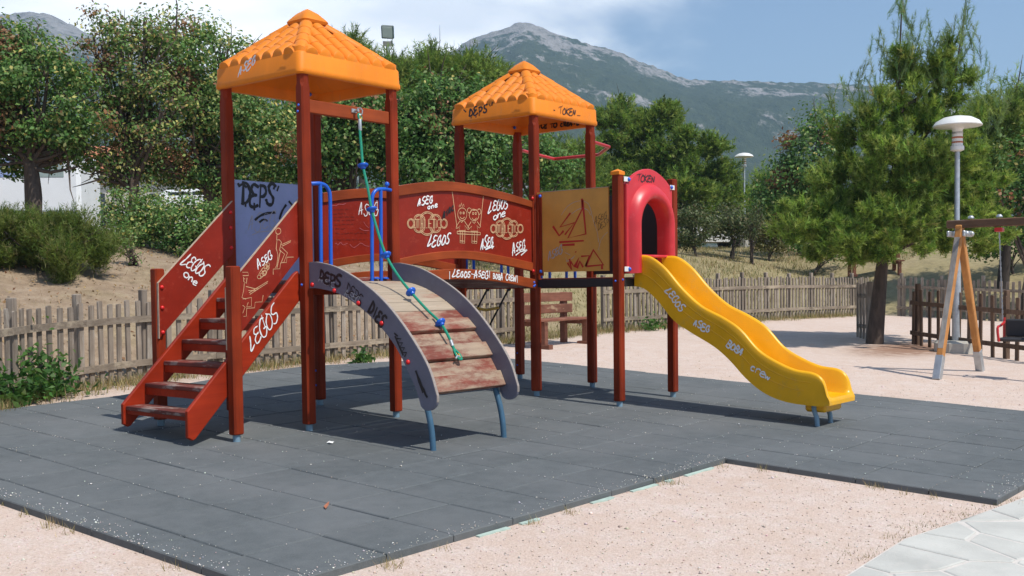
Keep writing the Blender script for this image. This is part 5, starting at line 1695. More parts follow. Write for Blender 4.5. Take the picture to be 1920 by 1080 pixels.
GLYPH = {
    'L': [[(.45, 1.15), (.30, .6), (.02, -.05), (.85, .22)]],
    'E': [[(.85, .92), (.35, 1.0), (.15, .75), (.45, .55), (.75, .56)], [(.45, .55), (.08, .35), (.15, .03), (.55, 0), (.9, .15)]],
    'G': [[(.85, .92), (.45, 1.02), (.10, .60), (.20, .10), (.60, -.02), (.88, .35), (.50, .42)], [(.72, .42), (.70, 1.15)]],
    'O': [[(.55, 1.0), (.15, .65), (.18, .15), (.52, 0), (.88, .30), (.85, .78), (.50, 1.0), (.35, 1.12)]],
    'S': [[(.95, .98), (.50, 1.05), (.20, .80), (.40, .55), (.75, .38), (.70, .08), (.30, -.02), (.02, .18)]],
    'A': [[(.0, -.10), (.42, 1.05), (.55, .5), (.62, -.05)], [(-.05, .25), (.85, .42)]],
    'D': [[(.15, 1.0), (.18, 0), (.10, .02)], [(.0, .98), (.55, .92), (.88, .50), (.60, .08), (.12, .0)]],
    'P': [[(.20, 1.05), (.22, -.15)], [(.05, .98), (.60, 1.0), (.82, .72), (.55, .48), (.2, .45)]],
    'T': [[(-.1, .92), (.95, 1.05)], [(.5, 1.0), (.42, -.05)]],
    'K': [[(.2, 1.05), (.15, -.05)], [(.9, 1.0), (.25, .45), (.9, -.08)]],
    'N': [[(.1, -.05), (.2, 1.0), (.7, .05), (.85, 1.1)]],
    'C': [[(.85, .85), (.5, 1.0), (.12, .5), (.45, .0), (.9, .15)]],
    'B': [[(.2, 1.05), (.18, 0)], [(.1, 1.0), (.65, .95), (.65, .62), (.25, .52), (.8, .42), (.75, .05), (.1, .0)]],
    'R': [[(.2, 1.05), (.18, -.05)], [(.1, 1.0), (.7, .92), (.65, .55), (.2, .5), (.9, -.05)]],
    'W': [[(.0, 1.0), (.22, .0), (.5, .7), (.75, .0), (1.0, 1.05)]],
    'I': [[(.45, 1.0), (.5, 0)]],
    'o': [[(.5, .72), (.15, .45), (.3, .05), (.7, .05), (.85, .45), (.5, .75)]],
    'n': [[(.15, .75), (.2, .0), (.25, .5), (.6, .75), (.78, .4), (.8, 0)]],
    'e': [[(.15, .4), (.8, .5), (.6, .8), (.2, .6), (.15, .2), (.45, .0), (.9, .12)]],
    'c': [[(.8, .7), (.4, .8), (.1, .4), (.35, .0), (.85, .12)]],
    'r': [[(.2, .75), (.22, .0)], [(.22, .5), (.5, .78), (.85, .7)]],
    'w': [[(.0, .75), (.2, .0), (.5, .55), (.75, .0), (1.0, .78)]],
    '-': [[(.1, .5), (.9, .52)]],
    ' ': [],
}
GLYPH['E2'] = GLYPH['E']
PLANE_AXIS = {'yellow': 0, 'f1l': 0, 'f2l': 0, 'f2in': 0, 'slide': 0, 'ramp': 0}


def ribbon(mb, pts, w, nrm, taper=True):
    """flat brush stroke along 3-D points lying in a plane with normal nrm"""
    P_ = [Vector(p) for p in pts]
    n = len(P_)
    if n < 2:
        return
    nrm = Vector(nrm)
    L, R = [], []
    for i, p in enumerate(P_):
        t = P_[min(i + 1, n - 1)] - P_[max(i - 1, 0)]
        if t.length < 1e-7:
            t = Vector((1e-4, 0, 1e-4))
        t.normalize()
        s = nrm.cross(t)
        ww = w * .5 * (random.uniform(.7, 1.2))
        if taper and (i == 0 or i == n - 1):
            ww *= .6
        L.append(p + s * ww)
        R.append(p - s * ww)
    mb.add(L + R, [(i, i + 1, n + i + 1, n + i) for i in range(n - 1)])


PAINT = {'w': 'paint_w', 'k': 'paint_k', 'g': 'paint_g', 'r': 'paint_r', 't': 'carve'}
HOST = {'farpanel': hp_far, 'nearpanel': hp_near, 'stringer': st1, 'bridge': front_panel, 'beam': front_beam, 'blue': bp1, 'yellow': yp, 'f1l': roof1, 'f2l': roof2,
        'f2r': roof2, 'f2in': roof2, 'hood': hood, 'slide': slide, 'ramp': ramp_sides[0], 'back': back_panel}


PROUD = {'f1l': .0030, 'f2l': .0065, 'f2r': .0028, 'f2in': .034, 'hood': .0040, 'slide': .0025}


def write(plane, text, o, u, v, col, w):
    mb = MB()
    o, u, v = Vector(o), Vector(u), Vector(v)
    n = len(text)
    adv = 1.0 / n
    nrm = Vector((-1, 0, 0)) if PLANE_AXIS.get(plane) == 0 else Vector((0, -1, 0))
    base = o + nrm * PROUD.get(plane, 0)
    for k, ch in enumerate(text):
        sc_, ro_, up_ = random.uniform(.85, 1.3), random.gauss(0, .14), random.uniform(-.12, .12)
        for st in GLYPH[ch]:
            pts = []
            jx, jy = random.uniform(-.03, .03), random.uniform(-.03, .03)
            for q in (crom(st, 4) if len(st) > 2 else [np.array(p) for p in st]):
                gx, gy = (q[0] - .5) * sc_, (q[1] - .5) * sc_
                gx, gy = gx * math.cos(ro_) - gy * math.sin(ro_) * .6, gx * math.sin(ro_) + gy * math.cos(ro_)
                pts.append(base + u * (adv * (k + .5 + gx + jx * .4)) + v * (gy + .5 + up_ + jy))
            ribbon(mb, pts, w, nrm)
    for i, p in enumerate(mb.v):                     # later strokes lie on earlier ones
        d = nrm * (.00004 * (i // 8))
        mb.v[i] = (p[0] + d.x, p[1] + d.y, p[2] + d.z)
    mb.build('graffiti', M[PAINT[col]], HOST[plane], fix=False)


for (pl_, tx_, o_, u_, v_, c_, w_) in GRAFFITI:
    n_ = len(tx_)
    k_ = 0
    for word in tx_.split(' '):                       # one mark per word
        oo = tuple(a + b * k_ / n_ for a, b in zip(o_, u_))
        uu = tuple(b * len(word) / n_ for b in u_)
        write(pl_, word, oo, uu, v_, c_, w_)
        k_ += len(word) + 1


def draw(name, host, lines, axis, val, w, matname, smooth=True):
    mb = MB()
    nrm = (-1, 0, 0) if axis == 0 else (0, -1, 0)
    for i, (c_, pts) in enumerate(lines):
        P_ = [(val - i * .00004, p[0], p[1]) if axis == 0 else (p[0], val - i * .00004, p[1]) for p in pts]
        if smooth and 2 < len(P_) < 8:
            P_ = crom(P_, 3)
        ribbon(mb, P_, w, nrm, False)
    return mb.build(name, M[matname], host, fix=False)


draw('carved_drawing', front_panel, [l for l in BRIDGE_DRAWING if l[0] == 't'], 1, -1.0500, .0072, 'carve', False)
draw('graffiti', front_panel, [l for l in BRIDGE_DRAWING if l[0] == 'w'], 1, -1.0530, .014, 'paint_w', False)
draw('carved_drawing', hp_near, STAIR_DRAWING, 1, -.9970, .0050, 'carve', False)
draw('graffiti', yp, YELLOW_DRAWING, 0, 3.0070, .022, 'paint_r', False)
draw('graffiti', yp, YELLOW_SCRIBBLE, 0, 3.0080, .0035, 'paint_g')
draw('graffiti', bp1, BLUE_DRAWING, 1, -.0135, .022, 'paint_k')
draw('graffiti', bp1, BLUE_UNDERLINE, 1, -.0140, .007, 'paint_g')
draw('graffiti', ramp_sides[0], RAMP_SCRIBBLE[:2], 0, -.0135, .018, 'paint_k', False)
draw('graffiti', ramp_sides[0], RAMP_SCRIBBLE[2:], 0, -.0135, .018, 'paint_k', False)
draw('graffiti', back_panel, BACK_WRITING, 1, -.0125, .0042, 'writing', False)
draw('graffiti', back_panel, BACK_CHALK, 1, -.0135, .0045, 'lilac')
for l_ in ROOF_QUOTES:
    draw('graffiti', roof2, [l_], 0, 2.9490, .014, 'paint_k', False)
for l_ in ROOF_DASH:
    draw('graffiti', roof2, [l_], 1, -1.0995, .007, 'paint_k', False)
for l_ in BEAM_BARS:
    draw('graffiti', front_beam, [l_], 1, -1.0835, .008, 'paint_w', False)


# ------------------------------------------------------------------ fences
def picket_mesh(hh, w, seed, mat):
    r = random.Random(seed)
    mb = MB()
    t = .011
    tilt = r.uniform(-.008, .008)
    vs = []
    for z, k in ((-.06, 1), (hh * .5, 1), (hh - .012, .98), (hh, .72)):
        x = tilt * z
        vs += [(x - w * k, -t, z), (x + w * k, -t, z), (x + w * k, t, z), (x - w * k, t, z)]
    fs = [(0, 3, 2, 1), (12, 13, 14, 15)]
    for k in range(3):
        for i in range(4):
            fs.append((k * 4 + i, k * 4 + (i + 1) % 4, k * 4 + 4 + (i + 1) % 4, k * 4 + 4 + i))
    me = bpy.data.meshes.new('picket')
    me.from_pydata(mb.add(vs, fs).v, [], mb.f)
    me.materials.append(mat)
    me.update()
    return me


def fence(label, pts, hgt, gap=.15, pw=.033, mat='fence', railmat='fence_rail', post_every=1.0, rails=(.77, .22), post_up=.11, group=None, ground=None):
    P_ = np.array(crom(pts, 8))
    arc_ = np.concatenate([[0], np.cumsum(np.hypot(*np.diff(P_, axis=0).T))])
    L = arc_[-1]
    gfun = ground or (lambda x, y: float(tz(x, y)))

    def at(s):
        return np.array([np.interp(s, arc_, P_[:, 0]), np.interp(s, arc_, P_[:, 1])])
    x0, y0 = at(0)
    root = thing('picket_fence', label, 'fence', (x0, y0, gfun(x0, y0)), 0, group)
    vars_ = [picket_mesh(hgt + dz, pw * k, i, M[mat]) for i, (dz, k) in enumerate(((0, 1), (.012, .94), (-.015, 1.05), (.02, 1.0), (-.006, .9)))]
    s = .05
    n = 0
    inv = WORLD_LOC[root.name].inverted()
    while s < L:
        p = at(s)
        q = at(min(s + .05, L)) - at(max(s - .05, 0))
        a = math.atan2(q[1], q[0])
        nn = np.array([math.sin(a), -math.cos(a)])        # towards the playground
        ob = bpy.data.objects.new('picket', random.choice(vars_))
        ob.matrix_world = Matrix.Translation((p[0], p[1], gfun(*p) + random.uniform(-.012, .012))) @ Matrix.Rotation(a + random.gauss(0, .03), 4, 'Z') @ Matrix.Rotation(random.gauss(0, .012), 4, 'Y')
        COL.objects.link(ob)
        ob.parent = root
        ob.matrix_parent_inverse = inv
        s += gap * random.uniform(.92, 1.08)
    k = 0
    s = .10
    while s < L:
        p = at(s)
        q = at(min(s + .05, L)) - at(max(s - .05, 0))
        a = math.atan2(q[1], q[0])
        c_ = p + np.array([-math.sin(a), math.cos(a)]) * .058
        z = gfun(*p)
        m4 = Matrix.Translation((c_[0], c_[1], 0)) @ Matrix.Rotation(a, 4, 'Z')
        MB().box((-.038, -.038, z - .15), (.038, .038, z + hgt + post_up + random.uniform(-.02, .02)), .008, m4).build('fence_post', M[mat], root)
        s += post_every
    for fr in rails:
        s = 0.0
        while s < L - .05:
            e = min(s + post_every * 2 * random.uniform(.95, 1.05), L)
            mb = MB()
            ss = np.linspace(s, e - .004, 8)
            vs, fs = [], []
            for i, t in enumerate(ss):
                p = at(t)
                q = at(min(t + .05, L)) - at(max(t - .05, 0))
                a = math.atan2(q[1], q[0])
                nn = np.array([math.sin(a), -math.cos(a)])
                z = gfun(*p) + hgt * fr
                for o_, dz in ((.012, -.036), (.034, -.036), (.034, .036), (.012, .036)):
                    vs.append((p[0] + nn[0] * o_, p[1] + nn[1] * o_, z + dz))
            for i in range(7):
                for k in range(4):
                    fs.append((i * 4 + k, i * 4 + (k + 1) % 4, i * 4 + 4 + (k + 1) % 4, i * 4 + 4 + k))
            fs += [(0, 1, 2, 3), (31, 30, 29, 28)]
            mb.add(vs, fs).build('fence_rail', M[railmat], root)
            s = e
    return root


fence('weathered low picket fence behind the stairs and bench, curving in at the left', [(-3.2, .45), (-1.95, 1.42), (-1.06, 2.14), (-.43, 2.57), (.47, 2.91), (1.29, 3.12), (3.97, 3.30), (6.0, 3.45), (8.6, 3.66)], .90)
fence('long weathered picket fence beyond the slide, below the grassy bank', [(11.3, 3.90), (13.6, 3.72), (16.5, 3.56), (18.7, 3.35), (21.0, 3.10), (22.15, 3.0)], .97, gap=.135)
fence('rear picket fence seen behind the pine trunk and swing frame', [(22.3, 2.3), (22.4, .4), (22.2, -1.6), (21.6, -4.2)], .98, gap=.14)
fence('darker picket fence panels behind the lamp post and swing frame', [(13.25, -1.30), (12.55, -2.15), (11.95, -3.0), (11.45, -3.75), (11.0, -4.6)], .95, gap=.26, mat='fence_dark', railmat='fence_dark', post_every=1.15, pw=.036, post_up=.10)

# gate leaf, standing open beside the pine trunk
gt = thing('gate', 'narrow wooden gate leaf standing open beside the pine trunk', 'gate', (13.9, .15, float(tz(13.9, .15))))
for k in range(4):
    a = np.array([13.62, -.36]) + np.array([.40, .34]) * k / 3
    MB().box((a[0] - .045, a[1] - .012, float(tz(*a)) - .03), (a[0] + .045, a[1] + .012, float(tz(*a)) + 1.0 + .02 * (k % 2)), .004).build('gate_board', M['fence'], gt)
for z in (.78, .22):
    zz = float(tz(13.7, 0)) + z
    MB().obox((13.82, -.19, zz), (.40, .34, 0), (-.34, .40, 0), (0, 0, 1), .30, .016, .035).build('gate_rail', M['fence'], gt)
MB().box((13.46, -.52, float(tz(13.4, -.4)) - .2), (13.58, -.40, float(tz(13.4, -.4)) + 1.06), .015).build('gate_post', M['fence'], gt)


# ------------------------------------------------------------------ benches
def bench(label, x, y, rz, W=1.35):
    z = float(tz(x, y))
    r = thing('park_bench', label, 'bench', (x, y, z), rz)
    T = WORLD_LOC[r.name]

    def bx(name, a, b, mat='bench', ch=.006, rx=None):
        mb = MB()
        m4 = T if rx is None else T @ rx
        mb.box(a, b, ch, m4)
        return mb.build(name, M[mat], r)
    for sx in (-1, 1):
        x_ = sx * (W / 2 - .14)
        bx('rear_leg', (x_ - .045, .19, -.02), (x_ + .045, .29, .86), 'bench')
        bx('front_leg', (x_ - .045, -.24, -.02), (x_ + .045, -.14, .40), 'bench')
        bx('seat_bearer', (x_ - .04, -.24, .335), (x_ + .04, .19, .405), 'bench')
        bx('foot_block', (x_ - .06, -.32, -.03), (x_ + .06, -.05, .05), 'bench')
    for k in range(3):
        y_ = -.23 + k * .145
        bx('seat_slat', (-W / 2, y_, .405), (W / 2, y_ + .125, .445), 'bench', .006)
    for k in range(2):
        zz = .52 + k * .19
        bx('back_slat', (-W / 2, .145, zz), (W / 2, .188, zz + .145), 'bench', .006)
    return r


bench('red-brown slatted bench behind the bridge, at the end of the fence', 8.15, 2.62, math.radians(5), 1.55)
bench('far red slatted bench on the bank behind the pine trunk', 25.57, 4.16, math.radians(-50), 1.6)

# ------------------------------------------------------------------ swing frame
sw = thing('playground_swing', 'timber swing frame with splayed grey and honey legs at the right edge', 'swing', (8.94, -3.46, float(tz(8.94, -3.46))))
AP = Vector((8.92, -3.46, 1.80))


def splay(base, mat1, mat2):
    base = Vector(base)
    d = (AP - base)
    top = base + d * 1.03
    ax = d.normalized()
    ay = Vector((0, 1, 0))
    az = ax.cross(ay).normalized()
    L = (top - base).length
    c_ = (base + top) / 2
    ob = MB().obox(c_, ay, az, ax, .042, .050, L / 2, .010).build('swing_leg', M[mat1], sw)
    sh = base + ax * .17
    MB().obox(sh - ax * .02, ay, az, ax, .046, .054, .16, .004).build('ground_shoe', M['steel'], ob)
    # strip on the shaded side; the first leg's grey paints in its shade
    MB().obox(c_ + az * .0505 + ax * .1, ay, az, ax, .034, .0012, L / 2 - .3).build('shade_side_strip', M[mat2], ob)
    return ob


splay((8.209, -3.41, float(tz(8.2, -3.4))), 'swingwood', 'swingshade')
splay((9.671, -3.504, float(tz(9.67, -3.5))), 'swingwood', 'swingwood')
bmz = MB().obox((8.92, -4.75, 1.86), (0, 1, 0), (1, 0, 0), (0, 0, 1), 1.45, .045, .052, .010).build('swing_beam', M['beamdark'], sw)
clp = MB().obox((8.92, -3.36, 1.73), (1, 0, 0), (0, 1, 0), (0, 0, 1), .17, .016, .038, .010)
clp.obox((8.92, -3.56, 1.73), (1, 0, 0), (0, 1, 0), (0, 0, 1), .17, .016, .038, .010)
clp.build('clamp_plate', M['steel'], sw)
for x in (8.82, 9.02):
    bolt(sw, (x, -3.577, 1.73), (0, -1, 0), M['steel'], .034)
bolt(sw, (8.92, -3.60, 1.925), (0, 0, 1), M['steel'], .040)
bolt(sw, (8.92, -3.95, 1.925), (0, 0, 1), M['steel'], .040)
for x, y, z in ((8.92, -5.95, 0),):
    for dx in (-.72, .72):
        MB().obox((8.92 + dx * .5, y, .86), (0, 1, 0), (-dx * .5, 0, -.95), (dx, 0, -1.95), .042, .05, 1.02, .010).build('swing_leg', M['swingwood'], sw)
# hanger, chains and toddler seat: the seat hangs from the frame, a thing of its own
SWX, SWY, SWZ = 8.92, -4.10, .36
seat = thing('toddler_swing', 'black toddler swing seat with red guard bars hanging at the right edge', 'swing seat', (SWX, SWY, SWZ))
MB().box((SWX - .05, SWY + .10, 1.74), (SWX + .05, SWY + .20, 1.793), .008).build('hanger', M['red_tube'], seat)
MB().box((SWX - .05, SWY - .42, 1.74), (SWX + .05, SWY - .32, 1.793), .008).build('hanger', M['red_tube'], seat)
for dy in (.15, -.37):
    mb = MB()
    n = 34
    for k in range(n):
        t = k / n
        p = Vector((SWX, SWY + dy * (1 - t) + (.10 if dy > 0 else -.22) * t, 1.75 - t * (1.75 - SWZ - .22)))
        mb.obox(p, (1, 0, 0) if k % 2 else (0, 1, 0), (0, 1, 0) if k % 2 else (1, 0, 0), (0, 0, 1), .009, .003, .022)
    mb.build('chain', M['steel'], seat)
MB().box((SWX - .13, SWY - .26, SWZ - .02), (SWX + .15, SWY + .12, SWZ + .03), .02).build('seat_pan', M['seat_black'], seat)
MB().box((SWX + .12, SWY - .24, SWZ + .03), (SWX + .16, SWY + .10, SWZ + .26), .02).build('seat_back', M['seat_black'], seat)
g1_ = crom([(SWX + .15, SWY + .12, SWZ + .22), (SWX + .02, SWY + .13, SWZ + .18), (SWX - .16, SWY + .12, SWZ + .15), (SWX - .17, SWY + .10, SWZ - .02)], 3)
MB().tube(g1_, .016, 8).tube([(SWX + .15, SWY + .125, SWZ + .28), (SWX + .15, SWY + .125, SWZ)], .016, 8).tube([(SWX - .17, SWY + .11, SWZ), (SWX + .15, SWY + .12, SWZ)], .014, 8).build('guard_bar', M['red_tube'], seat, True)
MB().tube([(p[0], SWY * 2 - p[1] - .14, p[2]) for p in g1_], .016, 8).build('guard_bar', M['red_tube'], seat, True)


# ------------------------------------------------------------------ lamp posts
def lamp(label, x, y, plinth):
    z = float(tz(x, y))
    r = thing('street_lamp', label, 'lamp post', (x, y, z), 0, 'mushroom lamps')
    H = 3.68
    if plinth:
        MB().lathe([(.36, -.1), (.36, .15), (.31, .19), (.05, .19)], (x, y, z), 8).build('plinth', M['concrete'], r)
    else:
        MB().box((x - .13, y - .12, z - .1), (x + .22, y + .12, z + .62), .01).build('plinth', M['concrete'], r)
    MB().lathe([(.075, .10), (.072, .2), (.060, 1.6), (.058, 1.62), (.044, 1.66), (.040, H - .42)], (x, y, z), 14).build('pole', M['steel'], r, True)
    MB().lathe([(.060, H - .44), (.105, H - .42), (.105, H - .36), (.085, H - .34), (.080, H - .10), (.11, H - .06)], (x, y, z), 16).build('lamp_neck', M['lampwhite'], r, True)
    for k in range(3):
        MB().lathe([(.084, H - .31 + k * .075), (.092, H - .295 + k * .075), (.084, H - .28 + k * .075)], (x, y, z), 14).build('louvre', M['terracotta'] if k < 2 else M['steel'], r, True)
    MB().lathe([(.10, H - .07), (.30, H - .045), (.372, H - .04), (.378, H - .025), (.33, H + .04), (.22, H + .10), (.08, H + .128), (.01, H + .132)], (x, y, z), 28).build('lamp_shade', M['lampwhite'], r, True)
    return r


lamp('near grey lamp post with white dome shade behind the swing frame', 12.39, -2.33, True)
lamp('distant small lamp post with white dome shade among the shrubs', 34.0, 12.78, False)
fl = thing('floodlight', 'floodlight on a grey pole rising behind the trees beside the left roof', 'floodlight', (25.64, 24.45, float(tz(25.6, 24.4))))
zf = float(tz(25.6, 24.4))
MB().lathe([(.11, -.1), (.11, 3), (.075, 11.0 - zf)], (25.64, 24.45, zf), 10).build('pole', M['steel'], fl, True)
MB().obox((25.62, 24.42, 11.05), (sy_, -cy_, 0), (-cy_, -sy_, -.35), (-.3 * cy_, -.3 * sy_, 1), .20, .06, .10, .01).build('bracket', M['steel'], fl)
fh = MB().obox((25.62, 24.42, 11.52), (sy_ + .2, -cy_ + .2, 0), (-cy_, -sy_, -.30), (-.28 * cy_, -.28 * sy_, 1), .25, .15, .26, .03).build('lamp_housing', M['darkgreen'], fl)
MB().obox((25.62 - .145 * cy_, 24.42 - .145 * sy_, 11.475), (sy_ + .2, -cy_ + .2, 0), (-cy_, -sy_, -.30), (-.28 * cy_, -.28 * sy_, 1), .205, .04, .215, .01).build('lamp_glass', M['glass'], fh)

# ------------------------------------------------------------------ things beyond the park
def at_px(px, dist):
    v = CAM[:2] + dist * (np.array([cy_, sy_]) + (px - 960) / PF * np.array([sy_, -cy_]))
    return v


bx_, by_ = 9.0, 28.5
zb = float(tz(bx_, by_))
ba = math.atan2(-cy_, sy_) + .10
bus = thing('parked_bus', 'white coach with orange and blue round emblems behind the left trees', 'bus', (bx_, by_, zb), ba)
TB = WORLD_LOC[bus.name]


def bpart(name, a, b, mat, ch=0.0):
    return MB().box(a, b, ch, TB).build(name, M[mat], bus)


bpart('body', (-5.5, -1.2, .45), (5.2, 1.2, 2.85), 'buswhite', .12)
bpart('skirt', (-5.45, -1.225, .42), (5.15, -1.19, .92), 'busgreen')
bpart('trim', (-5.48, -1.235, .98), (5.18, -1.205, 1.03), 'steel')
for k in range(7):
    bpart('window', (-5.1 + k * 1.42, -1.212, 2.05), (-5.1 + k * 1.42 + 1.3, -1.19, 2.62), 'panel_blue' if k == 5 else 'glass', .02)
for x_, mm, rr in ((2.2, 'busorange', .55), (.2, 'busblue', .36), (-1.4, 'busorange', .5)):
    MB().lathe([(rr, 0), (rr, .02)], TB @ Vector((x_, -1.205, 1.55)), 24, TB.to_3x3() @ Vector((0, -1, 0))).build('emblem', M[mm], bus)
for x_ in (-3.6, 3.3):
    MB().lathe([(.46, -.12), (.46, .12)], TB @ Vector((x_, -1.15, .46)), 20, TB.to_3x3() @ Vector((0, -1, 0))).build('wheel', M['rubber'], bus)
    MB().lathe([(.46, -.12), (.46, .12)], TB @ Vector((x_, 1.15, .46)), 20, TB.to_3x3() @ Vector((0, -1, 0))).build('wheel', M['rubber'], bus)


def car(label, px, dist, mat, rz):
    x, y = at_px(px, dist)
    z = float(tz(x, y))
    r = thing('parked_car', label, 'car', (x, y, z), rz)
    T = WORLD_LOC[r.name]
    side = [(-2.0, .30), (-2.05, .75), (-1.95, .92), (-1.35, 1.00), (-.85, 1.42), (.55, 1.46), (1.15, 1.02), (1.85, .88), (2.02, .68), (2.02, .30)]
    vs, fs = [], []
    for yy, k in ((-.82, .0), (-.78, .03), (.78, .03), (.82, .0)):
        for p in side:
            nar = .16 if p[1] > 1.1 else 0
            vs.append(T @ Vector((p[0], yy * (1 - nar), p[1] + (k if p[1] > .6 else 0))))
    n = len(side)
    for k in range(3):
        for i in range(n):
            fs.append((k * n + i, k * n + (i + 1) % n, (k + 1) * n + (i + 1) % n, (k + 1) * n + i))
    fs += [tuple(range(n)), tuple(range(3 * n, 4 * n))]
    MB().add(vs, fs).build('body', M[mat], r)
    for a, b in (((-.78, 1.06), (-.15, 1.38)), ((-.08, 1.06), (.85, 1.40))):
        for s in (-1, 1):
            MB().box((a[0], s * .715 - .02, a[1]), (b[0], s * .715 + .02, b[1]), .01, T).build('window', M['darkglass'], r)
    for xx in (-1.25, 1.3):
        for s in (-1, 1):
            MB().lathe([(.31, -.1), (.31, .1)], T @ Vector((xx, s * .76, .31)), 16, T.to_3x3() @ Vector((0, 1, 0))).build('wheel', M['rubber'], r)
    return r


car('white parked car half hidden behind the leafy bushes left of the stair tower', 380, 33, 'buswhite', ba)
car('small white car glimpsed under the shrubs left of the distant lamp', 1325, 48, 'buswhite', ba + .2)

hx, hy = at_px(215, 50)
hz_ = float(tz(hx, hy))
house = thing('house', 'cream house with terracotta roof glimpsed through the left trees', 'house', (hx, hy, hz_), ba)
TH = WORLD_LOC[house.name]
MB().box((-5, -3, -.2), (5, 3, 3.6), 0, TH).build('wall', M['plaster'], house)
rv_ = [TH @ Vector(p) for p in ((-5.4, -3.4, 3.55), (5.4, -3.4, 3.55), (5.4, 3.4, 3.55), (-5.4, 3.4, 3.55), (-2.5, 0, 5.0), (2.5, 0, 5.0))]
MB().add(rv_, [(0, 1, 5, 4), (1, 2, 5), (2, 3, 4, 5), (3, 0, 4), (3, 2, 1, 0)]).build('roof', M['terracotta'], house)
for k in range(3):
    MB().box((-3.6 + k * 3, -3.03, 1.2), (-2.5 + k * 3, -2.98, 2.6), 0, TH).build('window', M['darkglass'], house)
kx, ky = at_px(1462, 52)
kz = float(tz(kx, ky))
ksk = thing('kiosk', 'low white flat-roofed building between the shrubs and the pine', 'building', (kx, ky, kz), ba)
TK = WORLD_LOC[ksk.name]
MB().box((-1.6, -1.5, -.2), (1.9, 1.5, 1.75), 0, TK).build('wall', M['plaster_pink'], ksk)
MB().box((-1.9, -1.9, 1.755), (2.3, 1.9, 2.10), .03, TK).build('roof', M['lampwhite'], ksk)
MB().box((-.4, -1.53, .5), (.6, -1.48, 1.4), 0, TK).build('window', M['glass'], ksk)

# pale boulder on the left bank
sx_, sy2_ = at_px(291, 19.6)
sz_ = float(tz(sx_, sy2_)) + .03
mb = MB()
vs = []
for k in range(7):
    a = math.pi * k / 6 - math.pi / 2
    for q in range(12):
        bq = 2 * math.pi * q / 12
        rr = 1 + .14 * math.sin(3 * bq + k) + .08 * math.cos(5 * bq - k)
        vs.append((sx_ + .20 * rr * math.cos(a) * math.cos(bq) , sy2_ + .13 * rr * math.cos(a) * math.sin(bq), sz_ + .03 + .085 * math.sin(a) * (1 + .1 * math.cos(2 * bq))))
fs = [(k * 12 + q, k * 12 + (q + 1) % 12, k * 12 + 12 + (q + 1) % 12, k * 12 + 12 + q) for k in range(6) for q in range(12)]
tag(mb.add(vs, fs).build('boulder', M['sack'], None, True), 'small pale boulder on the dry bank left of the stairs', 'rock')


# ------------------------------------------------------------------ vegetation
def unit(v):
    return v / np.maximum(np.linalg.norm(v, axis=-1, keepdims=True), 1e-9)


def leaf_cloud(name, c, size, cols, mat, parent, nbias=None, aspect=.62, rng=RNG, out=None, loc=None):
    """folded leaf-shaped quads at centres c"""
    n = len(c)
    nr = unit(rng.normal(size=(n, 3)) * .75 + np.array([0, -.15, .45]) + (out * .35 if out is not None else 0) + (loc * .95 if loc is not None else 0))
    t = unit(np.cross(nr, rng.normal(size=(n, 3))))
    bt = np.cross(nr, t)
    s = size[:, None]
    a = c + t * s * .5
    b_ = c - t * s * .5
    l = c + bt * s * aspect * .5 + nr * s * .12 + t * s * .06
    r = c - bt * s * aspect * .5 + nr * s * .12 + t * s * .06
    v = np.stack([a, l, b_, r], 1).reshape(-1, 3)
    f = np.arange(n * 4).reshape(n, 4)
    return array_mesh(name, v, f, 4, mat, parent, np.repeat(cols, 4, 0))


def pick_cols(n, palette, weights, rng, jit=.18):
    k = rng.choice(len(palette), n, p=np.array(weights) / np.sum(weights))
    c = np.array(palette)[k]
    return np.clip(c * (1 + rng.normal(0, jit, (n, 1))) * (1 + rng.normal(0, .06, (n, 3))), .004, .9)


def limbs(name, parent, base, targets, r0, mat, lean=(0, 0), fork=.35, rng=RNG, wob=1.0):
    """a tapered trunk that forks into limbs reaching the targets"""
    mb = MB()
    base = np.array(base, float)
    tg = np.array(targets)
    mid_ = tg.mean(0)
    f = base + (mid_ - base) * fork
    f[:2] += np.array(lean)
    P_ = crom([base - np.array([0, 0, .25]), base, base * .5 + f * .5 + rng.normal(0, .03, 3) * [1, 1, 0], f], 4)
    mb.tube(P_, [r0 * (1.25 - .55 * i / (len(P_) - 1)) for i in range(len(P_))], 10)
    for t in tg:
        st = f + (mid_ - f) * rng.uniform(-.12, .25)
        m1 = st * .5 + t * .5 + rng.normal(0, .12 * wob, 3)
        Q = crom([st - (mid_ - f) * .1, st * .8 + m1 * .2, m1, t], 3)
        rr = r0 * rng.uniform(.34, .5)
        mb.tube(Q, [rr * (1 - .85 * i / (len(Q) - 1)) + .006 for i in range(len(Q))], 6)
        for _ in range(2):
            e = t + (rng.normal(0, .45, 3) + [0, 0, .2]) * wob
            mb.tube([m1 * .35 + t * .65, (m1 + t) / 2 * .3 + e * .7 + rng.normal(0, .05, 3), e], [rr * .35, rr * .2, .004], 5)
    return mb.build(name, mat, parent, True)


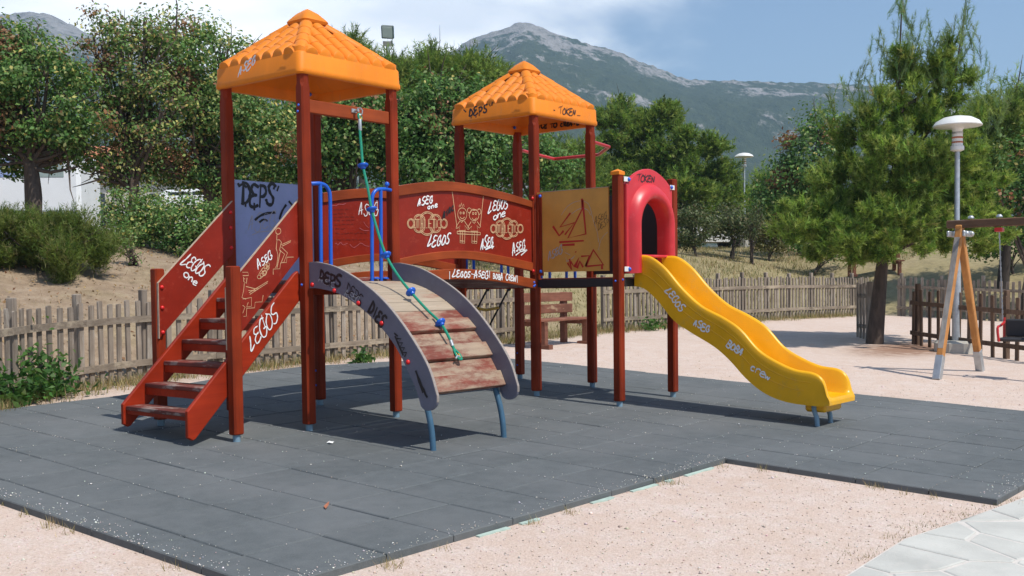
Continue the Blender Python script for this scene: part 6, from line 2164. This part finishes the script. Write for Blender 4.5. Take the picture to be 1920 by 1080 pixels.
def crown_points(ells, n, rng, clump=.34, nclump=110, inner=.55):
    """leaf centres gathered into clumps inside a union of ellipsoids; returns points, outward direction"""
    pts, outs, locs = [], [], []
    tot = sum(e[1][0] * e[1][1] * e[1][2] for e in ells)
    for (c, r) in ells:
        share = r[0] * r[1] * r[2] / tot
        k = max(4, int(nclump * share))
        d = unit(rng.normal(size=(k, 3)))
        rad = inner + (1 - inner) * rng.random(k) ** .7
        rad *= 1 + rng.normal(0, .07, k)
        cc = np.array(c) + d * np.array(r) * rad[:, None]
        m = max(8, int(n * share / k))
        sc = clump * rng.uniform(.6, 1.35, (k, 1, 1))
        gd = unit(rng.normal(size=(k, m, 3)))
        g = gd * (rng.random((k, m, 1)) ** .55) * 1.75 * sc * np.array([1, 1, .70]) * rng.uniform(.75, 1.25, (k, m, 1))
        p = (cc[:, None, :] + g).reshape(-1, 3)
        pts.append(p)
        outs.append(np.repeat(d, m, 0))
        locs.append(gd.reshape(-1, 3))
    return np.concatenate(pts), np.concatenate(outs), np.concatenate(locs)


G1, G2, G3 = (.075, .160, .038), (.125, .235, .056), (.20, .31, .10)
GY_, YE, BR, RD = (.32, .36, .13), (.56, .50, .16), (.26, .155, .075), (.33, .17, .085)


def broadleaf(name, label, px, dist, crown, nleaf, size, palette, weights, r0=.16, ntrunk=1, clump=.34, nclump=110, inner=.5, seed=1, group='broadleaf trees along the bank', bare=0, cat='tree', fork=.35):
    """crown: list of (px, py, half width px, half height px, depth offset m)"""
    rng = np.random.default_rng(seed)
    x, y = at_px(px, dist)
    z = float(tz(x, y))
    root = thing(name, label, cat, (x, y, z), 0, group)
    k = dist / PF
    ells = []
    for (qx, qy, hw, hh, dd) in crown:
        p = at_px(qx, dist + dd)
        zc_ = CAM[2] + (535 - .0122 * (qx - 960) - qy) / PF * (dist + dd)
        ells.append(((p[0], p[1], zc_), (hw * k, hw * k * .95, hh * k)))
    pts, outs, locs = crown_points(ells, nleaf, rng, clump, nclump, inner)
    keep = pts[:, 2] > tz(pts[:, 0], pts[:, 1]) + .05
    pts, outs, locs = pts[keep], outs[keep], locs[keep]
    n = len(pts)
    cols = pick_cols(n, palette, weights, rng)
    # pods and dry leaves come in bunches
    sel = np.sin(pts[:, 0] * 3.1 + seed) + np.sin(pts[:, 1] * 3.7 + 2 * seed) + np.sin(pts[:, 2] * 4.3 + seed) > 1.3
    br = pick_cols(n, [BR, RD, (.26, .17, .08)], [.4, .35, .25], rng)
    use = sel & (rng.random(n) < bare)
    cols[use] = br[use]
    leaf_cloud('crown', pts, size * rng.uniform(.6, 1.35, n), cols, M['leaf'], root, rng=rng, out=outs, loc=locs)
    for t in range(ntrunk):
        tg = []
        for (c, r) in ells:
            for _ in range(3):
                d = unit(rng.normal(size=3) + [0, 0, .4])
                tg.append(np.array(c) + d * np.array(r) * .7)
        off = rng.normal(0, .35, 2) * (t > 0) * min(1.0, r0 * 7)
        limbs('trunk', root, (x + off[0], y + off[1], z), tg, r0, M['bark'], rng=rng, fork=fork, wob=min(1.0, r0 * 5))
    return root


mixed = [G1, G2, G3, GY_, YE]
broadleaf('leafy_tree', 'leafy green tree with brown pods at the far left, on two dark trunks', 70, 22.0,
          [(-60, 190, 140, 130, 0), (55, 165, 125, 110, .3), (130, 220, 75, 95, -.2), (20, 90, 75, 45, 0), (100, 275, 80, 40, .2), (160, 290, 45, 35, 0), (40, 298, 85, 28, .2)], 35000, .090, mixed, [.40, .32, .14, .09, .05], .15, 2, .26, 260, .35, 1, bare=.55, fork=.55)
broadleaf('leafy_tree', 'thinning tree with bare twigs and pinkish pods, second from the left', 262, 23.0,
          [(250, 130, 75, 95, 0), (235, 240, 75, 85, .2), (295, 75, 50, 45, 0), (215, 65, 40, 40, 0), (300, 200, 60, 80, -.2), (255, 320, 80, 45, .3), (205, 320, 45, 35, 0)], 15500, .080, mixed + [(.24, .16, .10)], [.20, .20, .16, .16, .12, .16], .13, 2, .24, 150, .35, 2, bare=.7, fork=.4)
broadleaf('leafy_tree', 'yellowing broadleaf tree directly left of the big orange roof', 395, 24.0,
          [(380, 130, 85, 90, 0), (420, 230, 95, 105, 0), (345, 70, 50, 42, .2), (455, 120, 45, 60, .3), (500, 260, 85, 90, .4), (350, 310, 75, 55, -.2), (450, 335, 80, 50, .3)], 35000, .084, mixed, [.26, .28, .20, .16, .10], .15, 2, .25, 260, .35, 3, bare=.6)
broadleaf('leafy_tree', 'dark glossy tree seen between the posts of the stair tower', 640, 26.0,
          [(600, 260, 90, 110, 0), (680, 260, 90, 100, .2), (650, 175, 75, 60, .6), (560, 300, 60, 60, 0)], 22000, .105, mixed, [.46, .34, .12, .05, .03], .15, 2, .28, 200, .35, 4, bare=.40)
broadleaf('leafy_tree', 'dense dark green tree between the two orange roofs', 835, 26.5,
          [(800, 245, 85, 100, 0), (870, 225, 75, 75, .3), (895, 285, 75, 80, 0), (780, 320, 80, 60, -.3), (850, 185, 50, 40, .5)], 28000, .105, mixed, [.46, .36, .12, .04, .02], .17, 2, .28, 230, .35, 5, bare=.30)
broadleaf('leafy_tree', 'low leafy tree under the far orange roof', 1010, 27.0,
          [(1000, 300, 55, 55, 0), (1040, 310, 45, 50, .2), (960, 320, 60, 50, .4)], 5600, .10, mixed, [.44, .36, .14, .04, .02], .10, 1, .26, 70, .45, 6, bare=.25)
broadleaf('leafy_tree', 'tree with rusty orange pods left of the near pine', 1505, 37.0,
          [(1520, 290, 50, 75, 0), (1480, 340, 50, 55, .3), (1545, 240, 40, 45, .2), (1450, 380, 45, 45, .4)], 7600, .13, mixed, [.44, .32, .16, .05, .03], .16, 1, .36, 90, .45, 7, bare=1.0)
broadleaf('leafy_tree', 'bushy tree with red-brown pods at the right edge', 1925, 27.0,
          [(1925, 330, 60, 90, 0), (1890, 390, 40, 60, 0), (1960, 380, 60, 80, .3)], 6500, .11, mixed, [.46, .34, .14, .04, .02], .14, 1, .30, 90, .45, 8, bare=.35)


# ---- shrubs
def shrub(label, px, dist, crown, nleaf, size, palette, weights, seed, clump=.2, nclump=60, bare=0.0, group='shrubs on the bank'):
    return broadleaf('shrub', label, px, dist, crown, nleaf, size, palette, weights, .035, 2, clump, nclump, .35, seed, group, bare, 'shrub', .25)


olive = [(.060, .090, .028), (.095, .125, .045), (.14, .16, .07), (.20, .19, .09)]
shrub('rounded leafy shrub on the left bank beside the heathery bush', 262, 19.6, [(255, 405, 52, 55, 0), (300, 412, 48, 52, 0), (225, 430, 50, 42, 0), (275, 445, 60, 30, -.2)], 9000, .060, [G1, G2, G3, GY_, YE], [.2, .3, .25, .17, .08], 21, .16, 80)
shrub('dark leafy shrub left of the stair tower post', 365, 19.0, [(360, 415, 50, 48, 0), (400, 420, 45, 48, 0), (330, 440, 42, 35, .2), (375, 450, 60, 28, -.2)], 8000, .058, [G1, G2, G3, GY_, YE], [.34, .3, .2, .11, .05], 22, .16, 70, .2)
shrub('low dark shrub seen behind the blue panel', 490, 21.0, [(480, 420, 60, 55, 0), (550, 420, 55, 55, .2)], 4200, .070, [G1, G2, G3], [.5, .35, .15], 23, .18, 60)
shrub('dark hedge-like shrub behind the bridge', 760, 24.0, [(700, 400, 80, 55, 0), (820, 395, 80, 60, .2), (920, 400, 70, 55, .2)], 7200, .085, [G1, G2, G3], [.5, .35, .15], 24, .24, 90)
shrub('dark shrub below the far tower', 1040, 30.0, [(1010, 400, 60, 45, 0), (1090, 395, 60, 50, .2)], 3800, .10, [G1, G2, G3], [.5, .35, .15], 25, .26, 50)
shrub('grey-green shrub right behind the slide hood', 1305, 33.0, [(1300, 425, 45, 42, 0), (1275, 430, 35, 38, .4)], 4200, .085, olive, [.3, .3, .26, .14], 26, .22, 60)
shrub('grey-green shrub on thin stems between hood and distant lamp', 1372, 34.0, [(1365, 420, 42, 38, 0), (1395, 430, 25, 30, .2)], 3600, .085, olive, [.26, .3, .28, .16], 27, .22, 55)
shrub('yellowish shrub right of the distant lamp', 1442, 35.5, [(1435, 440, 34, 30, 0), (1465, 445, 28, 26, .2)], 3000, .085, [(.10, .11, .03), (.15, .15, .045), (.20, .19, .07)], [.4, .35, .25], 28, .22, 45)
shrub('sapling shrub with sparse leaves beside the distant lamp', 1413, 33.0, [(1420, 405, 20, 26, 0), (1408, 430, 16, 20, 0)], 500, .080, olive, [.3, .3, .25, .15], 29, .16, 18)
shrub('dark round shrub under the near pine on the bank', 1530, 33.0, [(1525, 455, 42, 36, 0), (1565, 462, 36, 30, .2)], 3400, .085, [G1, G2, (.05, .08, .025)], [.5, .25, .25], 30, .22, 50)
shrub('dark shrub behind the swing beam at the right edge', 1900, 30.0, [(1850, 450, 40, 35, 0), (1925, 445, 45, 40, .2)], 3600, .09, [G1, G2, (.05, .08, .025)], [.5, .25, .25], 31, .22, 55)
shrub('tiny sapling with few leaves on the dry bank', 247, 17.2, [(240, 462, 18, 18, 0), (258, 485, 12, 12, 0)], 240, .050, [G2, G3, GY_], [.4, .35, .25], 32, .10, 18)


# ---- needle-leaved trees
def needle_mesh(name, tips, dirs, L, nper, nl, nw, cols, mat, parent, rng, spread=.55):
    """bottle-brush twigs: nper needles along each twig"""
    n = len(tips)
    t = rng.random((n, nper))
    basep = tips[:, None, :] - dirs[:, None, :] * (L[:, None, None] * (1 - t[..., None]))
    nd_ = unit(dirs[:, None, :] * rng.uniform(.45, 1.1, (n, nper, 1)) + rng.normal(size=(n, nper, 3)) * spread)
    side = unit(np.cross(nd_, rng.normal(size=(n, nper, 3))))
    ln = nl * rng.uniform(.7, 1.25, (n, nper, 1))
    a = basep + side * nw * .5
    b_ = basep - side * nw * .5
    c = basep + nd_ * ln
    v = np.stack([a, b_, c], 2).reshape(-1, 3)
    f = np.arange(n * nper * 3).reshape(-1, 3)
    cc = np.repeat(cols, nper * 3, 0) * np.clip(1 + rng.normal(0, .12, (n * nper, 1)), .6, 1.5).repeat(3, 0)
    return array_mesh(name, v, f, 3, mat, parent, cc)


PN = [(.090, .155, .034), (.160, .245, .052), (.25, .34, .078), (.33, .41, .12)]


def pine_far(name, label, px, dist, crown, ntwig, seed, nper=16, L=.34, nl=.17, nw=.020, group='pines behind the park', lean=0, pal=PN, wts=(.22, .36, .28, .14), inner=.5, nclump=90, clump=.42, updir=.55, cat='tree', r0=.16):
    rng = np.random.default_rng(seed)
    x, y = at_px(px, dist)
    z = float(tz(x, y))
    root = thing(name, label, cat, (x, y, z), 0, group)
    k = dist / PF
    ells = []
    for (qx, qy, hw, hh, dd) in crown:
        p = at_px(qx, dist + dd)
        ells.append(((p[0], p[1], CAM[2] + (535 - .0122 * (qx - 960) - qy) / PF * (dist + dd)), (hw * k, hw * k * .95, hh * k)))
    pts, outs, locs = crown_points(ells, ntwig, rng, clump, nclump, inner)
    keep = pts[:, 2] > tz(pts[:, 0], pts[:, 1]) + .1
    pts, outs, locs = pts[keep], outs[keep], locs[keep]
    dirs = unit(locs * .85 + outs * .35 + np.array([0, 0, updir]) + rng.normal(0, .25, outs.shape))
    needle_mesh('crown', pts, dirs, L * rng.uniform(.7, 1.3, len(pts)), nper, nl, nw, pick_cols(len(pts), pal, wts, rng, .14), M['needle'], root, rng)
    tg = [np.array(c) + unit(rng.normal(size=3)) * np.array(r) * .6 for (c, r) in ells for _ in range(3)]
    limbs('trunk', root, (x, y, z), tg, r0, M['bark_dark'], rng=rng, fork=.4, wob=min(1.0, r0 * 5))
    return root


pine_far('pine_tree', 'broad rounded pine behind the slide hood, in front of the mountain', 1250, 44.0,
         [(1170, 265, 62, 72, 0), (1245, 275, 70, 78, 0), (1310, 310, 62, 65, -.4), (1190, 350, 70, 55, -.5), (1265, 375, 80, 50, -.8), (1350, 350, 50, 60, .4), (1150, 225, 40, 38, .3), (1330, 390, 60, 45, -.3), (1385, 370, 22, 50, .4), (1135, 330, 45, 60, .2), (1240, 225, 55, 40, .2)], 18000, 41, 16, .30, .15, .034, nclump=150, clump=.34, r0=.22)
pine_far('pine_tree', 'tall feathery pine behind the dense tree, left of the floodlight', 680, 37.0,
         [(650, 160, 55, 70, 0), (695, 145, 50, 50, .3), (630, 100, 34, 40, 0), (765, 165, 40, 50, .3), (665, 95, 26, 30, 0), (750, 125, 20, 26, 0)], 5200, 42, 16, .40, .19, .026)
pine_far('pine_tree', 'feathery pine whose top shows between floodlight and mountain peak', 850, 38.0,
         [(805, 155, 45, 50, 0), (860, 148, 45, 46, .3), (912, 152, 36, 42, 0), (818, 118, 22, 28, 0), (942, 165, 20, 40, 0), (890, 120, 16, 24, 0)], 4400, 43, 16, .40, .19, .026)
pine_far('pine_tree', 'pale green pine beside the far tower, in front of the slope', 1060, 42.0,
         [(1040, 310, 50, 55, 0), (1080, 330, 55, 60, 0), (1095, 270, 25, 30, 0)], 2600, 44, 16, .42, .20, .024)
pine_far('pine_tree', 'small distant pine left of the tree with rusty pods', 1425, 50.0,
         [(1440, 345, 34, 36, 0), (1400, 380, 40, 40, 0), (1470, 390, 46, 40, 0)], 2000, 45, 16, .5, .24, .03)
pine_far('pine_tree', 'pine at the right edge behind the near pine', 1880, 29.0,
         [(1870, 220, 45, 62, 0), (1920, 230, 48, 70, 0), (1840, 300, 45, 60, 0), (1905, 180, 18, 40, 0), (1935, 300, 45, 70, 0)], 3200, 46, 18, .34, .16, .016)
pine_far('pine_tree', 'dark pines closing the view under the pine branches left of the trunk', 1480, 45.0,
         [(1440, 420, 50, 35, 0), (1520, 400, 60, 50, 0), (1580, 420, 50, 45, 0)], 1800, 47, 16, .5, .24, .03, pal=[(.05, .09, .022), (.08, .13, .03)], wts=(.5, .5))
pine_far('heather_bush', 'wide heathery evergreen bush filling the left bank', 80, 15.6,
         [(20, 442, 82, 56, 0), (110, 446, 80, 52, .2), (190, 455, 45, 40, .3), (170, 440, 45, 38, .6), (60, 425, 70, 30, .5), (-60, 440, 70, 55, 0), (120, 490, 50, 30, -.4)], 10500, 48, 16, .20, .075, .008, 'bushes on the left bank',
         pal=[(.10, .15, .032), (.155, .21, .048), (.21, .26, .07), (.27, .26, .10)], wts=(.3, .36, .24, .10), inner=.35, nclump=170, clump=.15, updir=1.1, cat='bush', r0=.03)

# ---- the near pine, with two feathery leaders
rng = np.random.default_rng(77)
PX_, PY_ = 12.84, -.80
PZ_ = float(tz(PX_, PY_))
pine = thing('pine_tree', 'tall near pine with dark trunk beside the gate, two feathery tops', 'tree', (PX_, PY_, PZ_))
DP = 19.02
kk = DP / PF


def pp_(px, py, dd=0.0):
    p = at_px(px, DP + dd)
    return np.array([p[0], p[1], CAM[2] + (535 - .0122 * (px - 960) - py) / PF * (DP + dd)])


tips, dirs, outs_ = [], [], []
lob = [(1560, 420, 95, 60, -.3), (1650, 430, 110, 62, -1.0), (1760, 420, 95, 62, -.4), (1850, 400, 60, 70, .2), (1500, 400, 60, 55, .2), (1590, 330, 85, 70, 0), (1700, 320, 110, 85, -.6), (1790, 310, 85, 80, 0), (1640, 230, 65, 70, 0), (1740, 220, 75, 75, 0), (1810, 240, 45, 70, .2),
       (1680, 150, 42, 65, 0), (1755, 150, 55, 60, 0), (1600, 260, 40, 40, .2), (1860, 330, 40, 60, .3), (1640, 400, 120, 70, .9), (1740, 380, 110, 80, 1.0), (1470, 420, 32, 34, .4), (1690, 90, 30, 50, 0), (1800, 110, 38, 55, 0), (1745, 125, 44, 50, 0), (1700, 120, 40, 50, .3), (1610, 200, 24, 40, 0), (1560, 240, 18, 36, .2)]
ells = [(pp_(a, b_, d), (w * kk, w * kk * .9, h_ * kk)) for a, b_, w, h_, d in lob]
pts, outs, locs = crown_points(ells, 14500, rng, .135, 480, .30)
dirs = unit(locs * .8 + outs * .35 + np.array([0, 0, .65]) + rng.normal(0, .22, outs.shape))
cols = pick_cols(len(pts), [(.095, .165, .034), (.165, .260, .052), (.27, .37, .080), (.37, .45, .13)], [.18, .32, .32, .18], rng, .14)
# upright candle shoots round the two leaders
sp_t, sp_d = [], []
for (x0, y0, x1, y1, nb) in ((1682, 150, 1690, -14, 44), (1705, 130, 1735, 40, 16), (1780, 170, 1808, 14, 40), (1730, 160, 1745, 70, 12), (1815, 170, 1830, 60, 14), (1640, 190, 1632, 110, 12), (1610, 210, 1592, 140, 8), (1575, 260, 1560, 170, 8), (1830, 230, 1848, 130, 10), (1655, 160, 1650, 60, 12), (1850, 260, 1866, 180, 8), (1770, 140, 1765, 60, 14)):
    for k in range(nb):
        t = k / nb
        p = pp_(x0 + (x1 - x0) * t, y0 + (y1 - y0) * t, rng.normal(0, .12))
        w = (1 - t) * .36 + .03
        d = unit(np.array([rng.normal(0, .34), rng.normal(0, .34), 1.0]))
        q = p + np.array([rng.normal(0, w), rng.normal(0, w), rng.normal(0, .05)])
        sp_t.append(q + d * .12)
        sp_d.append(d)
sp_t, sp_d = np.array(sp_t), np.array(sp_d)
cr_ = needle_mesh('crown', pts, dirs, .24 * rng.uniform(.7, 1.3, len(pts)), 30, .100, .0125, cols, M['needle'], pine, rng, .5)
needle_mesh('crown_shoots', sp_t, sp_d, .40 * rng.uniform(.7, 1.3, len(sp_t)), 70, .10, .0075, pick_cols(len(sp_t), [(.13, .20, .075), (.19, .28, .105), (.24, .33, .14)], [.3, .4, .3], rng, .12), M['needle'], pine, rng, .42)
mb = MB()
tr = crom([(PX_, PY_, PZ_ - .2), (PX_, PY_, PZ_), pp_(1648, 560), pp_(1656, 480), pp_(1665, 380), pp_(1690, 250), pp_(1686, 150), pp_(1690, 20)], 4)
mb.tube(tr, [.180 * (1 - .97 * i / (len(tr) - 1)) ** 1.35 + .008 for i in range(len(tr))], 12)
tr2 = crom([pp_(1675, 330), pp_(1730, 260), pp_(1780, 180), pp_(1806, 40)], 4)
mb.tube(tr2, [.055 * (1 - .95 * i / (len(tr2) - 1)) + .005 for i in range(len(tr2))], 8)
for e in ells[:18]:
    t = e[0]
    h_ = max(PZ_ + 1.4, t[2] - .5)
    fz = np.array([float(np.interp(h_, [p[2] for p in tr], [p[0] for p in tr])), float(np.interp(h_, [p[2] for p in tr], [p[1] for p in tr])), h_])
    mb.tube(crom([fz, fz * .5 + t * .5 + [0, 0, -.08], t], 3), [.045, .042, .038, .032, .028, .02, .010], 6)
mb.build('trunk', M['bark'], pine, True)

# ------------------------------------------------------------------ ground cover
def blades(name, xy, zfun, hmin, hmax, w, palette, weights, label, seed, lean=.35):
    rng = np.random.default_rng(seed)
    n = len(xy)
    zz = zfun(xy[:, 0], xy[:, 1])
    b0 = np.column_stack([xy, zz - .01])
    a = rng.uniform(0, 6.283, n)
    s = np.column_stack([np.cos(a), np.sin(a), np.zeros(n)]) * (w * rng.uniform(.5, 1.3, n))[:, None]
    d = np.column_stack([rng.normal(0, lean, n), rng.normal(0, lean, n), np.ones(n)])
    h_ = rng.uniform(hmin, hmax, n)[:, None]
    v = np.stack([b0 - s, b0 + s, b0 + d * h_], 1).reshape(-1, 3)
    cols = np.repeat(pick_cols(n, palette, weights, rng), 3, 0)
    ob = array_mesh(name, v, np.arange(3 * n).reshape(n, 3), 3, M['drygrass'], None, cols)
    tag(ob, label, 'grass', None, 'stuff')
    return ob


def clumpy(centres, n, sp, rng):
    c = np.asarray(centres)
    k = rng.integers(0, len(c), n)
    return c[k] + rng.normal(0, 1, (n, 2)) * sp


DRY = [(.42, .34, .18), (.34, .27, .13), (.22, .20, .075), (.10, .14, .035)]
rng = np.random.default_rng(5)
# right bank
xx = rng.uniform(9, 36, 60000)
yy = rng.uniform(3.8, 15, 60000)
kp = (fnoise(xx, yy, 1.3, 9) + rng.normal(0, .25, 60000) > -.05)
blades('dry_grass', np.column_stack([xx, yy])[kp], tz, .05, .16, .010, DRY, [.34, .28, .24, .14], 'short dry grass on the right bank', 51)
xx = rng.uniform(-4, 11, 26000)
yy = rng.uniform(2.2, 12, 26000)
kp = (bank_e(xx, yy) > .3) & (fnoise(xx, yy, 1.1, 10) + rng.normal(0, .3, 26000) > .22)
blades('dry_grass', np.column_stack([xx, yy])[kp], tz, .03, .11, .006, DRY, [.36, .30, .20, .14], 'patchy dry grass on the left bank', 52)
# along the fence foot and the back edge of the mat
s_ = rng.uniform(-2.5, 21, 900)
cen = np.column_stack([s_, np.interp(s_, FENCE_X, FENCE_Y) + rng.normal(-.12, .16, 900)])
blades('fence_weeds', clumpy(cen, 15000, .07, rng), tz, .04, .17, .005, DRY, [.34, .26, .22, .18], 'straw and weeds along the foot of the fence', 53)
ed = []
for (a, b_) in zip(MAT, MAT[1:] + MAT[:1]):
    L = math.hypot(b_[0] - a[0], b_[1] - a[1])
    nx, ny = (b_[1] - a[1]) / L, -(b_[0] - a[0]) / L
    for k in range(int(L * 7)):
        t = rng.random()
        o = abs(rng.normal(0, .05)) + .015
        ed.append((a[0] + (b_[0] - a[0]) * t + nx * o, a[1] + (b_[1] - a[1]) * t + ny * o))
ed = np.array(ed)
ed = ed[rng.random(len(ed)) < .34]
blades('edge_grass', clumpy(ed, 1900, .03, rng), tz, .02, .075, .0026, DRY, [.52, .34, .10, .04], 'thin dry grass tufts along the edge of the mat', 54)
cen = np.array([(1.30, -6.10), (.95, -6.02), (.55, -5.98), (.2, -5.92), (-.3, -5.9), (1.6, -6.13)])
blades('path_grass', clumpy(cen, 1500, .10, rng), tz, .008, .035, .003, [(.30, .25, .12), (.17, .16, .06)], [.6, .4], 'dry moss and grass between gravel and stone path', 55)


def broad_weed(label, x, y, n, h_, sp, seed):
    rng = np.random.default_rng(seed)
    z = float(tz(x, y))
    r = thing('weed', label, 'weed', (x, y, z), 0, 'green weeds')
    c = np.column_stack([rng.normal(x, sp, n), rng.normal(y, sp * .6, n), z + np.abs(rng.normal(0, h_, n)) + .03])
    leaf_cloud('foliage', c, rng.uniform(.05, .13, n), pick_cols(n, [(.045, .12, .025), (.075, .165, .035), (.11, .19, .05)], [.4, .4, .2], rng), M['leaf'], r, rng=rng, aspect=.45)
    mb = MB()
    for k in range(14):
        q = c[rng.integers(0, n)]
        mb.tube([(x + rng.normal(0, sp * .3), y + rng.normal(0, .05), z - .02), (q[0] * .6 + x * .4, q[1] * .6 + y * .4, q[2] * .6 + z * .4), q], [.006, .005, .002], 5)
    mb.build('stem', M['drystem'], r)
    return r


M['drystem'] = simple('green_stem', (.10, .15, .04), .7, .2, 9)
broad_weed('bushy green weed growing through the fence at the left edge', -.55, 2.36, 620, .20, .20, 61)
broad_weed('green weed at the very left edge of the fence', -1.02, 2.02, 300, .16, .14, 65)
broad_weed('low green weed at the mat edge seen under the ramp', 3.95, 2.62, 110, .07, .08, 62)
broad_weed('small green weed by the fence below the slide', 12.2, 3.35, 120, .10, .20, 63)
broad_weed('green creeper behind the swing frame', 21.0, -3.6, 420, .45, .7, 64)


# ---- loose stones and litter
def stones(name, xyz, size, cols, label, seed, cat='gravel'):
    rng = np.random.default_rng(seed)
    n = len(xyz)
    octv = np.array([(1, 0, 0), (-1, 0, 0), (0, 1, 0), (0, -1, 0), (0, 0, .7), (0, 0, -.5)], float)
    octf = np.array([(0, 2, 4), (2, 1, 4), (1, 3, 4), (3, 0, 4), (2, 0, 5), (1, 2, 5), (3, 1, 5), (0, 3, 5)])
    sc = size[:, None, None] * rng.uniform(.6, 1.3, (n, 6, 3))
    a = rng.uniform(0, 6.283, n)
    ov = np.broadcast_to(octv, (n, 6, 3)) * sc
    ca, sa = np.cos(a)[:, None], np.sin(a)[:, None]
    v = np.stack([ov[..., 0] * ca - ov[..., 1] * sa, ov[..., 0] * sa + ov[..., 1] * ca, ov[..., 2]], -1) + xyz[:, None, :]
    f = (octf[None] + (np.arange(n) * 6)[:, None, None]).reshape(-1, 3)
    ob = array_mesh(name, v.reshape(-1, 3), f, 3, M['pebble'], None, np.repeat(cols, 6, 0))
    tag(ob, label, cat, None, 'stuff')
    return ob


def in_mat(x, y):
    r = np.zeros(len(x), bool)
    n = len(MAT)
    for i in range(n):
        (x0, y0), (x1, y1) = MAT[i], MAT[(i + 1) % n]
        c = ((y0 > y) != (y1 > y)) & (x < (x1 - x0) * (y - y0) / (y1 - y0 + 1e-12) + x0)
        r ^= c
    return r


rng = np.random.default_rng(6)
n = 42000
xx, yy = rng.uniform(-5.2, 9, n), rng.uniform(-8.2, 2.6, n)
wgt = 1 / (1 + .03 * ((xx + 5.8) ** 2 + (yy + 8.0) ** 2))
kp = (~in_mat(xx, yy)) & (rng.random(n) < wgt * 2.2) & (bank_e(xx, yy) < -.1) & ~((yy < -6.0) & (xx > -1.2))
xx, yy = xx[kp], yy[kp]
sz = rng.uniform(.003, .0075, len(xx)) * (1 + (rng.random(len(xx)) < .05) * 1.1)
stones('loose_gravel', np.column_stack([xx, yy, tz(xx, yy) + .002]), sz, pick_cols(len(xx), [(.62, .49, .41), (.70, .60, .53), (.50, .39, .32), (.40, .33, .29)], [.42, .34, .19, .05], rng, .1), 'loose pinkish gravel grains round the mat', 71)
# pale grit swept onto the mat, much of it lying along the joints
n = 2600
xx, yy = rng.uniform(-2.8, 5.7, n), rng.uniform(-6.0, 2.6, n)
j = rng.random(n)
xx = np.where(j < .38, TX0 + np.round((xx - TX0) / TILE) * TILE + rng.normal(0, .008, n), xx)
yy = np.where((j >= .38) & (j < .70), TY0 + np.round((yy - TY0) / TILE) * TILE + rng.normal(0, .008, n), yy)
ex_ = rng.uniform(-2.8, 1.4, 900)
xx = np.concatenate([xx, ex_, -2.83 + np.abs(rng.normal(0, .09, 700)), rng.uniform(1.5, 5.7, 500)])
yy = np.concatenate([yy, -4.125 + np.abs(rng.normal(0, .08, 900)), rng.uniform(-4.1, 1.6, 700), -6.05 + np.abs(rng.normal(0, .08, 500))])
n = len(xx)
kp = in_mat(xx, yy) & (fnoise(xx, yy, 1.2, 12) + rng.normal(0, .3, n) > -.2)
xx, yy = xx[kp], yy[kp]
stones('scattered_grit', np.column_stack([xx, yy, gz(xx, yy) + .002]), rng.uniform(.0022, .0052, len(xx)) * (1 + (rng.random(len(xx)) < .04) * 1.2), pick_cols(len(xx), [(.72, .66, .58), (.60, .50, .42), (.80, .78, .74)], [.5, .3, .2], rng, .1), 'pale grit scattered on the rubber mat', 72)
# dry leaves on the banks
n = 3800
xx, yy = rng.uniform(-3, 12, n), rng.uniform(2.4, 11, n)
kp = bank_e(xx, yy) > -.2
xx, yy = xx[kp], yy[kp]
lc = np.column_stack([xx, yy, tz(xx, yy) + .03])
lv = leaf_cloud('leaf_litter', lc, rng.uniform(.03, .07, len(xx)), pick_cols(len(xx), [(.42, .28, .14), (.55, .42, .26), (.26, .15, .07)], [.4, .3, .3], rng), M['leaf'], None, rng=rng, out=np.tile([0, 0, 2.0], (len(xx), 1)))
tag(lv, 'fallen dry leaves on the bank behind the fence', 'leaves', None, 'stuff')


# two bits of litter on the mat
def scrap(name, label, x, y, pts, mat, z=.004):
    mb = MB()
    n = len(pts)
    vs = [(x + p[0], y + p[1], gz(x, y) + z + p[2]) for p in pts] + [(x + p[0], y + p[1], gz(x, y) + z + p[2] + .003) for p in pts]
    fs = [tuple(range(n - 1, -1, -1)), tuple(range(n, 2 * n))] + [(i, (i + 1) % n, n + (i + 1) % n, n + i) for i in range(n)]
    tag(mb.add(vs, fs).build(name, mat), label, 'litter')


scrap('paper_scrap', 'white crumpled paper scrap on the mat before the near newel post', -.28, -1.62, [(-.022, -.02, .006), (.0, -.026, 0), (.024, -.016, .010), (.028, .012, .002), (.004, .016, .014), (-.026, .014, .002)], M['paint_w'])
scrap('dry_leaf', 'single rust-brown dry leaf lying on the mat in front', -1.66, -3.18, [(-.035, -.03, .0), (.005, -.010, .014), (.045, .030, .022), (.030, .040, .010), (-.012, .014, .004)], M['terracotta'])
